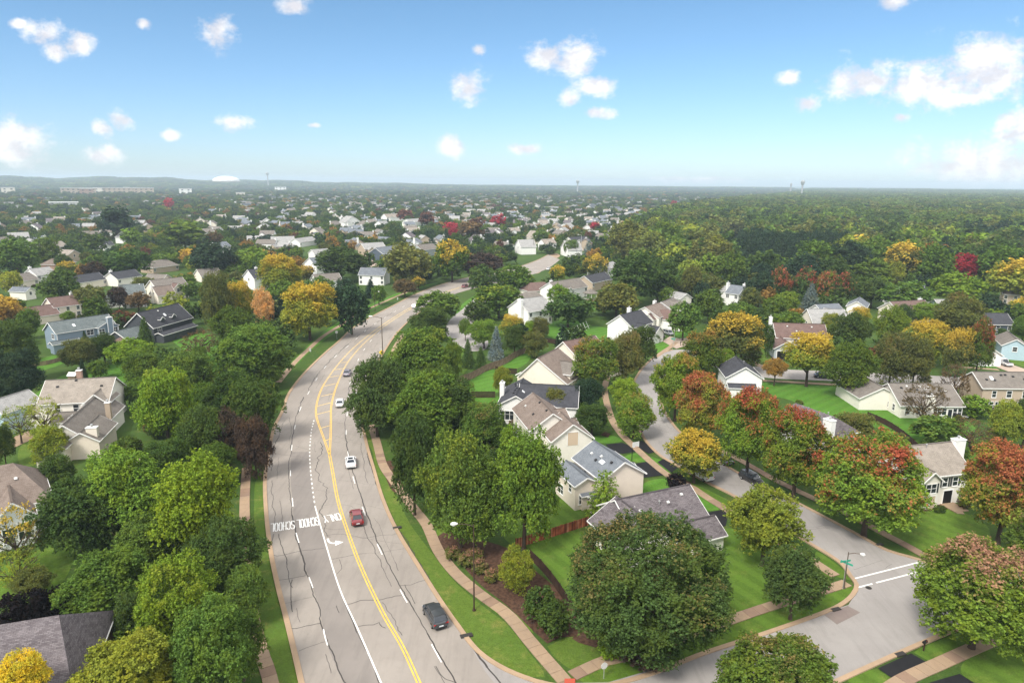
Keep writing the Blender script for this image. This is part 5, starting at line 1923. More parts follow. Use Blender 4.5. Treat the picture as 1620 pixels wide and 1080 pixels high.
def T(x0, y0, x1, y1, col, kind=None, turn=None, label=None, cl=None, vmin=.6):
    """Place a tree from the outline of its crown in the photograph: solve for its real place and size."""
    cx, cy, w_, h_ = (x0 + x1) / 2, (y0 + y1) / 2, x1 - x0, y1 - y0
    zc = 5.0
    V = 4.0
    for _ in range(8):
        p = P(cx, cy, zc)
        dpt = (p - Vector((0, 0, CAM_H))).dot(_f)
        Rr = w_ / 2 * dpt / FPX
        al = math.atan2(CAM_H - zc, math.hypot(p.x, p.y))
        hh = h_ / 2 * dpt / FPX / math.cos(al - PITCH)
        q = hh ** 2 - (Rr * math.sin(al)) ** 2
        V = math.sqrt(max(q, (vmin * Rr) ** 2)) / math.cos(al) if q > 0 else vmin * Rr
        V = max(V, vmin * Rr)
        conif = kind in ('spruce', 'spruce_f', 'pine')
        c_ = cl if cl is not None else (0.25 if conif else (0.0 if kind == 'bush' else 0.14 * V + 0.7))
        zc = c_ + V
    if kind is None:
        kind = 'near' if dpt < 190 else ('mid' if dpt < 420 else 'far')
    if kind == 'spruce' and dpt > 330:
        kind = 'spruce_f'
    return place_tree(p.x, p.y, Rr * (0.99 if kind not in ('spruce', 'spruce_f') else 1.0), V * 0.99, kind, col, turn, label, clear=c_)


# ---- right half, near
T(899, 818, 1153, 1030, 'G', 'giant', 'bronze', 'giant round maple covering the corner yard, dark green with bronze patches')
T(1152, 772, 1272, 884, 'y', 'near', 'lime', 'yellow-green round tree on the corner lawn, beside the winding street')
T(1204, 866, 1310, 968, 'G', 'near', None, 'dark green round tree in front of the corner lawn, near the white stop lines')
T(1134, 1020, 1335, 1150, 'g', 'maple', 'bronze', 'green maple cut off by the bottom edge, below the cross street')
T(1455, 855, 1650, 1018, 'l', 'maple', 'pink', 'maple with a rose-tinted top covering the right end of the cross street')
T(1600, 812, 1700, 905, 'g', 'maple', 'pink', 'partly seen rosy maple at the right edge, over the lawn')
T(1526, 700, 1660, 848, 'y', 'maple', 'reds', 'orange-red maple right of the white house with dark shutters')
T(1294, 686, 1462, 838, 'l', 'maple', 'red', 'large green maple with a reddish crown top, left of the shuttered white house')
T(1205, 645, 1322, 778, 'l', 'maple', 'red', 'green maple with a crimson streak, in front of the tall white chimney')
T(1136, 612, 1240, 742, 'l', 'maple', 'red', 'maple with bright red upper branches, its trunk showing by the black parked car')
T(1068, 588, 1156, 692, 'y', 'maple', 'reds', 'salmon-orange maple at the inside of the street bend')
T(1030, 558, 1112, 656, 'l', 'maple', 'orange', 'green maple with slightly orange tips, first at the bend of the street')
T(1055, 680, 1146, 756, 'y', 'near', 'yellow', 'golden yellow-green tree overhanging the parked white car', vmin=.75)
T(1078, 526, 1146, 596, 'g', 'near', 'orange')
T(1110, 496, 1214, 576, 'o', 'near', 'yellow', 'wide tree with golden upper branches behind the blue-grey gable roof')
T(1135, 552, 1166, 590, 'L', 'near')
T(1208, 566, 1246, 598, 'O', 'near', None, 'small orange tree on the verge across from the open garage', cl=2.2)
T(1240, 526, 1322, 592, 'y', 'near', 'yellow', 'golden tree with a bare lower trunk beside the street, right of the open garage', cl=3.5)
T(1306, 540, 1386, 622, 'g', 'near', None)
T(1312, 494, 1378, 556, 'G', 'near', None)
T(1384, 484, 1436, 546, 'l', 'near')
T(1380, 528, 1444, 606, 'o', 'near', 'bronze')
T(1420, 535, 1478, 610, 'o', 'near', None)
T(1432, 508, 1505, 572, 'y', 'near', 'yellow')
T(1490, 520, 1545, 590, 'o', 'near', 'yellow')
T(1526, 506, 1576, 592, 'g', 'near', 'red')
T(1430, 604, 1496, 668, 'b', 'sparse', None, 'thin half-bare tree in front of the long low white house', cl=1.6)
T(1486, 574, 1534, 636, 'b', 'sparse', None, 'thin brownish tree between the low white house and the tan house')
T(1444, 656, 1518, 706, 'g', 'bush', None, 'broad dark green bush on the lawn below the low white house')
T(1506, 660, 1568, 705, 'b', 'sparse', 'bronze', 'thin bronze tree right of the broad bush', cl=1.0)
T(1520, 626, 1566, 662, 'l', 'bush', None, 'bright green bush in front of the tan house')
T(1566, 634, 1620, 700, 'y', 'near', None, 'yellow-green tree in front of the patio doors of the tan house')
T(1600, 632, 1650, 700, 'G', 'near')
T(1318, 652, 1388, 702, 'o', 'near', 'bronze', 'low olive tree right of the tall white chimney', cl=.3)
T(1264, 446, 1302, 490, 'B', 'spruce', None, 'silver-blue spruce behind the pale grey roofs')
T(1288, 430, 1324, 478, 'g', 'mid', 'reds', 'red-crowned tree right of the silver-blue spruce')
T(1314, 432, 1352, 480, 'G', 'mid', 'red')
T(1256, 424, 1292, 476, 'G', 'mid', 'red')
T(1216, 424, 1254, 474, 'G', 'mid', 'reds')
T(1180, 432, 1224, 480, 'C', 'mid')
T(1356, 440, 1406, 482, 'G', 'mid')
T(1342, 410, 1410, 448, 'g', 'mid')
T(1402, 414, 1432, 452, 'y', 'mid')
T(1490, 402, 1548, 446, 'R', 'mid', None, 'crimson tree standing out of the right-hand woods')
T(1570, 410, 1650, 474, 'y', 'mid', 'yellow', 'large yellow tree at the right edge above the tan house')
T(1598, 470, 1650, 500, 'y', 'mid', 'yellow')
T(1474, 432, 1556, 482, 'l', 'mid')
T(1478, 466, 1562, 540, 'o', 'near', 'bronze')
T(1398, 452, 1470, 484, 'g', 'mid')
T(1442, 482, 1492, 508, 'l', 'near')
T(1418, 482, 1444, 512, 'G', 'near')
T(1418, 474, 1450, 492, 'y', 'mid')
T(1344, 486, 1378, 512, 'y', 'near', 'yellow', 'pale yellow shrub-like tree beside the cream-gabled slate roof')
T(1298, 496, 1330, 530, 'y', 'near', None, 'small yellow-green tree behind the long brown roof')
T(1600, 500, 1640, 540, 'g', 'near')
T(1575, 520, 1596, 548, 'G', 'near')
# middle right woods
for a_ in [(1056, 478, 1108, 532, 'g'), (1098, 460, 1146, 506, 'g'), (1118, 490, 1160, 524, 'G'), (1150, 478, 1196, 516, 'g'), (1184, 492, 1226, 528, 'G'), (1222, 492, 1272, 524, 'g'),
           (1170, 455, 1206, 490, 'o'), (1205, 470, 1246, 500, 'g'), (1226, 462, 1264, 494, 'l'), (1160, 512, 1196, 540, 'g'), (1110, 438, 1150, 470, 'o'), (1080, 420, 1112, 466, 'o'), (1096, 446, 1124, 480, 'C'),
           (1206, 514, 1226, 560, 'G'), (1130, 400, 1180, 450, 'g'), (1070, 412, 1112, 444, 'y'), (1188, 416, 1222, 450, 'C'), (1040, 455, 1075, 482, 'g')]:
    T(*a_)
for k in range(15):     # the row of tall evergreens
    x = 1172 + k * 11.2
    T(x - 13, 367 + (k % 3) * 3 + (k > 10) * 5, x + 13, 418 + (k % 2) * 3, 'C', 'spruce_f', None, 'F')
    T(x - 8, 365 + (k % 2) * 3, x + 16, 406, 'C', 'mid', None, 'F')
T(1314, 374, 1362, 418, 'y', 'mid')
T(1358, 376, 1412, 420, 'o', 'mid')
# ---- centre
T(902, 536, 978, 612, 'g', 'near', 'orange', 'tree with an orange-tinted top beside the mauve-brown roof')
T(962, 526, 1020, 602, 'o', 'near', 'bronze', 'dark bronze-green tree between the sidewalk and the bend of the street')
T(984, 516, 1044, 578, 'G', 'near', None)
T(900, 598, 956, 650, 'C', 'near', None, 'very dark round tree beside the sidewalk, right of the charcoal roof')
T(906, 638, 968, 682, 'G', 'near', None, 'low dark tree beside the sidewalk in front of the brown-roofed house')
T(966, 598, 1014, 642, 'L', 'near', None, 'lime green tree between sidewalk and street')
T(968, 624, 1040, 686, 'l', 'near', 'orange', 'green tree with an orange side hanging over the street')
T(856, 614, 902, 656, 'o', 'near', None, 'small grey-olive tree in front of the charcoal roof')
T(924, 736, 990, 820, 'l', 'pine', None, 'small light green pine in front of the cream gable')
T(1054, 748, 1084, 782, 'D', 'bush', None, 'small near-black ornamental bush on the front lawn')
T(778, 580, 812, 622, 'y', 'near', None, 'small yellow-green ornamental tree behind the white chimney', cl=.8)
T(768, 684, 892, 852, 'l', 'near', None, 'big bright green tree in front of the cream-gabled blue-grey-roofed house')
T(664, 686, 790, 850, 'g', 'feather', 'lime', 'big green tree with yellowish top, left of the big bright green tree')
T(700, 760, 800, 862, 'g', 'near')
T(612, 662, 696, 800, 'G', 'near', None)
T(550, 568, 640, 690, 'G', 'near', None, 'dark evergreen-like tree leaning over the right lane of the main road', cl=.4)
T(612, 520, 722, 602, 'g', 'near', 'lime')
T(616, 590, 738, 694, 'g', 'near', None)
T(672, 600, 762, 690, 'G', 'near', None)
T(728, 636, 800, 706, 'g', 'near', 'bronze')
T(655, 575, 730, 640, 'g', 'near')
T(704, 542, 732, 600, 'l', 'near')
T(768, 513, 802, 568, 'B', 'spruce', None, 'silver-blue spruce behind the wooden fence')
T(726, 534, 754, 580, 'G', 'spruce', None, 'dark green spruce left of the silver-blue spruce')
T(746, 546, 775, 584, 'G', 'spruce', None, 'shorter dark spruce touching the silver-blue spruce')
T(796, 514, 832, 556, 'G', 'near')
T(740, 506, 792, 546, 'l', 'near')
T(788, 498, 832, 534, 'y', 'near', 'yellow', 'bright yellow tree in front of the big white house')
T(826, 508, 850, 534, 'L', 'near')
T(838, 502, 872, 534, 'o', 'near')
T(824, 524, 868, 560, 'o', 'near', 'bronze')
T(724, 504, 748, 532, 'g', 'near', None, 'small green tree by the kerb of the court', cl=1.6)
T(660, 460, 730, 506, 'g', 'mid')
T(645, 486, 712, 532, 'G', 'near')
T(733, 478, 778, 512, 'G', 'mid')
T(752, 452, 826, 498, 'g', 'mid', 'lime')
T(738, 420, 786, 464, 'G', 'mid', None, 'dark round tree overhanging the red car on the main road')
T(780, 424, 846, 456, 'g', 'mid')
T(862, 470, 936, 508, 'G', 'mid')
T(866, 450, 902, 480, 'l', 'mid')
T(940, 448, 1012, 500, 'o', 'mid')
T(968, 400, 1040, 478, 'G', 'mid')
T(1010, 410, 1074, 470, 'G', 'mid')
T(920, 402, 964, 440, 'o', 'mid', 'yellow', 'orange-topped tree beside the white house with a tall chimney')
T(868, 420, 896, 446, 'y', 'mid', 'yellow')
T(960, 352, 1030, 412, 'o', 'mid')
T(1026, 350, 1080, 404, 'g', 'mid')
T(786, 868, 848, 936, 'y', 'feather', 'lime', 'yellow-green weeping small tree on the mulch bed', cl=.3)
T(826, 930, 884, 984, 'G', 'bush', None, 'rounded dark green bush left of the giant maple')
T(848, 950, 904, 1004, 'G', 'bush', None, 'lower rounded dark green bush nearest the sidewalk')
T(944, 1012, 988, 1036, 'L', 'bush', None, 'bright green low bush at the foot of the giant maple')
T(978, 1008, 1060, 1040, 'P', 'bush', 'bronze', 'purple-brown bush beneath the giant maple')
for a_ in [(702, 866, 730, 884), (722, 876, 752, 894), (744, 884, 772, 906), (736, 868, 764, 884), (764, 900, 790, 920)]:
    T(*a_, 'o', 'bush', 'pink')
# ---- left of the main road
for a_ in [(226, 700, 300, 772, 'G'), (196, 598, 246, 640, 'g'), (296, 606, 350, 662, 'g'), (306, 700, 372, 760, 'g'), (250, 640, 300, 690, 'o'), (400, 560, 452, 610, 'g'), (190, 770, 240, 822, 'G'), (60, 720, 120, 780, 'G'), (20, 900, 80, 940, 'o')]:
    T(*a_, 'near')
T(-8, 1034, 76, 1110, 'Y', 'near', 'lime', 'bright yellow tree at the bottom left corner, over the mauve-grey roof', cl=6.5)
T(112, 1004, 292, 1150, 'y', 'maple', 'lime', 'yellow-green tree at the bottom edge beside the mauve-grey roof')
T(214, 884, 342, 1012, 'L', 'feather', 'lime', 'lime and yellow feathery tree in the lower left woods')
T(262, 956, 400, 1100, 'g', 'maple')
T(352, 900, 424, 976, 'g', 'near')
T(100, 876, 240, 972, 'g', 'near')
T(176, 940, 236, 1010, 'G', 'near')
T(56, 762, 190, 872, 'G', 'near')
T(128, 712, 262, 846, 'l', 'near', None)
T(236, 722, 382, 872, 'L', 'near', None, 'big lime green tree in the middle of the lower left woods')
T(180, 820, 290, 890, 'g', 'near')
T(292, 820, 420, 934, 'G', 'feather')
T(340, 968, 420, 1060, 'g', 'near')
T(-20, 800, 66, 900, 'o', 'sparse', 'yellow', 'thin yellowing tree at the left edge below the brown roof')
T(-10, 868, 60, 930, 'y', 'sparse', None, 'second thin yellow-green tree at the left edge, just above the black hedge')
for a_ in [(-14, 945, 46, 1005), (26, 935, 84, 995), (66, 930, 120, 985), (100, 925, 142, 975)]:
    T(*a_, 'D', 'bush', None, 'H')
T(214, 584, 306, 700, 'L', 'near', 'lime', 'yellow-green columnar tree right of the large grey-shingled house')
T(284, 640, 366, 730, 'G', 'near')
T(334, 648, 388, 738, 'P', 'near', 'bronze', 'dark brown-purple tree set back from the left kerb', cl=.4)
T(374, 660, 430, 754, 'P', 'near', None, 'dark brown-purple tree right beside the left kerb', cl=.4)
T(358, 600, 442, 690, 'G', 'near')
T(270, 668, 350, 730, 'G', 'near')
T(340, 514, 468, 604, 'g', 'maple', None, 'big round green tree beside the left verge of the main road')
T(320, 590, 410, 668, 'G', 'near')
T(252, 556, 338, 630, 'g', 'near')
T(192, 556, 262, 606, 'g', 'near')
T(170, 536, 246, 584, 'L', 'near')
T(140, 570, 170, 600, 'g', 'bush')
T(122, 564, 139, 604, 'C', 'spruce', None, 'narrow arborvitae on the lawn above the large grey-shingled house')
T(212, 498, 246, 552, 'G', 'spruce', None, 'conical evergreen between the blue house and the charcoal house')
T(126, 522, 142, 548, 'G', 'spruce', None)
T(96, 536, 152, 582, 'o', 'near')
T(138, 528, 188, 570, 'G', 'near')
T(-20, 508, 56, 600, 'G', 'near')
T(-16, 556, 62, 636, 'C', 'near')
T(-20, 470, 34, 510, 'O', 'mid', 'yellow', 'orange-yellow tree at the left edge above the dark trees')
T(28, 488, 62, 530, 'g', 'mid')
T(-14, 672, 22, 730, 'G', 'near')
T(2, 640, 56, 694, 'y', 'sparse', None, 'thin yellow-green tree left of two in front of the grey-shingled house')
T(44, 626, 96, 690, 'y', 'sparse', None, 'thin yellow-green tree touching the front windows of the grey-shingled house')
T(46, 674, 106, 728, 'y', 'near', None)
T(285, 520, 345, 566, 'b', 'sparse', None, 'thin brownish tree on the lawn right of the charcoal house', cl=1.5)
T(335, 486, 402, 548, 'g', 'near')
T(300, 548, 330, 580, 'g', 'near')
T(444, 450, 532, 530, 'y', 'near', 'yellow', 'wide tree crowned with golden leaves beside the left verge')
T(400, 456, 434, 520, 'T', 'feather', None, 'narrow pale orange tree among green ones, left of the golden-crowned tree')
T(352, 446, 404, 512, 'y', 'near', 'yellow')
T(314, 432, 370, 520, 'o', 'near')
T(404, 404, 480, 460, 'y', 'near', 'yellow', 'olive-gold tree behind the tall white gable end')
T(468, 420, 500, 446, 'o', 'mid', 'yellow')
T(526, 452, 584, 522, 'C', 'mid')
T(528, 440, 566, 490, 'C', 'mid')
T(424, 444, 470, 486, 'g', 'mid')
T(480, 438, 530, 470, 'g', 'mid')
T(556, 462, 580, 486, 'G', 'mid')
T(572, 440, 600, 470, 'C', 'spruce')
T(586, 452, 612, 478, 'g', 'mid')
T(604, 386, 690, 448, 'o', 'mid', None, 'broad dark olive tree mass behind the main road, right of the pale drive')
T(686, 382, 744, 440, 'g', 'mid', 'yellow', 'tall green tree with yellow at its crown above the main road')
T(734, 404, 800, 436, 'P', 'mid')
T(620, 442, 660, 466, 'b', 'mid')
T(650, 438, 674, 456, 'o', 'mid', 'yellow')
for a_ in [(-10, 378, 58, 432, 'g'), (46, 376, 92, 420, 'g'), (64, 428, 126, 478, 'G'), (118, 452, 168, 492, 'o'), (172, 454, 202, 486, 'P'), (198, 462, 238, 488, 'b'), (130, 414, 166, 444, 'P'),
           (166, 396, 236, 434, 'G'), (154, 330, 214, 378, 'C'), (256, 352, 326, 392, 'g'), (300, 384, 372, 434, 'C'), (376, 392, 426, 430, 'l'), (500, 398, 578, 434, 'G'), (190, 362, 226, 392, 'l'),
           (130, 370, 168, 402, 'G'), (276, 434, 312, 460, 'g'), (240, 402, 270, 424, 'g'), (330, 366, 352, 392, 'b'), (344, 404, 376, 430, 'b'), (86, 402, 112, 424, 'G'), (168, 392, 186, 406, 'C'), (208, 440, 244, 458, 'o'),
           (68, 466, 92, 492, 'g'), (0, 430, 34, 462, 'y'), (96, 492, 118, 508, 'l'), (140, 480, 176, 506, 'G')]:
    T(*a_)
T(286, 394, 318, 420, 'O', 'mid', 'yellow', 'orange-yellow tree beside the very dark one, upper left')
T(90, 414, 122, 432, 'y', 'mid', 'yellow')
T(708, 360, 728, 378, 'R', 'mid', None, 'vivid crimson tree in the middle distance above the main road')
for a_ in [(700, 352, 726, 370, 'R'), (660, 336, 690, 358, 'r'), (740, 345, 768, 362, 'r'), (776, 340, 800, 360, 'R'), (258, 314, 276, 332, 'R'), (626, 332, 656, 350, 'r'), (932, 352, 950, 368, 'R'), (1060, 318, 1072, 332, 'R'),
           (720, 352, 770, 380, 'b'), (990, 344, 1012, 358, 'O'), (1012, 342, 1036, 355, 'O'), (1036, 341, 1060, 354, 'O'), (980, 350, 1004, 364, 'O')]:
    T(*a_, 'far')
for a_ in [(672, 368, 696, 396, 'C'), (694, 360, 718, 392, 'C'), (758, 358, 784, 400, 'C'), (918, 378, 944, 408, 'B'), (890, 380, 918, 402, 'g'), (842, 362, 868, 386, 'g')]:
    T(*a_, 'spruce' if a_[4] in 'CB' else 'mid')

# undergrowth beside the trees of the two thickets, and shrubs along the house fronts
def scatter_bushes(poly, n, seed, rmin, rmax, cols_):
    q = gpts(poly)
    pl = np.array([(p.x, p.y) for p in q])
    lo, hi = pl.min(0), pl.max(0)
    rg = random.Random(seed)
    done = 0
    for _ in range(n * 30):
        x, y = rg.uniform(lo[0], hi[0]), rg.uniform(lo[1], hi[1])
        xa, ya = np.array([x]), np.array([y])
        if not inside(pl, xa, ya)[0] or any(inside(k, xa, ya)[0] for k in KEEP):
            continue
        if any(min((p - Vector((x, y, 0))).length for p in ln_) < 2.6 for ln_ in WALKS if (ln_[0] - Vector((x, y, 0))).length < 120):
            continue
        R0 = rg.uniform(rmin, rmax)
        place_tree(x, y, R0, R0 * rg.uniform(.6, .95), 'bush', rg.choice(cols_), rg.choice([None, None, 'bronze', 'lime']))
        done += 1
        if done >= n:
            break


scatter_bushes([(150, 720), (225, 640), (330, 570), (440, 590), (432, 680), (405, 760), (400, 960), (410, 1075), (200, 1075), (150, 960), (70, 880), (100, 800)], 46, 3, 1.3, 3.2, 'GGgob')
scatter_bushes([(630, 560), (700, 540), (760, 590), (800, 660), (800, 830), (720, 840), (670, 800), (635, 750), (610, 660), (615, 600)], 34, 4, 1.2, 2.8, 'GGgo')
scatter_bushes([(0, 560), (120, 545), (330, 560), (200, 600), (30, 640)], 10, 5, 1.0, 2.2, 'Ggo')
scatter_bushes([(1380, 700), (1620, 700), (1620, 730), (1500, 735)], 10, 6, .8, 1.6, 'Gog')
scatter_bushes([(1030, 600), (1400, 640), (1400, 800), (1250, 760)], 12, 7, .8, 1.6, 'Gog')
for hi_, h in enumerate(HOUSES[:26]):
    rg = random.Random(hi_ * 5 + 1)
    for k in range(4):
        u = rg.uniform(.6, max(1.2, h.L - .6))
        p = h.world(u, rg.uniform(-2.1, -.9))
        if any(inside(kp, np.array([p.x]), np.array([p.y]))[0] for kp in KEEP[:3]):
            continue
        R0 = rg.uniform(.5, 1.05)
        place_tree(p.x, p.y, R0, R0 * .8, 'bush', rg.choice('GgobGP'), rg.choice([None, None, 'pink', 'bronze']))

# ---- wild planting of the middle and far distance
rng = np.random.default_rng(5)
FOREST_Y = [296, 312, 330, 350, 400, 446, 470]
FOREST_X = [1300, 1240, 1110, 1040, 965, 1010, 1700]
hx = np.array([t['x'] for t in TREES])
hy = np.array([t['y'] for t in TREES])
hR = np.array([t['R'] for t in TREES])


def hill(x, y):
    """Low wooded ridges beyond the town, higher towards the left."""
    a = np.arctan2(x, y)
    d = np.hypot(x, y)
    up_ = np.clip((d - 4200) / 2300, 0, 1)
    up_ = up_ * up_ * (3 - 2 * up_)
    left = np.clip((-a - 0.05) / 0.45, 0, 1)
    wv = 1 + 0.16 * np.sin(a * 37 + d / 900) + 0.10 * np.sin(a * 83 + 2) + .06 * np.sin(a * 190 + 1)
    return up_ * (8 + 40 * left) * wv


cand = []
d = 200.0
while d < 7600:
    s = 10.0 if d < 650 else 10.0 * (d / 650) ** 0.78
    n = int(1.62 * d / s)
    a = (np.arange(n) + rng.random(n)) / n * 1.62 - 0.81
    dd = d + (rng.random(n) - .5) * s
    cand.append(np.stack([np.sin(a) * dd, np.cos(a) * dd, np.full(n, s)], 1))
    d += s * 0.86
cand = np.vstack(cand)
cz = hill(cand[:, 0], cand[:, 1])


def proj_np(x, y, z):
    w_ = np.stack([x, y, z - CAM_H], 1)
    f_, r_, u_ = np.array(_f), np.array(_r), np.array(_u)
    zc = w_ @ f_
    return 810 + FPX * (w_ @ r_) / zc, 540 - FPX * (w_ @ u_) / zc, zc


gx, gy, gz = proj_np(cand[:, 0], cand[:, 1], cz)
ok = (gx > -60) & (gx < 1680) & (gy < 606)
for k in KEEP:
    lo, hi = k.min(0) - 4, k.max(0) + 4
    near_ = (cand[:, 0] > lo[0]) & (cand[:, 0] < hi[0]) & (cand[:, 1] > lo[1]) & (cand[:, 1] < hi[1]) & ok
    ii = np.where(near_)[0]
    if len(ii):
        c0 = k.mean(0)
        for sx in (0, 3.0, -3.0):
            for sy in (0, 3.0, -3.0):
                ok[ii] &= ~inside(k, cand[ii, 0] + sx, cand[ii, 1] + sy)
cand, cz, gx, gy, gz = cand[ok], cz[ok], gx[ok], gy[ok], gz[ok]
nr = cand[:, 1] < 560
for i in np.where(nr)[0]:
    dd = np.hypot(hx - cand[i, 0], hy - cand[i, 1])
    if (dd < hR * 0.75 + 2.6).any():
        cand[i, 2] = -1
m_ = cand[:, 2] > 0
cand, cz, gx, gy, gz = cand[m_], cz[m_], gx[m_], gy[m_], gz[m_]
forest = (gx > np.interp(gy, FOREST_Y, FOREST_X)) | (gy < 300)

# far houses of the residential belt
hs = []
yy = 330.0
while yy < 2600:
    s = 27.0 * max(1, (yy / 700) ** .45)
    n = int(1.5 * yy / s)
    for k in range(n):
        a = (k + rng.random()) / n * 1.5 - 0.75
        dd = yy + (rng.random() - .5) * 18
        hs.append((math.sin(a) * dd, math.cos(a) * dd))
    yy += s * 1.25
hs = np.array(hs)
px_, py_, pz_ = proj_np(hs[:, 0], hs[:, 1], np.zeros(len(hs)))
dens = np.where((px_ > 380) & (px_ < 1230), 0.62, 0.34)
dens = np.where((px_ < 380) & (py_ < 345), 0.20, dens)
dens = np.where((px_ > 760) & (px_ < 1000) & (py_ > 318) & (py_ < 380), 0.85, dens)
dens = np.where(py_ < 345, dens * .68, dens)
okh = (px_ > -20) & (px_ < 1640) & (py_ < 398) & (px_ < np.interp(py_, FOREST_Y, FOREST_X) - 10) & (rng.random(len(hs)) < dens)
for k in KEEP:
    okh &= ~inside(k, hs[:, 0], hs[:, 1])
hs, hpx, hpy = hs[okh], px_[okh], py_[okh]
okh = np.ones(len(hs), bool)
for h in HOUSES:
    c = h.world(h.L / 2, h.D / 2)
    okh &= np.hypot(hs[:, 0] - c.x, hs[:, 1] - c.y) > 22
for t in TREES:
    okh &= np.hypot(hs[:, 0] - t['x'], hs[:, 1] - t['y']) > t['R'] + 5
hs, hpx, hpy = hs[okh], hpx[okh], hpy[okh]
order = np.argsort(np.hypot(hs[:, 0], hs[:, 1]))
hs, hpx, hpy = hs[order], hpx[order], hpy[order]
print('far houses', len(hs))

# leave gaps for the houses and for what can be seen of them from the air
keepm = np.ones(len(cand), bool)
hd = np.hypot(hs[:, 0], hs[:, 1])
for (x, y), D_ in zip(hs, hd):
    ux, uy = x / D_, y / D_
    for back, rad in ((0, 9), (-10, 7.5), (-19, 4.5 if D_ < 900 else 7)):
        keepm &= np.hypot(cand[:, 0] - (x + ux * back), cand[:, 1] - (y + uy * back)) > rad
for h in HOUSES:
    c = h.world(h.L / 2, h.D / 2)
    D_ = math.hypot(c.x, c.y)
    zc = 45 / D_
    for back in (9, 15, 21, 27):
        keepm &= np.hypot(cand[:, 0] - c.x * (1 - back / D_), cand[:, 1] - c.y * (1 - back / D_)) > 7.5
ctx, cty, ctz = proj_np(cand[:, 0], cand[:, 1], np.full(len(cand), 8.5))
for h in HOUSES:
    x0_, y0_, x1_, y1_ = h.rect
    rp = 4.0 / gz * FPX
    keepm &= ~((gz < h.dist) & (gx > x0_ - rp * .8) & (gx < x1_ + rp * .8) & (cty < y1_ - (y1_ - y0_) * .30) & (gy > y0_))
pk = np.where(forest, 0.62, np.where(gy > 420, 0.92, 0.96))
keepm &= rng.random(len(cand)) < pk
keepm &= ~((gx > 1158) & (gx < 1348) & (gy > 404) & (gy < 446))
keepm &= ~((gx > 1478) & (gx < 1560) & (gy > 436) & (gy < 480))
# nothing wild may stand in front of the big road's far reach
rb = proj_np(cand[:, 0], cand[:, 1], np.full(len(cand), 9.0))
roadpoly = np.array([(560, 519), (627, 481), (700, 450), (776, 433), (850, 412), (886, 411), (838, 440), (752, 456), (672, 489), (634, 520), (600, 566), (590, 600), (478, 600)])
keepm &= ~(inside(roadpoly, rb[0], rb[1]) & (gy > 410))
cand, cz, gx, gy, gz, forest = cand[keepm], cz[keepm], gx[keepm], gy[keepm], gz[keepm], forest[keepm]
print('wild trees', len(cand))
noise_c = np.array([mnoise.noise(Vector((x / 90, y / 90, 3))) for x, y in cand[:, :2]])
R_ = cand[:, 2] * (0.34 + 0.52 * rng.random(len(cand)) ** 1.4) * np.where(forest, 1.45, 0.95)
V_ = np.where(forest, np.clip(R_ * rng.uniform(.55, 1.0, len(cand)), 2.6, 9.0) + .8, rng.uniform(2.5, 4.3, len(cand)) + np.where(rng.random(len(cand)) < .08, 1.2, 0) + np.clip((cand[:, 2] - 12) / 20, 0, 2))
R_ = np.where(forest, R_, np.minimum(R_, 3.2 + cand[:, 2] * .17))
cols = []
for i in range(len(cand)):
    q = rng.random() + noise_c[i] * 0.25
    if forest[i]:
        c = 'C' if q < .12 else 'G' if q < .40 else 'g' if q < .68 else 'o' if q < .92 else 'l' if q < .98 else 'y'
    else:
        c = 'C' if q < .24 else 'G' if q < .58 else 'g' if q < .80 else 'o' if q < .89 else 'l' if q < .935 else 'y' if q < .965 else 'r' if q < .99 else 'O'
    cols.append(c)
szpx = R_ / gz * FPX
near_first = np.argsort(-szpx)
n_ind = max(0, 298 - sum(1 for t in TREES if t['kind'] != 'bush'))
ind = near_first[:n_ind]
rest_i = near_first[n_ind:]
for i in ind:
    con = cols[i] in 'CG' and rng.random() < .22
    kd = 'spruce_f' if con else ('mid' if gz[i] < 420 else 'far')
    turn = None
    q = rng.random()
    if not con and cols[i] in 'goly':
        turn = 'yellow' if q < .08 else 'red' if q < .12 else 'bronze' if q < .2 else 'lime' if q < .3 else None
    place_tree(cand[i, 0], cand[i, 1], R_[i] * (.6 if con else 1), V_[i] * (1.2 if con else 1), kd, cols[i] if cols[i] != 'O' else 'y', turn)

# all the smaller trees: instanced in one object
srccol = bpy.data.collections.new('far_tree_shapes')
stuff_mat = mat_leaf('far_leaves', instanced=True)
TINY = [crown_mesh('crown', 800 + i, 30, 980, 0.13, rough=.35, blob=(.22, .44)) for i in range(4)] + [conifer_mesh('crown', 820, 300, 0.3, 8)]
for k, me in enumerate(TINY):
    me.materials.append(stuff_mat)
    so = bpy.data.objects.new('far_crown_%d' % k, me)
    srccol.objects.link(so)


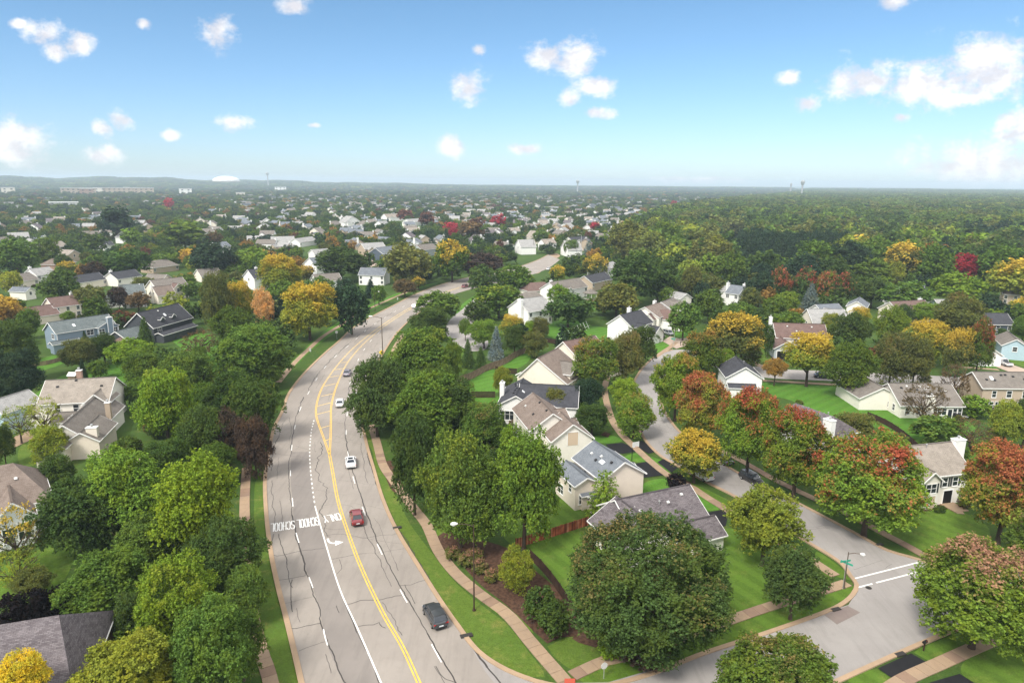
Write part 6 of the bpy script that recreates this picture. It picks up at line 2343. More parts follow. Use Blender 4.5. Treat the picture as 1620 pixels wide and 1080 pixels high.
def scatter(name, pts, scl, tint, idx, label):
    n = len(pts)
    me = bpy.data.meshes.new(name)
    me.vertices.add(n)
    me.vertices.foreach_set('co', np.asarray(pts, dtype=np.float32).ravel())
    for nm, tp, arr in (('scl', 'FLOAT_VECTOR', scl), ('rot', 'FLOAT', rng.random(n) * 6.28), ('idx', 'INT', idx), ('rnd', 'FLOAT', rng.random(n)), ('tint', 'FLOAT_COLOR', tint)):
        at = me.attributes.new(nm, tp, 'POINT')
        key = {'FLOAT_VECTOR': 'vector', 'FLOAT': 'value', 'INT': 'value', 'FLOAT_COLOR': 'color'}[tp]
        at.data.foreach_set(key, np.asarray(arr, dtype=np.int32 if tp == 'INT' else np.float32).ravel())
    me.update()
    o = link(bpy.data.objects.new(name, me))
    tag(o, label, 'woods', None, 'stuff')
    ng = bpy.data.node_groups.new(name, 'GeometryNodeTree')
    ng.interface.new_socket('Geometry', in_out='INPUT', socket_type='NodeSocketGeometry')
    ng.interface.new_socket('Geometry', in_out='OUTPUT', socket_type='NodeSocketGeometry')
    N, Lk = ng.nodes, ng.links
    gi, go = N.new('NodeGroupInput'), N.new('NodeGroupOutput')
    ci = N.new('GeometryNodeCollectionInfo')
    ci.inputs['Collection'].default_value = srccol
    ci.inputs['Separate Children'].default_value = True
    ip = N.new('GeometryNodeInstanceOnPoints')
    ip.inputs['Pick Instance'].default_value = True

    def att(nm, tp):
        a_ = N.new('GeometryNodeInputNamedAttribute')
        a_.data_type = tp
        a_.inputs['Name'].default_value = nm
        return a_.outputs['Attribute']
    cx = N.new('ShaderNodeCombineXYZ')
    Lk.new(att('rot', 'FLOAT'), cx.inputs[2])
    Lk.new(gi.outputs[0], ip.inputs['Points'])
    Lk.new(ci.outputs[0], ip.inputs['Instance'])
    Lk.new(att('idx', 'INT'), ip.inputs['Instance Index'])
    Lk.new(cx.outputs[0], ip.inputs['Rotation'])
    Lk.new(att('scl', 'FLOAT_VECTOR'), ip.inputs['Scale'])
    Lk.new(ip.outputs[0], go.inputs[0])
    md = o.modifiers.new('scatter', 'NODES')
    md.node_group = ng
    return o


ri = rest_i
pts = np.stack([cand[ri, 0], cand[ri, 1], cz[ri] + V_[ri] * 1.12], 1)
cc = np.array([[*COL[cols[i]], 1] for i in ri]) * rng.uniform(.75, 1.15, (len(ri), 1)) * np.where(forest[ri], 1.0, .85)[:, None]
isC = np.array([cols[i] == 'C' for i in ri]) & (rng.random(len(ri)) < .6)
idx = np.where(isC, 4, rng.integers(0, 4, len(ri)))
scl = np.stack([R_[ri] * np.where(isC, .6, 1), R_[ri] * np.where(isC, .6, 1), V_[ri] * np.where(isC, 1.25, 1)], 1)
scatter('distant_trees', pts, scl, cc, idx, 'distant trees filling the suburb and woods out to the horizon')
# undergrowth that closes the floor of the woods
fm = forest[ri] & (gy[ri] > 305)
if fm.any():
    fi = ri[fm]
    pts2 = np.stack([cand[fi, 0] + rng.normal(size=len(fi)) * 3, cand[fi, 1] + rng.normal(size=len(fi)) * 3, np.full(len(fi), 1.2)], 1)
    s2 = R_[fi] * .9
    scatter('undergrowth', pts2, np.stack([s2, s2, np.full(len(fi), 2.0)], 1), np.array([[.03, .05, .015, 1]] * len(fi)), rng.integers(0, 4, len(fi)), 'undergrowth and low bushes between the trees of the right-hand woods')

# ---- far houses
wallc = ['white', 'offwhite', 'grey', 'cream', 'white', 'tan', 'grey']
roofc = ['lgrey', 'taupe', 'grey', 'taupe_d', 'taupe_d', 'lgrey', 'grey', 'mauve']


def far_house(seed):
    r_ = random.Random(seed)
    wl, rf = r_.choice(wallc), r_.choice(roofc)
    ax = 'y' if r_.random() < .5 else 'x'
    hh = object.__new__(House)
    hh.root = empty('house')
    hh.L, hh.D = r_.uniform(11, 15), r_.uniform(9, 11)
    hh.ze, hh.wall, hh.roof = r_.choice([3.4, 5.2, 5.4]), wl, rf
    hh.blocks = []
    hh.M = Matrix.Identity(4)
    hh.vol(-hh.L / 2, -hh.D / 2, hh.L / 2, hh.D / 2, axis='x', pitch=.66, trim=False, ov=.3)
    if r_.random() < .7:
        hh.vol(-hh.L / 2 + .5, -hh.D / 2 - 3.0, -hh.L / 2 + 6, 0, hh.ze - r_.choice([.3, 1.6]), axis='y', pitch=.8, trim=False, ov=.3)
    if r_.random() < .6:
        hh.vol(hh.L / 2 - 1, -2.5, hh.L / 2 + 4.5, 3.5, 2.9, axis='x', pitch=.6, trim=False, ov=.3)
    hh.row('f', 0, (hh.ze - 1.9,), 3, 1.4, 1.3, 'single', margin=2)
    hh.row('b', 0, (hh.ze - 1.9,), 2, 1.4, 1.3, 'single', margin=2)
    if r_.random() < .5:
        hh.chimney(hh.L / 2 - .4, 0, 0, hh.ze + 3.6, 1.0, 1.4)
    return hh.root, ax, (wl, rf)


def copy_tree(o, parent=None):
    c = o.copy()
    scene.collection.objects.link(c)
    c.parent = parent
    for ch in CH.get(o.name, []):
        copy_tree(ch, c)
    return c


protos = [far_house(900 + i) for i in range(14)]
CH = {}
for o in bpy.data.objects:
    if o.parent:
        CH.setdefault(o.parent.name, []).append(o)
FARH = []
used = set()
n_far = min(len(hs), 296 - len(HOUSES))
for k in range(n_far):
    x, y = hs[k]
    pi = k % len(protos) if k < len(protos) else random.randrange(len(protos))
    root, ax, desc = protos[pi]
    if pi in used:
        root = copy_tree(root)
    used.add(pi)
    a = mnoise.noise(Vector((x / 160, y / 160, 9))) * 3.2 + (math.pi / 2 if random.random() < .3 else 0)
    root.location = (x, y, 0)
    root.rotation_euler = (0, 0, a)
    root['category'] = 'house'
    root['group'] = 'houses of the distant suburb'
    FARH.append((root, desc, hpx[k], hpy[k]))
# the rest: one mesh of small houses, gable roofs and walls
fb = MB()
fm_w = [WALL[w_] for w_ in ('white', 'offwhite', 'tan')]
fm_r = [ROOF[r_] for r_ in ('lgrey', 'taupe', 'grey')]
for k in range(n_far, len(hs)):
    x, y = hs[k]
    r_ = random.Random(k)
    a = mnoise.noise(Vector((x / 160, y / 160, 9))) * 3.2 + (math.pi / 2 if r_.random() < .4 else 0)
    L2, D2, e = r_.uniform(6, 9), r_.uniform(4.5, 6), r_.choice([3.6, 5.2, 5.6])
    zr = e + D2 * .62
    ca, sa = math.cos(a), math.sin(a)
    q = lambda u, v, z: (x + u * ca - v * sa, y + u * sa + v * ca, z)
    wi, ri_ = r_.choice([0, 0, 0, 1, 2]), 3 + r_.randrange(3)
    for u in (-L2, L2):
        pts_ = [q(u, -D2, 0), q(u, D2, 0), q(u, D2, e), q(u, 0, zr), q(u, -D2, e)]
        fb.poly(pts_ if u > 0 else pts_[::-1], None, wi)
    for v in (-D2, D2):
        pts_ = [q(-L2, v, 0), q(L2, v, 0), q(L2, v, e), q(-L2, v, e)]
        fb.poly(pts_ if v < 0 else pts_[::-1], None, wi)
        pts_ = [q(-L2 - .4, v * 1.06, e), q(L2 + .4, v * 1.06, e), q(L2 + .4, 0, zr + .1), q(-L2 - .4, 0, zr + .1)]
        fb.poly(pts_ if v < 0 else pts_[::-1], None, ri_)
if fb.v:
    o = fb.build('distant_houses', fm_w + fm_r)
    tag(o, 'mass of pale far-off houses scattered between trees towards the horizon', 'houses', None, 'stuff')

# ---- hills, dome, water towers, big buildings on the skyline
nx, ny = 90, 12
hb_v, hb_f = [], []
for j in range(ny):
    for i in range(nx):
        a = -0.86 + 1.72 * i / (nx - 1)
        dd = 4000 + j * 600
        x, y = math.sin(a) * dd, math.cos(a) * dd
        hb_v.append((x, y, float(hill(np.array([x]), np.array([y]))[0]) - (0.6 if j == 0 else 0) + .3))
for j in range(ny - 1):
    for i in range(nx - 1):
        k = j * nx + i
        hb_f.append((k, k + 1, k + nx + 1, k + nx))
me = bpy.data.meshes.new('hills')
me.from_pydata(hb_v, [], hb_f)
me.materials.append(M['ground'])
tag(link(bpy.data.objects.new('hills', me)), kind='structure')


def sky_at(px, dist):
    dv = pixdir(px, 289)
    a = math.atan2(dv.x, dv.y)
    return math.sin(a) * dist, math.cos(a) * dist


def z_at(px, py, dist):
    dv = pixdir(px, py)
    return CAM_H + dist * dv.z / math.hypot(dv.x, dv.y)


x, y = sky_at(358, 5600)
zt, zb_ = z_at(358, 278.5, 5600), z_at(358, 287.5, 5600)
b = MB()
rings = []
for j in range(7):
    t = j / 6 * math.pi / 2
    rings.append([(math.cos(k / 32 * 2 * math.pi) * 95 * math.cos(t), math.sin(k / 32 * 2 * math.pi) * 95 * math.cos(t), zb_ + 6 + (zt - zb_ - 6) * math.sin(t)) for k in range(32)])
for j in range(6):
    for k in range(32):
        b.poly([rings[j][k], rings[j][(k + 1) % 32], rings[j + 1][(k + 1) % 32], rings[j + 1][k]])
root = empty('dome_building', (x, y, 0))
b.build('dome', M['white'], root)
b = MB()
b.tube([(0, 0, 0), (0, 0, zb_ + 6)], [96, 96], 32)
b.build('wall', WALL['tan'], root)
tag(root, 'wide white dome of an arena on the left skyline', 'dome')


def tower(px, ytop, ybase, dist, label, wide=1.0):
    x, y = sky_at(px, dist)
    zt = z_at(px, ytop, dist)
    root = empty('water_tower', (x, y, 0))
    w_ = 7.5 * wide
    b = MB()
    zk = zt - 11
    b.tube([(0, 0, zk - 9), (0, 0, zk - 4), (0, 0, zk + 2), (0, 0, zk + 7), (0, 0, zt - 1), (0, 0, zt)], [3.2, w_ * .75, w_, w_, w_ * .6, 1], 20)
    b.build('tank', M['galv'], root, smooth=True)
    b = MB()
    b.tube([(0, 0, 0), (0, 0, 12), (0, 0, zk - 8)], [6, 3.2, 3.2], 14)
    b.build('stem', M['galv'], root)
    tag(root, label, 'water tower')


tower(424, 272.5, 286, 4600, 'white water tower right of the arena dome', 1.25)
tower(914, 284.5, 292, 3600, 'water tower on the skyline near the picture centre', 1.15)
tower(1270, 285, 297, 2900, 'white water tower over the right-hand woods', 1.0)
tower(1252, 289.5, 296, 3900, 'fainter water tower just left of the white one in the woods', .7)
for k, (x0, x1, yt, yb, dist, wl) in enumerate([(94, 150, 283.5, 296, 2800, 'tan'), (124, 146, 289, 297, 2600, 'brick'), (146, 166, 283, 295, 2900, 'cream'), (160, 214, 288, 295, 2900, 'tan'), (194, 204, 281, 290, 3100, 'tan'), (210, 242, 290, 295, 2850, 'tan'),
                                             (0, 22, 289, 295, 2900, 'cream'), (282, 302, 291, 296, 2700, 'white'), (73, 119, 316.5, 324, 1500, 'white'), (434, 452, 288, 292, 3600, 'white'), (372, 386, 301, 305, 2300, 'cream')]):
    xa, ya = sky_at(x0, dist)
    xb, yb2 = sky_at(x1, dist)
    L_ = math.hypot(xb - xa, yb2 - ya)
    zt = max(z_at((x0 + x1) / 2, yt + 4, dist), 9)
    zt = min(zt, 22)
    root = empty('large_building', ((xa + xb) / 2, (ya + yb2) / 2, 0), math.atan2(yb2 - ya, xb - xa))
    b = MB()
    b.box(-L_ / 2, -14, 0, L_ / 2, 14, zt)
    b.build('wall', WALL[wl], root)
    b = MB()
    b.box(-L_ / 2 - 1, -15, zt, L_ / 2 + 1, 15, zt + 1.2)
    b.build('roof', M['sign_back'], root)
    b = MB()
    for fl in range(int(zt / 8)):
        zf = zt - 6 - fl * 8
        if zf < 2:
            break
        for q in range(max(2, int(L_ / 14))):
            xx = -L_ / 2 + L_ * (q + .5) / max(2, int(L_ / 14))
            b.box(xx - 3, -14.3, zf, xx + 3, -13.9, zf + 3)
    if b.v:
        b.build('window_band', M['glass'], root)
    tag(root, ['long tan hospital-like block at the far left skyline', 'low brick block in front of the long tan one', 'cream block rising behind the tan complex', 'long low tan block right of the cream one', 'slim tower block of the tan complex', 'flat tan end block of the complex',
               'cream block cut by the left edge of the skyline', 'low white hall left of the arena dome', 'very long flat white hall among the far left trees', 'small white hall right of the dome, near the water tower', 'small cream hall below the arena dome'][k], 'building')

# ================================================================== vehicles
def paint(name, col, metal=0.0):
    m, t, out = new_mat(name)
    p = pbsdf(t, out, col, 0.28, 0.6, None, metal)
    p.inputs['Coat Weight'].default_value = 0.6
    p.inputs['Coat Roughness'].default_value = 0.08
    return m


PAINT = {'red': paint('deep_red_paint', (0.17, 0.006, 0.010)), 'white': paint('white_paint', (0.72, 0.72, 0.72)), 'black': paint('black_paint', (0.012, 0.012, 0.014)),
         'char': paint('charcoal_paint', (0.045, 0.050, 0.058), .3), 'silver': paint('grey_violet_paint', (0.26, 0.24, 0.28), .4), 'navy': paint('dark_navy_paint', (0.018, 0.022, 0.040)), 'grey': paint('grey_paint', (0.30, 0.31, 0.32), .3)}
M['tyre'] = mat_plain('tyre_rubber', (0.012, 0.012, 0.012), 0.85)
M['rim'] = mat_plain('alloy_rim', (0.45, 0.45, 0.46), 0.3, .5, .7)
M['tail'] = mat_plain('tail_lamp_red', (0.45, 0.012, 0.010), 0.2, .6)
M['head'] = mat_plain('clear_headlamp', (0.70, 0.72, 0.72), 0.12, .7)
M['plate'] = mat_plain('number_plate', (0.62, 0.64, 0.66), 0.5)
_wheel = None


def loft(b, rings, close=True):
    n = len(rings[0])
    for a, c in zip(rings, rings[1:]):
        for k in range(n):
            b.poly([a[k], c[k], c[(k + 1) % n], a[(k + 1) % n]])
    b.poly(rings[0])
    b.poly(rings[-1][::-1])


def vehicle(name, loc, rz, kind, col, label, group=None, cat='car', roofbox=False):
    global _wheel
    root = empty(name, loc, rz)
    tag(root, label, cat, group)
    S = {'sedan': dict(L=4.75, W=.91, st=[(-2.36, .80, .38, .70, .82), (-2.25, .87, .26, .84, .98), (-1.5, .91, .22, .90, 1.02), (-.6, .91, .20, .90, .96), (.75, .91, .20, .86, .94), (1.6, .89, .22, .78, .86), (2.2, .84, .26, .66, .74), (2.37, .72, .36, .56, .62)],
                       cab=(-1.85, 1.25, -1.10, .42, .80, .60, .96, 1.43)),
         'coupe': dict(L=4.7, W=.93, st=[(-2.34, .82, .38, .74, .86), (-2.2, .91, .26, .88, 1.02), (-1.4, .94, .22, .92, 1.03), (-.6, .93, .20, .86, .94), (.75, .92, .20, .84, .93), (1.6, .91, .22, .78, .88), (2.2, .86, .26, .68, .76), (2.36, .74, .36, .56, .62)],
                       cab=(-1.75, .95, -.95, .10, .78, .56, .95, 1.35)),
         'suv': dict(L=4.6, W=.92, st=[(-2.3, .82, .42, .84, .96), (-2.2, .90, .30, .98, 1.06), (-1.4, .92, .26, 1.00, 1.06), (0, .92, .26, .98, 1.04), (.9, .92, .26, .94, 1.02), (1.7, .90, .28, .88, .98), (2.15, .84, .32, .76, .84), (2.3, .74, .42, .64, .70)],
                     cab=(-2.12, 1.35, -1.75, .55, .82, .66, 1.04, 1.66)),
         'pickup': dict(L=5.8, W=.98, st=[(-2.9, .90, .50, .98, 1.06), (-2.8, .95, .42, 1.06, 1.12), (-1.0, .97, .38, 1.06, 1.12), (.2, .97, .38, 1.06, 1.12), (1.2, .97, .38, 1.05, 1.14), (2.2, .95, .38, 1.0, 1.10), (2.75, .90, .42, .92, 1.0), (2.9, .80, .5, .75, .8)],
                        cab=(-.75, 1.65, -.45, .85, .86, .70, 1.12, 1.82))}[kind]
    b = MB()
    rings = []
    for x, w, z0, zs, zt in S['st']:
        rings.append([(x, y, z) for y, z in ((-w * .86, z0), (-w, z0 + .16), (-w, zs - .1), (-w * .95, zs), (-w * .70, zt), (w * .70, zt), (w * .95, zs), (w, zs - .1), (w, z0 + .16), (w * .86, z0))])
    loft(b, rings)
    o = b.build('body', PAINT[col], root, smooth=False)
    xr0, xf0, xr1, xf1, wb, wt, zb, zt = S['cab']
    bl, br_, fl, fr_ = (xr0, wb, zb), (xr0, -wb, zb), (xf0, wb, zb), (xf0, -wb, zb)
    tbl, tbr, tfl, tfr = (xr1, wt, zt), (xr1, -wt, zt), (xf1, wt, zt), (xf1, -wt, zt)
    r_ = MB()
    mid = (xr1 + xf1) / 2
    r_.poly([tbr, (mid, -wt * 1.02, zt + .05), (mid, wt * 1.02, zt + .05), tbl])
    r_.poly([(mid, -wt * 1.02, zt + .05), tfr, tfl, (mid, wt * 1.02, zt + .05)])
    for s, (a, c, ta, tc) in ((1, (bl, fl, tbl, tfl)), (-1, (br_, fr_, tbr, tfr))):
        r_.bar(a, ta, .10, .09)
        r_.bar(c, tc, .08, .07)
        r_.bar(ta, tc, .08, .07)
        xm = (a[0] + c[0]) / 2
        xt = (ta[0] + tc[0]) / 2
        r_.bar((xm, s * wb, zb), (xt, s * wt, zt), .10, .06)
    r_.bar(tbl, tbr, .1, .07)
    r_.bar(tfl, tfr, .08, .06)
    r_.build('roof_panel', PAINT[col], root)
    g = MB()
    g.poly([fr_, fl, tfl, tfr])
    g.build('windscreen', M['glass'], root)
    g = MB()
    g.poly([bl, br_, tbr, tbl])
    g.build('rear_window', M['glass'], root)
    for q in ([br_, fr_, tfr, tbr], [fl, bl, tbl, tfl]):
        g = MB()
        g.poly(q)
        g.build('side_window', M['glass'], root)
    if roofbox:
        g = MB()
        g.poly([(mid - .38, -.42, zt + .065), (mid + .38, -.42, zt + .065), (mid + .38, .42, zt + .065), (mid - .38, .42, zt + .065)])
        g.build('sunroof', M['glass'], root)
    if kind == 'pickup':
        g = MB()
        g.box(-2.75, -.80, 1.115, -.85, .80, 1.135)
        g.build('bed_cover', M['black_metal'], root)
    if _wheel is None:
        tb, rb = MB(), MB()
        tb.tube([(0, -.11, 0), (0, -.08, 0), (0, .08, 0), (0, .11, 0)], [.29, .335, .335, .29], 18)
        rb.tube([(0, -.118, 0), (0, .118, 0)], [.20, .20], 12)
        _wheel = (tb.mesh('tyre', M['tyre']), rb.mesh('rim', M['rim']))
    wx = {'pickup': (-1.85, 1.85)}.get(kind, (-1.42, 1.42))
    for x in wx:
        for y in (-S['W'] + .08, S['W'] - .08):
            wh = mesh_obj('wheel', _wheel[0], root, (x, y, .335), (0, 0, 0), (1.0 if kind != 'pickup' else 1.18,) * 3)
            mesh_obj('rim', _wheel[1], wh)
    re, fe = S['st'][1], S['st'][-2]
    for s in (-1, 1):
        g = MB()
        g.box(re[0] - .10, min(s * .48, s * (re[1] - .03)), re[3] - .20, re[0] + .12, max(s * .48, s * (re[1] - .03)), re[3] - .04)
        g.build('tail_light', M['tail'], root)
        g = MB()
        g.box(fe[0] - .2, min(s * .5, s * (fe[1] - .03)), fe[3] - .16, fe[0] + .10, max(s * .5, s * (fe[1] - .03)), fe[3] - .03)
        g.build('headlight', M['head'], root)
        g = MB()
        g.box(xf0 - .35, min(s * wb, s * (wb + .22)), zb - .02, xf0 - .17, max(s * wb, s * (wb + .22)), zb + .12)
        g.build('wing_mirror', PAINT[col], root)
    g = MB()
    g.box(S['st'][0][0] - .03, -.26, .55, S['st'][0][0] + .04, .26, .68)
    g.build('number_plate', M['plate'], root)
    g = MB()
    g.box(S['st'][0][0] - .03, -.70, .30, S['st'][0][0] + .12, .70, .42)
    g.box(S['st'][-1][0] - .12, -.62, .28, S['st'][-1][0] + .03, .62, .40)
    g.build('bumper', M['black_metal'], root)
    return root


def car_at(px, py, hx, hy, kind, col, label, **kw):
    """A vehicle whose middle stands at a photograph point of the ground, nose towards another."""
    p, q = P(px, py), P(hx, hy)
    d = q - p
    return vehicle(kw.pop('name', 'car'), (p.x, p.y, 0.075), math.atan2(d.y, d.x), kind, col, label, **kw)


GM = 'cars driving on the main road'
car_at(688, 980, 668, 946, 'suv', 'char', 'charcoal hatchback nearest the camera on the main road', group=GM)
car_at(564.5, 823, 560, 800, 'sedan', 'red', 'dark red car on the main road beside the ONLY lettering', group=GM)
car_at(555, 735, 553.5, 715, 'coupe', 'white', 'white car with a dark sunroof, first ahead of the red car', group=GM, roofbox=True)
car_at(538, 641, 540, 628, 'sedan', 'white', 'white car beside the yellow hatching of the main road', group=GM)
car_at(563, 631, 566, 618, 'sedan', 'white', 'white car half hidden by the dark leaning tree', group=GM)
car_at(549.5, 593, 554, 583, 'sedan', 'silver', 'grey-violet car past the end of the yellow hatching', group=GM)
car_at(657, 487, 668, 481, 'suv', 'white', 'white car at the bend of the main road below the round tree', group=GM)
car_at(736, 455, 750, 451, 'suv', 'red', 'small red car beneath the dark round tree, far up the main road', group=GM)
GP = 'cars parked on the residential street and drives'
car_at(1188, 762, 1222, 781, 'suv', 'black', 'black car parked at the kerb of the winding street', group=GP)
car_at(1110, 756, 1086, 742, 'suv', 'white', 'white car parked under the golden yellow-green tree', group=GP)
car_at(1143, 731, 1128, 722, 'sedan', 'navy', 'dark blue car parked behind the golden yellow-green tree', group=GP)
car_at(1043, 533, 1054, 537, 'suv', 'black', 'black car on the drive of the white house by the bend', group=GP)
car_at(1057, 529.5, 1068, 533, 'suv', 'grey', 'grey car just beyond the black one on the same drive', group=GP)
car_at(1302, 598, 1320, 599.2, 'sedan', 'navy', 'dark car parked on the straight street beside dark green trees', group=GP)
car_at(1587, 577, 1566, 569, 'pickup', 'white', 'white pickup truck on the pink concrete drive', name='pickup_truck', cat='pickup truck')
car_at(748, 484, 742, 490, 'sedan', 'white', 'white car parked on the court right of the main road', group=GP)
car_at(1244, 560.5, 1243, 556, 'sedan', 'white', 'white car inside the open garage', group=GP)
car_at(868, 427, 876, 424, 'sedan', 'white', 'white car on the farthest visible reach of the road', group=GM)


# ================================================================== street furniture
def height_at(bx, by, tx, ty):
    """Height of something upright that stands at one photo point and ends at another."""
    b = P(bx, by)
    best, bz = 1e9, 1
    for k in range(10, 400):
        z = k * .1
        q = proj((b.x, b.y, z))
        if abs(q[1] - ty) < best:
            best, bz = abs(q[1] - ty), z
    return b, bz


def street_lamp(bx, by, tx, ty, ax, ay, mat, label, r0=.11, head=True, group='street lamps'):
    b, hgt = height_at(bx, by, tx, ty)
    root = empty('street_lamp', b)
    tag(root, label, 'street lamp', group)
    m = MB()
    m.tube([(0, 0, 0), (0, 0, .5), (0, 0, hgt)], [r0 * 1.25, r0, r0 * .6], 10)
    m.build('pole', M[mat], root)
    m = MB()
    m.tube([(0, 0, 0), (0, 0, .16)], [r0 * 2.3, r0 * 2.0], 10)
    m.build('base', M[mat], root)
    e = P(ax, ay, hgt + .15)
    v = Vector((e.x - b.x, e.y - b.y, 0))
    m = MB()
    m.tube([(0, 0, hgt - .25), tuple(v * .35 + Vector((0, 0, hgt + .05))), tuple(v * .8 + Vector((0, 0, hgt + .12)))], [r0 * .5, r0 * .45, r0 * .4], 8)
    m.build('arm', M[mat], root)
    d = v.normalized()
    m = MB()
    c0, c1 = v * .72 + Vector((0, 0, hgt + .14)), v * 1.04 + Vector((0, 0, hgt + .10))
    m.tube([c0, c0.lerp(c1, .35), c0.lerp(c1, .75), c1], [.09, .20, .22, .08], 10)
    h_ = m.build('lamp_head', M['lamp_head'], root)
    m = MB()
    m.tube([c0.lerp(c1, .55) - Vector((0, 0, .12)), c0.lerp(c1, .55) - Vector((0, 0, .26))], [.16, .10], 10)
    m.build('lens', M['head'], h_)
    return root, b, hgt


street_lamp(750, 965, 751.5, 829, 714, 828, 'brown_pole', 'tall brown street lamp on the verge, its arm reaching over the main road', .10)
street_lamp(606, 574, 603, 502, 584, 500, 'wood_pole', 'tall dark lamp pole at the right kerb above the yellow sign', .15)
street_lamp(593.5, 492, 593, 462, 600, 461, 'brown_pole', 'dark lamp pole on the left verge of the bend', .12)
street_lamp(1335, 930, 1343.5, 873, 1368, 877, 'wood_pole', 'lamp on a wooden pole at the street corner by the stop lines', .09)
street_lamp(708, 507, 708, 496, 719, 495.5, 'galv', 'pale lamp on the court right of the main road', .08)
street_lamp(1066, 545, 1066, 523, 1075, 523, 'galv', 'pale lamp by the drive with the black and grey cars', .08)
street_lamp(912, 411, 912, 380, 918, 379, 'galv', 'left pale lamp mast at the top of the avenue', .2)
street_lamp(919, 409, 919, 372, 914, 371, 'galv', 'taller right pale lamp mast at the top of the avenue', .2)
street_lamp(844, 402, 844, 374, 848, 373, 'wood_pole', 'thin brown mast left of the avenue lamps', .15)


def sign_panel(root, pos, wd, ht, rz, mat, name='sign_face', shape='rect', text=None, tmat='white_mark'):
    m = MB()
    if shape == 'rect':
        m.box(-wd / 2, -.02, -ht / 2, wd / 2, .02, ht / 2)
    else:
        n = {'diamond': 4, 'octagon': 8, 'round': 20}[shape]
        off = {'diamond': 0, 'octagon': math.pi / 8, 'round': 0}[shape]
        pts = [(wd / 2 * math.cos(2 * math.pi * k / n + off), wd / 2 * math.sin(2 * math.pi * k / n + off)) for k in range(n)]
        m.poly([(x, -.02, z) for x, z in pts])
        m.poly([(x, .02, z) for x, z in pts][::-1])
        for k in range(n):
            (x0, z0), (x1, z1) = pts[k], pts[(k + 1) % n]
            m.poly([(x0, -.02, z0), (x0, .02, z0), (x1, .02, z1), (x1, -.02, z1)])
    o = m.build(name, M[mat], root)
    o.location, o.rotation_euler = pos, (0, 0, rz)
    return o


b_ = P(1335, 930)
root = empty('street_name_sign', (b_.x - .25, b_.y - .2, 0), 0)
tag(root, 'two crossed green street name blades below the corner lamp', 'street sign')
m = MB()
m.tube([(0, 0, 0), (0, 0, 4.05)], [.035, .035], 8)
m.build('post', M['galv'], root)
sign_panel(root, (-.1, 0, 3.95), 1.5, .24, math.radians(14), 'green_sign', 'name_blade')
sign_panel(root, (.1, 0, 3.68), 1.5, .24, math.radians(-48), 'green_sign', 'name_blade')
b_ = P(1064, 553)
root = empty('street_name_sign', b_, 0)
tag(root, 'green street name blades on a pole by the drive with the black car', 'street sign')
m = MB()
m.tube([(0, 0, 0), (0, 0, 3.7)], [.05, .05], 8)
m.build('post', M['galv'], root)
sign_panel(root, (0, 0, 3.6), 1.6, .28, .2, 'green_sign', 'name_blade')
sign_panel(root, (0, 0, 3.3), 1.6, .28, -1.1, 'green_sign', 'name_blade')
# yellow diamond on the dark pole
b_ = P(604.5, 573)
root = empty('warning_sign', (b_.x, b_.y - .35, 0), 0)
tag(root, 'yellow diamond warning sign at the foot of the dark lamp pole', 'road sign')
m = MB()
m.tube([(0, 0, 0), (0, 0, 3.3)], [.05, .05], 8)
m.build('post', M['galv'], root)
sign_panel(root, (0, -.06, 3.0), 1.5, 1.5, 0, 'yellow_sign', shape='diamond')
ab = MB()
ab.box(-.06, -.095, 2.7, .06, -.085, 3.2)
ab.poly([(-.28, -.09, 3.12), (.28, -.09, 3.12), (0, -.09, 3.45)])
ab.build('arrow_symbol', M['black_metal'], root)
sign_panel(root, (0, -.06, 3.95), .9, .5, 0, 'sign_back', 'upper_plate')
# round sign at the left kerb
b_ = P(533, 536)
root = empty('road_sign', b_, 0)
tag(root, 'pale round-looking sign on a post at the left kerb of the bend', 'road sign')
m = MB()
m.tube([(0, 0, 0), (0, 0, 2.6)], [.04, .04], 8)
m.build('post', M['galv'], root)
sign_panel(root, (0, -.05, 2.3), .95, .95, .2, 'sign_back', shape='octagon')
# back of the stop sign at the bottom corner
b_, hh_ = height_at(955, 1073, 955, 1047)
root = empty('stop_sign', b_, 0)
tag(root, 'bare metal back of a stop sign by the crossing path', 'road sign')
m = MB()
m.box(-.03, -.02, 0, .03, .02, hh_)
m.build('post', M['galv'], root)
sign_panel(root, (0, -.04, hh_ - .42), .78, .78, .35, 'sign_back', shape='octagon')
# mailbox posts
def mailbox(px, py, label, rz=.5):
    r = empty('mailbox', P(px, py), rz)
    tag(r, label, 'mailbox', 'mailboxes')
    m = MB()
    m.box(-.06, -.06, 0, .06, .06, 1.05)
    m.build('post', M['dark_fence'], r)
    m = MB()
    m.tube([(-.3, 0, 1.18), (.32, 0, 1.18)], [.14, .14], 10)
    m.box(-.3, -.14, 1.03, .32, .14, 1.18)
    m.build('box', M['black_metal'], r)
    m = MB()
    m.box(.05, -.16, 1.2, .09, -.145, 1.42)
    m.build('flag', M['red_pad'], r)


mailbox(1461, 1029, 'dark mailbox on a post beside the lower right drive')
mailbox(1015, 689, 'dark mailbox at the kerb beside the sidewalk of the winding street', 1.8)
mailbox(1076.5, 547, 'dark mailbox at the end of the pink drive', 1.0)
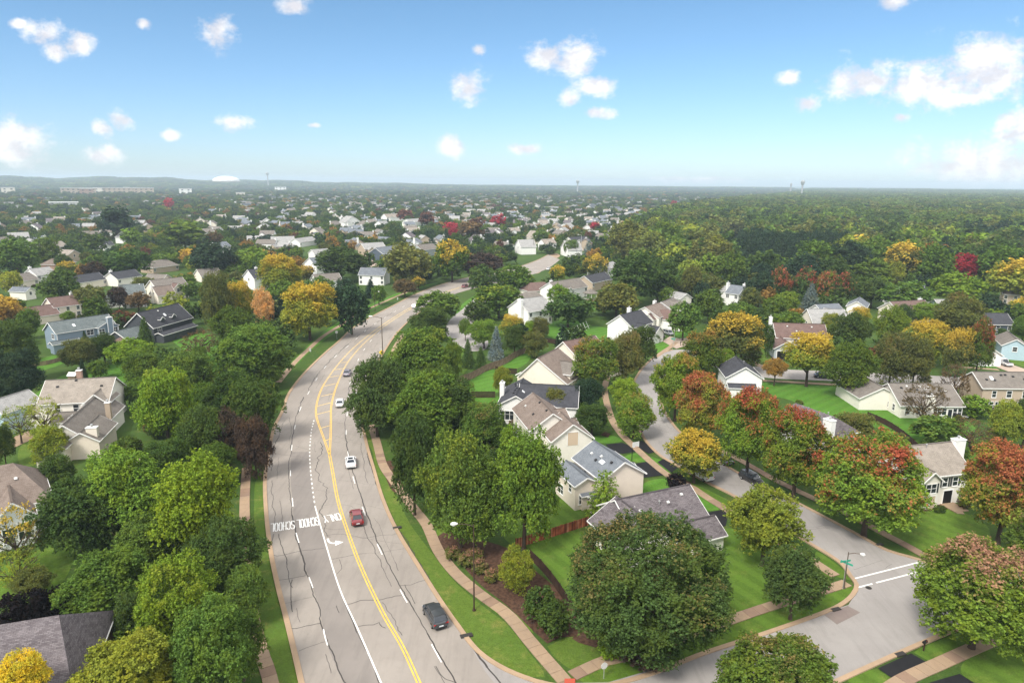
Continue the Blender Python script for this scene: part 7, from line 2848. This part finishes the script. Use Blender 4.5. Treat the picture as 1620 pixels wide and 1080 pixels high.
# basketball hoop
b_, hh_ = height_at(999.5, 728, 1001, 705)
root = empty('basketball_hoop', b_, math.radians(25))
tag(root, 'basketball hoop with a white-edged board beside the sidewalk', 'basketball hoop')
m = MB()
m.tube([(0, 0, 0), (0, 0, 2.6), (.35, -.35, 3.0)], [.07, .07, .06], 8)
m.build('pole', M['black_metal'], root)
m = MB()
m.box(-.35, -.50, 2.75, 1.1, -.45, 2.82)
m.box(-.35, -.50, 3.68, 1.1, -.45, 3.75)
m.box(-.35, -.50, 2.82, -.28, -.45, 3.68)
m.box(1.03, -.50, 2.82, 1.1, -.45, 3.68)
m.box(.15, -.505, 2.95, .6, -.46, 3.0)
m.box(.15, -.505, 3.3, .6, -.46, 3.35)
m.build('board_frame', M['white'], root)
m = MB()
m.box(-.28, -.485, 2.82, 1.03, -.465, 3.68)
m.build('backboard', M['head'], root)
m = MB()
ring = [(.375 + .23 * math.cos(a), -.75 + .23 * math.sin(a), 2.95) for a in [k * math.pi / 8 for k in range(17)]]
m.tube(ring, [.015] * 17, 5, caps=False)
m.build('rim', M['red_pad'], root)
# manholes and drains
def disc(name, px, py, r, mat, label, z=.082, n=20, sq=False):
    b = P(px, py)
    m = MB()
    if sq:
        m.box(-r * 1.4, -r * .6, 0, r * 1.4, r * .6, z + .005)
    else:
        m.tube([(0, 0, 0), (0, 0, z + .005)], [r, r], n)
    o = m.build(name, M[mat])
    o.location = b
    o.rotation_euler = (0, 0, .35 if sq else 0)
    tag(o, label, 'manhole cover' if not sq else 'drain grate')


disc('manhole_cover', 1374, 930, .38, 'iron', 'round black manhole cover beyond the stop lines')
disc('drain_grate', 1322, 964.5, .45, 'iron', 'rusty drain grate at the kerb by the brown asphalt patch', z=.175, sq=True)
disc('drain_grate', 738, 1006, .5, 'iron', 'kerb drain on the main road behind the charcoal hatchback', z=.175, sq=True)
disc('drain_grate', 628.5, 835, .45, 'iron', 'kerb drain at the right edge near the red car', z=.175, sq=True)
disc('drain_grate', 1424, 1035.5, .45, 'iron', 'kerb drain at the corner of the lower right black drive', z=.175, sq=True)
disc('drain_grate', 1391, 862, .4, 'iron', 'kerb drain on the far side of the winding street', z=.175, sq=True)


# ================================================================== fences
def fence(px, hgt, mat, label, panel=2.4, gap=.02, board=.14, name='wooden_fence', bend=None):
    line = smooth_line(gpts(px), .4)
    n = max(1, int(length(line) / panel))
    pts = resample(line, n + 1)
    root = empty(name, pts[0])
    tag(root, label, 'fence')
    for i in range(n):
        a, c = pts[i] - pts[0], pts[i + 1] - pts[0]
        d = (c - a)
        L_ = d.length
        ang = math.atan2(d.y, d.x)
        m = MB()
        k = int(L_ / board)
        for j in range(k):
            x0 = .06 + (L_ - .12) * j / k
            m.box(x0 + gap / 2, -.012 + random.uniform(-.006, .006), .05, x0 + (L_ - .12) / k - gap / 2, .012, hgt + random.uniform(-.03, .03), mi=random.choice([0, 0, 1, 2]) if mat == 'red_fence' else 0)
        m.box(.05, .015, hgt * .25, L_ - .05, .05, hgt * .25 + .08)
        m.box(.05, .015, hgt * .8, L_ - .05, .05, hgt * .8 + .08)
        o = m.build('board_panel', [M['red_fence'], M['red_fence_b'], M['red_fence_c']] if mat == 'red_fence' else M[mat], root)
        o.location, o.rotation_euler = a, (0, 0, ang)
        m = MB()
        m.box(-.05, -.05, 0, .05, .05, hgt + .12)
        o = m.build('post', M[mat], root)
        o.location, o.rotation_euler = a, (0, 0, ang)


fence([(816, 867), (850, 857), (890, 844), (931, 831)], 1.5, 'red_fence', 'reddish cedar board fence behind the corner lawn')
fence([(838, 884), (860, 906), (880, 932), (900, 962)], 1.5, 'dark_fence', 'dark board fence between the mulch bed and the corner lawn')
fence([(722, 608), (745, 600), (772, 586), (795, 578), (815, 566), (832, 558)], 1.9, 'grey_fence', 'curving weathered wooden fence below the silver-blue spruce')
fence([(784, 588), (800, 591), (818, 592)], 1.6, 'dark_fence', 'dark board fence between the two bright back lawns')
fence([(740, 629), (760, 629), (784, 629)], 1.6, 'dark_fence', 'dark fence along the bottom of the larger bright back lawn')
fence([(860, 541), (885, 545), (908, 550)], 1.5, 'dark_fence', 'dark fence below the lawn of the big white house')
fence([(1372, 660), (1400, 672), (1430, 692), (1452, 712)], 1.3, 'dark_fence', 'dark low fence crossing the right-hand lawns')
fence([(1515, 716), (1560, 714), (1615, 712)], 1.2, 'dark_fence', 'dark low fence behind the shuttered white house')
fence([(40, 582), (75, 577), (100, 570)], 1.2, 'grey_fence', 'low weathered fence across the lawn under the blue house')
# pale upright posts behind the mauve-brown roof (garden frame)
root = empty('garden_frame', P(905, 536), 0)
tag(root, 'row of slanting pale posts behind the mauve-brown roof', 'garden frame')
a_, c_ = P(888, 541) - P(905, 536), P(932, 520) - P(905, 536)
for k in range(10):
    t = k / 9
    q = a_.lerp(c_, t)
    m = MB()
    m.bar((q.x, q.y, 0), (q.x - 1.2, q.y + .3, 2.7), .14)
    m.build('post', M['sign_back'], root)
m = MB()
m.bar((a_.x, a_.y, 1.2), (c_.x, c_.y, 1.2), .1)
m.build('rail', M['sign_back'], root)


def gazebo(px, py, r, hgt, roof, label, wallm='white'):
    b = P(px, py)
    root = empty('gazebo', b)
    tag(root, label, 'gazebo')
    n = 8
    m = MB()
    ring = [(r * 1.15 * math.cos(2 * math.pi * k / n), r * 1.15 * math.sin(2 * math.pi * k / n), hgt) for k in range(n)]
    for k in range(n):
        q = [ring[k], ring[(k + 1) % n], (0, 0, hgt + r * .55)]
        m.poly(q, autouv(q))
        m.poly([(x, y, z - .12) for x, y, z in q][::-1])
    m.build('roof', ROOF[roof], root)
    for k in range(n):
        m = MB()
        m.box(-.08, -.08, 0, .08, .08, hgt)
        o = m.build('post', M[wallm], root)
        o.location = (r * math.cos(2 * math.pi * k / n), r * math.sin(2 * math.pi * k / n), 0)
    m = MB()
    m.tube([(0, 0, 0), (0, 0, .3)], [r * 1.05, r * 1.05], 8)
    m.build('floor', M['walk'], root)
    m = MB()
    for k in range(n):
        a = 2 * math.pi * (k + .5) / n
        x0, y0 = r * math.cos(2 * math.pi * k / n), r * math.sin(2 * math.pi * k / n)
        x1, y1 = r * math.cos(2 * math.pi * (k + 1) / n), r * math.sin(2 * math.pi * (k + 1) / n)
        m.bar((x0, y0, .95), (x1, y1, .95), .07)
        m.bar((x0, y0, .5), (x1, y1, .5), .05)
    m.build('railing', M[wallm], root)


gazebo(193, 552, 2.6, 2.3, 'rbrown', 'small red-brown roofed gazebo right of the blue house')
gazebo(934, 475, 3.2, 3.4, 'taupe_d', 'gazebo-like porch with white posts right of the white chimneyed house')
# play frame left, grill and furniture
root = empty('play_house', P(118, 607))
tag(root, 'small grey play house on the lawn beside the narrow arborvitae', 'play house')
m = MB()
m.box(-.9, -.9, 1.2, .9, .9, 2.3)
m.build('cabin', M['grey_fence'], root)
m = MB()
m.poly([(-1.1, -1.1, 2.3), (1.1, -1.1, 2.3), (1.1, 0, 3.1), (-1.1, 0, 3.1)])
m.poly([(1.1, 1.1, 2.3), (-1.1, 1.1, 2.3), (-1.1, 0, 3.1), (1.1, 0, 3.1)])
m.build('roof', M['sign_back'], root)
for x in (-.8, .8):
    for y in (-.8, .8):
        m = MB()
        m.box(x - .06, y - .06, 0, x + .06, y + .06, 1.2)
        m.build('leg', M['grey_fence'], root)
root = empty('barbecue_grill', P(1513, 663))
tag(root, 'black covered grill and chairs at the corner of the low white house', 'grill')
m = MB()
m.box(-.7, -.4, 0, .7, .4, .85)
m.build('cart', M['black_metal'], root)
m = MB()
m.tube([(-.5, 0, .95), (.5, 0, .95)], [.38, .38], 10)
m.build('lid', M['black_metal'], root)
m = MB()
m.tube([(1.6, -.2, .02), (1.6, -.2, .7), (1.6, -.2, .74)], [.06, .05, .75], 12)
m.build('table', M['galv'], root)
root = empty('patio_umbrella', P(884, 765))
tag(root, 'cream patio umbrella left of the cream-gabled house', 'umbrella')
m = MB()
n = 10
for k in range(n):
    a, c = 2 * math.pi * k / n, 2 * math.pi * (k + 1) / n
    m.poly([(2.2 * math.cos(a), 2.2 * math.sin(a), 2.25), (2.2 * math.cos(c), 2.2 * math.sin(c), 2.25), (0, 0, 3.0)])
m.build('canopy', M['walk'], root)
m = MB()
m.tube([(0, 0, 0), (0, 0, 3.0)], [.04, .03], 8)
m.build('pole', M['galv'], root)
# little things on the verges
for px, py, lab in ((491, 556, 'small pale marker post on the left verge'), (629, 474, 'small pale cabinet on the verge of the bend')):
    m = MB()
    m.box(-.2, -.2, 0, .2, .2, .9)
    m.box(-.24, -.24, .9, .24, .24, .98)
    o = m.build('utility_box', M['sign_back'])
    o.location = P(px, py)
    tag(o, lab, 'utility box')
m = MB()
m.tube([(0, 0, 0), (0, 0, .5), (0, 0, .62), (0, 0, .72)], [.12, .12, .15, .05], 10)
m.tube([(-.2, 0, .42), (.2, 0, .42)], [.06, .06], 8)
o = m.build('fire_hydrant', M['red_pad'])
o.location = P(716, 1012)
o.location = P(737, 1000)
tag(o, 'small rusty hydrant at the kerb behind the drain, near the charcoal car', 'fire hydrant')
bpy.data.objects.remove(o)

# ================================================================== labels of trees and far houses
LM = [(h.root['label'], *[(h.rect[0] + h.rect[2]) / 2, (h.rect[1] + h.rect[3]) / 2]) for h in HOUSES]
SHORT = [('the bottom-left mauve roof', 90, 1030), ('the big grey-shingled house', 140, 660), ('the blue house', 125, 530), ('the charcoal house', 270, 505), ('the far-left brown roof', 50, 760),
         ('the white house beside the purple tree', 205, 460), ('the red-brown-roofed peach house', 105, 485), ('the two broad white chimneys', 75, 428), ('the pale far-left drive', 190, 412),
         ('the tall white gable end', 392, 432), ('the grey-roofed gabled white house', 490, 418), ('the pale curved drive', 595, 415), ('the white house with slate roof by the drive', 585, 436),
         ('the golden-crowned tree', 488, 490), ('the pale orange tree', 417, 488), ('the big round tree by the left verge', 404, 558), ('the left kerb lettering', 428, 828), ('the lime columnar tree', 260, 640),
         ('the yellow diamond sign', 604, 556), ('the silver-blue spruce', 785, 540), ('the court street', 735, 515), ('the big white house with a broad chimney', 830, 500), ('the far white house with a tall chimney', 975, 420),
         ('the charcoal roof with sunroom', 830, 620), ('the louvred gable', 898, 690), ('the cream gable', 985, 760), ('the giant maple', 1025, 925), ('the corner lawn', 1200, 850), ('the cream house row', 860, 570),
         ('the white house at the street bend', 985, 510), ('the red-brown hipped wing', 1045, 490), ('the open garage', 1235, 550), ('the blue-grey gable roof', 1178, 590), ('the tall white chimney', 1300, 650),
         ('the golden street tree', 1280, 560), ('the low white house', 1475, 640), ('the tan house', 1590, 610), ('the shuttered white house', 1500, 740), ('the white pickup', 1587, 570), ('the dark blue house', 1580, 500),
         ('the crimson tree', 1520, 425), ('the three-skylight roof', 1450, 485), ('the long slate-grey roof', 1445, 460), ('the pale grey roofs', 1300, 500), ('the row of tall evergreens', 1250, 390),
         ('the slate roof in the right woods', 1156, 455), ('the field track', 1240, 422), ('the avenue lamp masts', 915, 395), ('the vivid crimson tree', 718, 369), ('the red car up the road', 735, 453),
         ('the beige house at the drive', 595, 390), ('the broad pale grey roof', 450, 380), ('the arena dome', 358, 283), ('the right water tower', 1270, 290), ('the central water tower', 914, 290),
         ('the long flat white hall', 96, 320), ('the brown roof above the dark woods', 626, 345), ('the yellow tree at the right edge', 1605, 440), ('the white parked car', 1110, 750), ('the lamp by the verge', 750, 900)]


def where(px, py, used, noun):
    ds = sorted(((px - x) ** 2 + ((py - y) * 1.6) ** 2, n, x, y) for n, x, y in SHORT)
    out = []
    for d2, n, x, y in ds[:8]:
        dx, dy = px - x, (py - y) * 1.6
        dist = math.sqrt(d2)
        if dist < 14:
            rel = 'right by'
        elif abs(dx) > 2.2 * abs(dy):
            rel = 'right of' if dx > 0 else 'left of'
        elif abs(dy) > 2.2 * abs(dx):
            rel = 'in front of' if dy > 0 else 'behind'
        else:
            rel = ('in front and ' if dy > 0 else 'behind and ') + ('right of' if dx > 0 else 'left of')
        near_ = '' if dist < 14 else 'just ' if dist < 45 else 'well ' if dist > 120 else ''
        out.append((near_ + rel + ' ' + n, rel + ' ' + n))
    return out


used_labels = {o['label'] for o in bpy.data.objects if 'label' in o}
SIZEW = lambda t: 'low' if t['V'] < 2.2 else 'small' if t['R'] < 2.6 else 'big' if t['R'] > 6.4 else 'medium'
TURNW = {'red': 'red-tinged', 'reds': 'mostly red', 'orange': 'orange-tinged', 'yellow': 'yellow-topped', 'bronze': 'bronze-tinged', 'pink': 'rose-tinged', 'lime': 'lime-tipped'}
for t in sorted(TREES, key=lambda t: t['px'][2]):
    root = t['root']
    if t['label'] == 'H':
        root['label'] = 'near-black bush in the hedge above the mauve-grey roof'
        root['group'] = 'bushes of the black hedge'
        continue
    if t['label'] == 'F':
        root['label'] = 'tall dark evergreen in the close row before the right woods'
        root['group'] = 'row of tall evergreens'
        continue
    root['group'] = 'shrubs around the yards' if t['kind'] == 'bush' else 'trees of the suburb'
    if t['label']:
        root['label'] = t['label']
        continue
    noun = 'bush' if t['kind'] == 'bush' else 'spruce' if 'spruce' in t['kind'] else 'tree'
    base = NAMES[t['col']] + ' ' + noun
    if t['turn']:
        base = TURNW[t['turn']] + ' ' + base
    opts = []
    wh = where(t['px'][0], t['px'][1], used_labels, noun)
    for k in range(5):
        opts.append(base + ' ' + wh[k][0])
        opts.append(SIZEW(t) + ' ' + base + ' ' + wh[k][0])
    for k in range(3):
        for m in range(k + 1, 5):
            opts.append(SIZEW(t) + ' ' + base + ' ' + wh[k][1] + ', ' + wh[m][1])
    for o_ in opts:
        if o_ not in used_labels and 4 <= len(o_.replace('-', ' ').split()) <= 18 and len(o_.split()) <= 16:
            break
    root['label'] = o_
    used_labels.add(o_)
WN = {'white': 'white', 'offwhite': 'off-white', 'grey': 'pale grey', 'cream': 'cream', 'tan': 'tan'}
RN = {'lgrey': 'light grey', 'taupe': 'taupe', 'grey': 'slate grey', 'taupe_d': 'dark taupe', 'brown': 'brown', 'mauve': 'mauve-grey'}
for root, (wl, rf), x, y in FARH:
    wh = where(x, y, used_labels, 'house')
    base = 'small ' + WN[wl] + ' house with ' + RN[rf] + ' roof'
    opts = [base + ' ' + wh[k][0] for k in range(5)] + [base + ' ' + wh[k][1] + ', ' + wh[m][1] for k in range(2) for m in range(k + 1, 4)]
    opts += ['distant ' + o_[6:] for o_ in opts] + ['far-off ' + o_[6:] for o_ in opts]
    for o_ in opts:
        if o_ not in used_labels and len(o_.split()) <= 16:
            break
    root['label'] = o_
    used_labels.add(o_)

# ================================================================== haze
hz = MB()
hz.box(-7900, -100, -1.0, 7900, 11500, 112)
hm = bpy.data.materials.new('haze')
hm.use_nodes = True
ht = NT(hm.node_tree)
ht.n.clear()
ho = ht.node('ShaderNodeOutputMaterial')
pv_ = ht.node('ShaderNodeVolumePrincipled')
pv_.inputs['Color'].default_value = (0.70, 0.86, 1.0, 1)
pv_.inputs['Density'].default_value = 0.00014
pv_.inputs['Anisotropy'].default_value = 0.1
ht.l.new(pv_.outputs[0], ho.inputs['Volume'])
hm.cycles.homogeneous_volume = True
haze = hz.build('haze', hm)
tag(haze, kind='stuff')
haze['label'] = 'thin pale haze over the suburb'
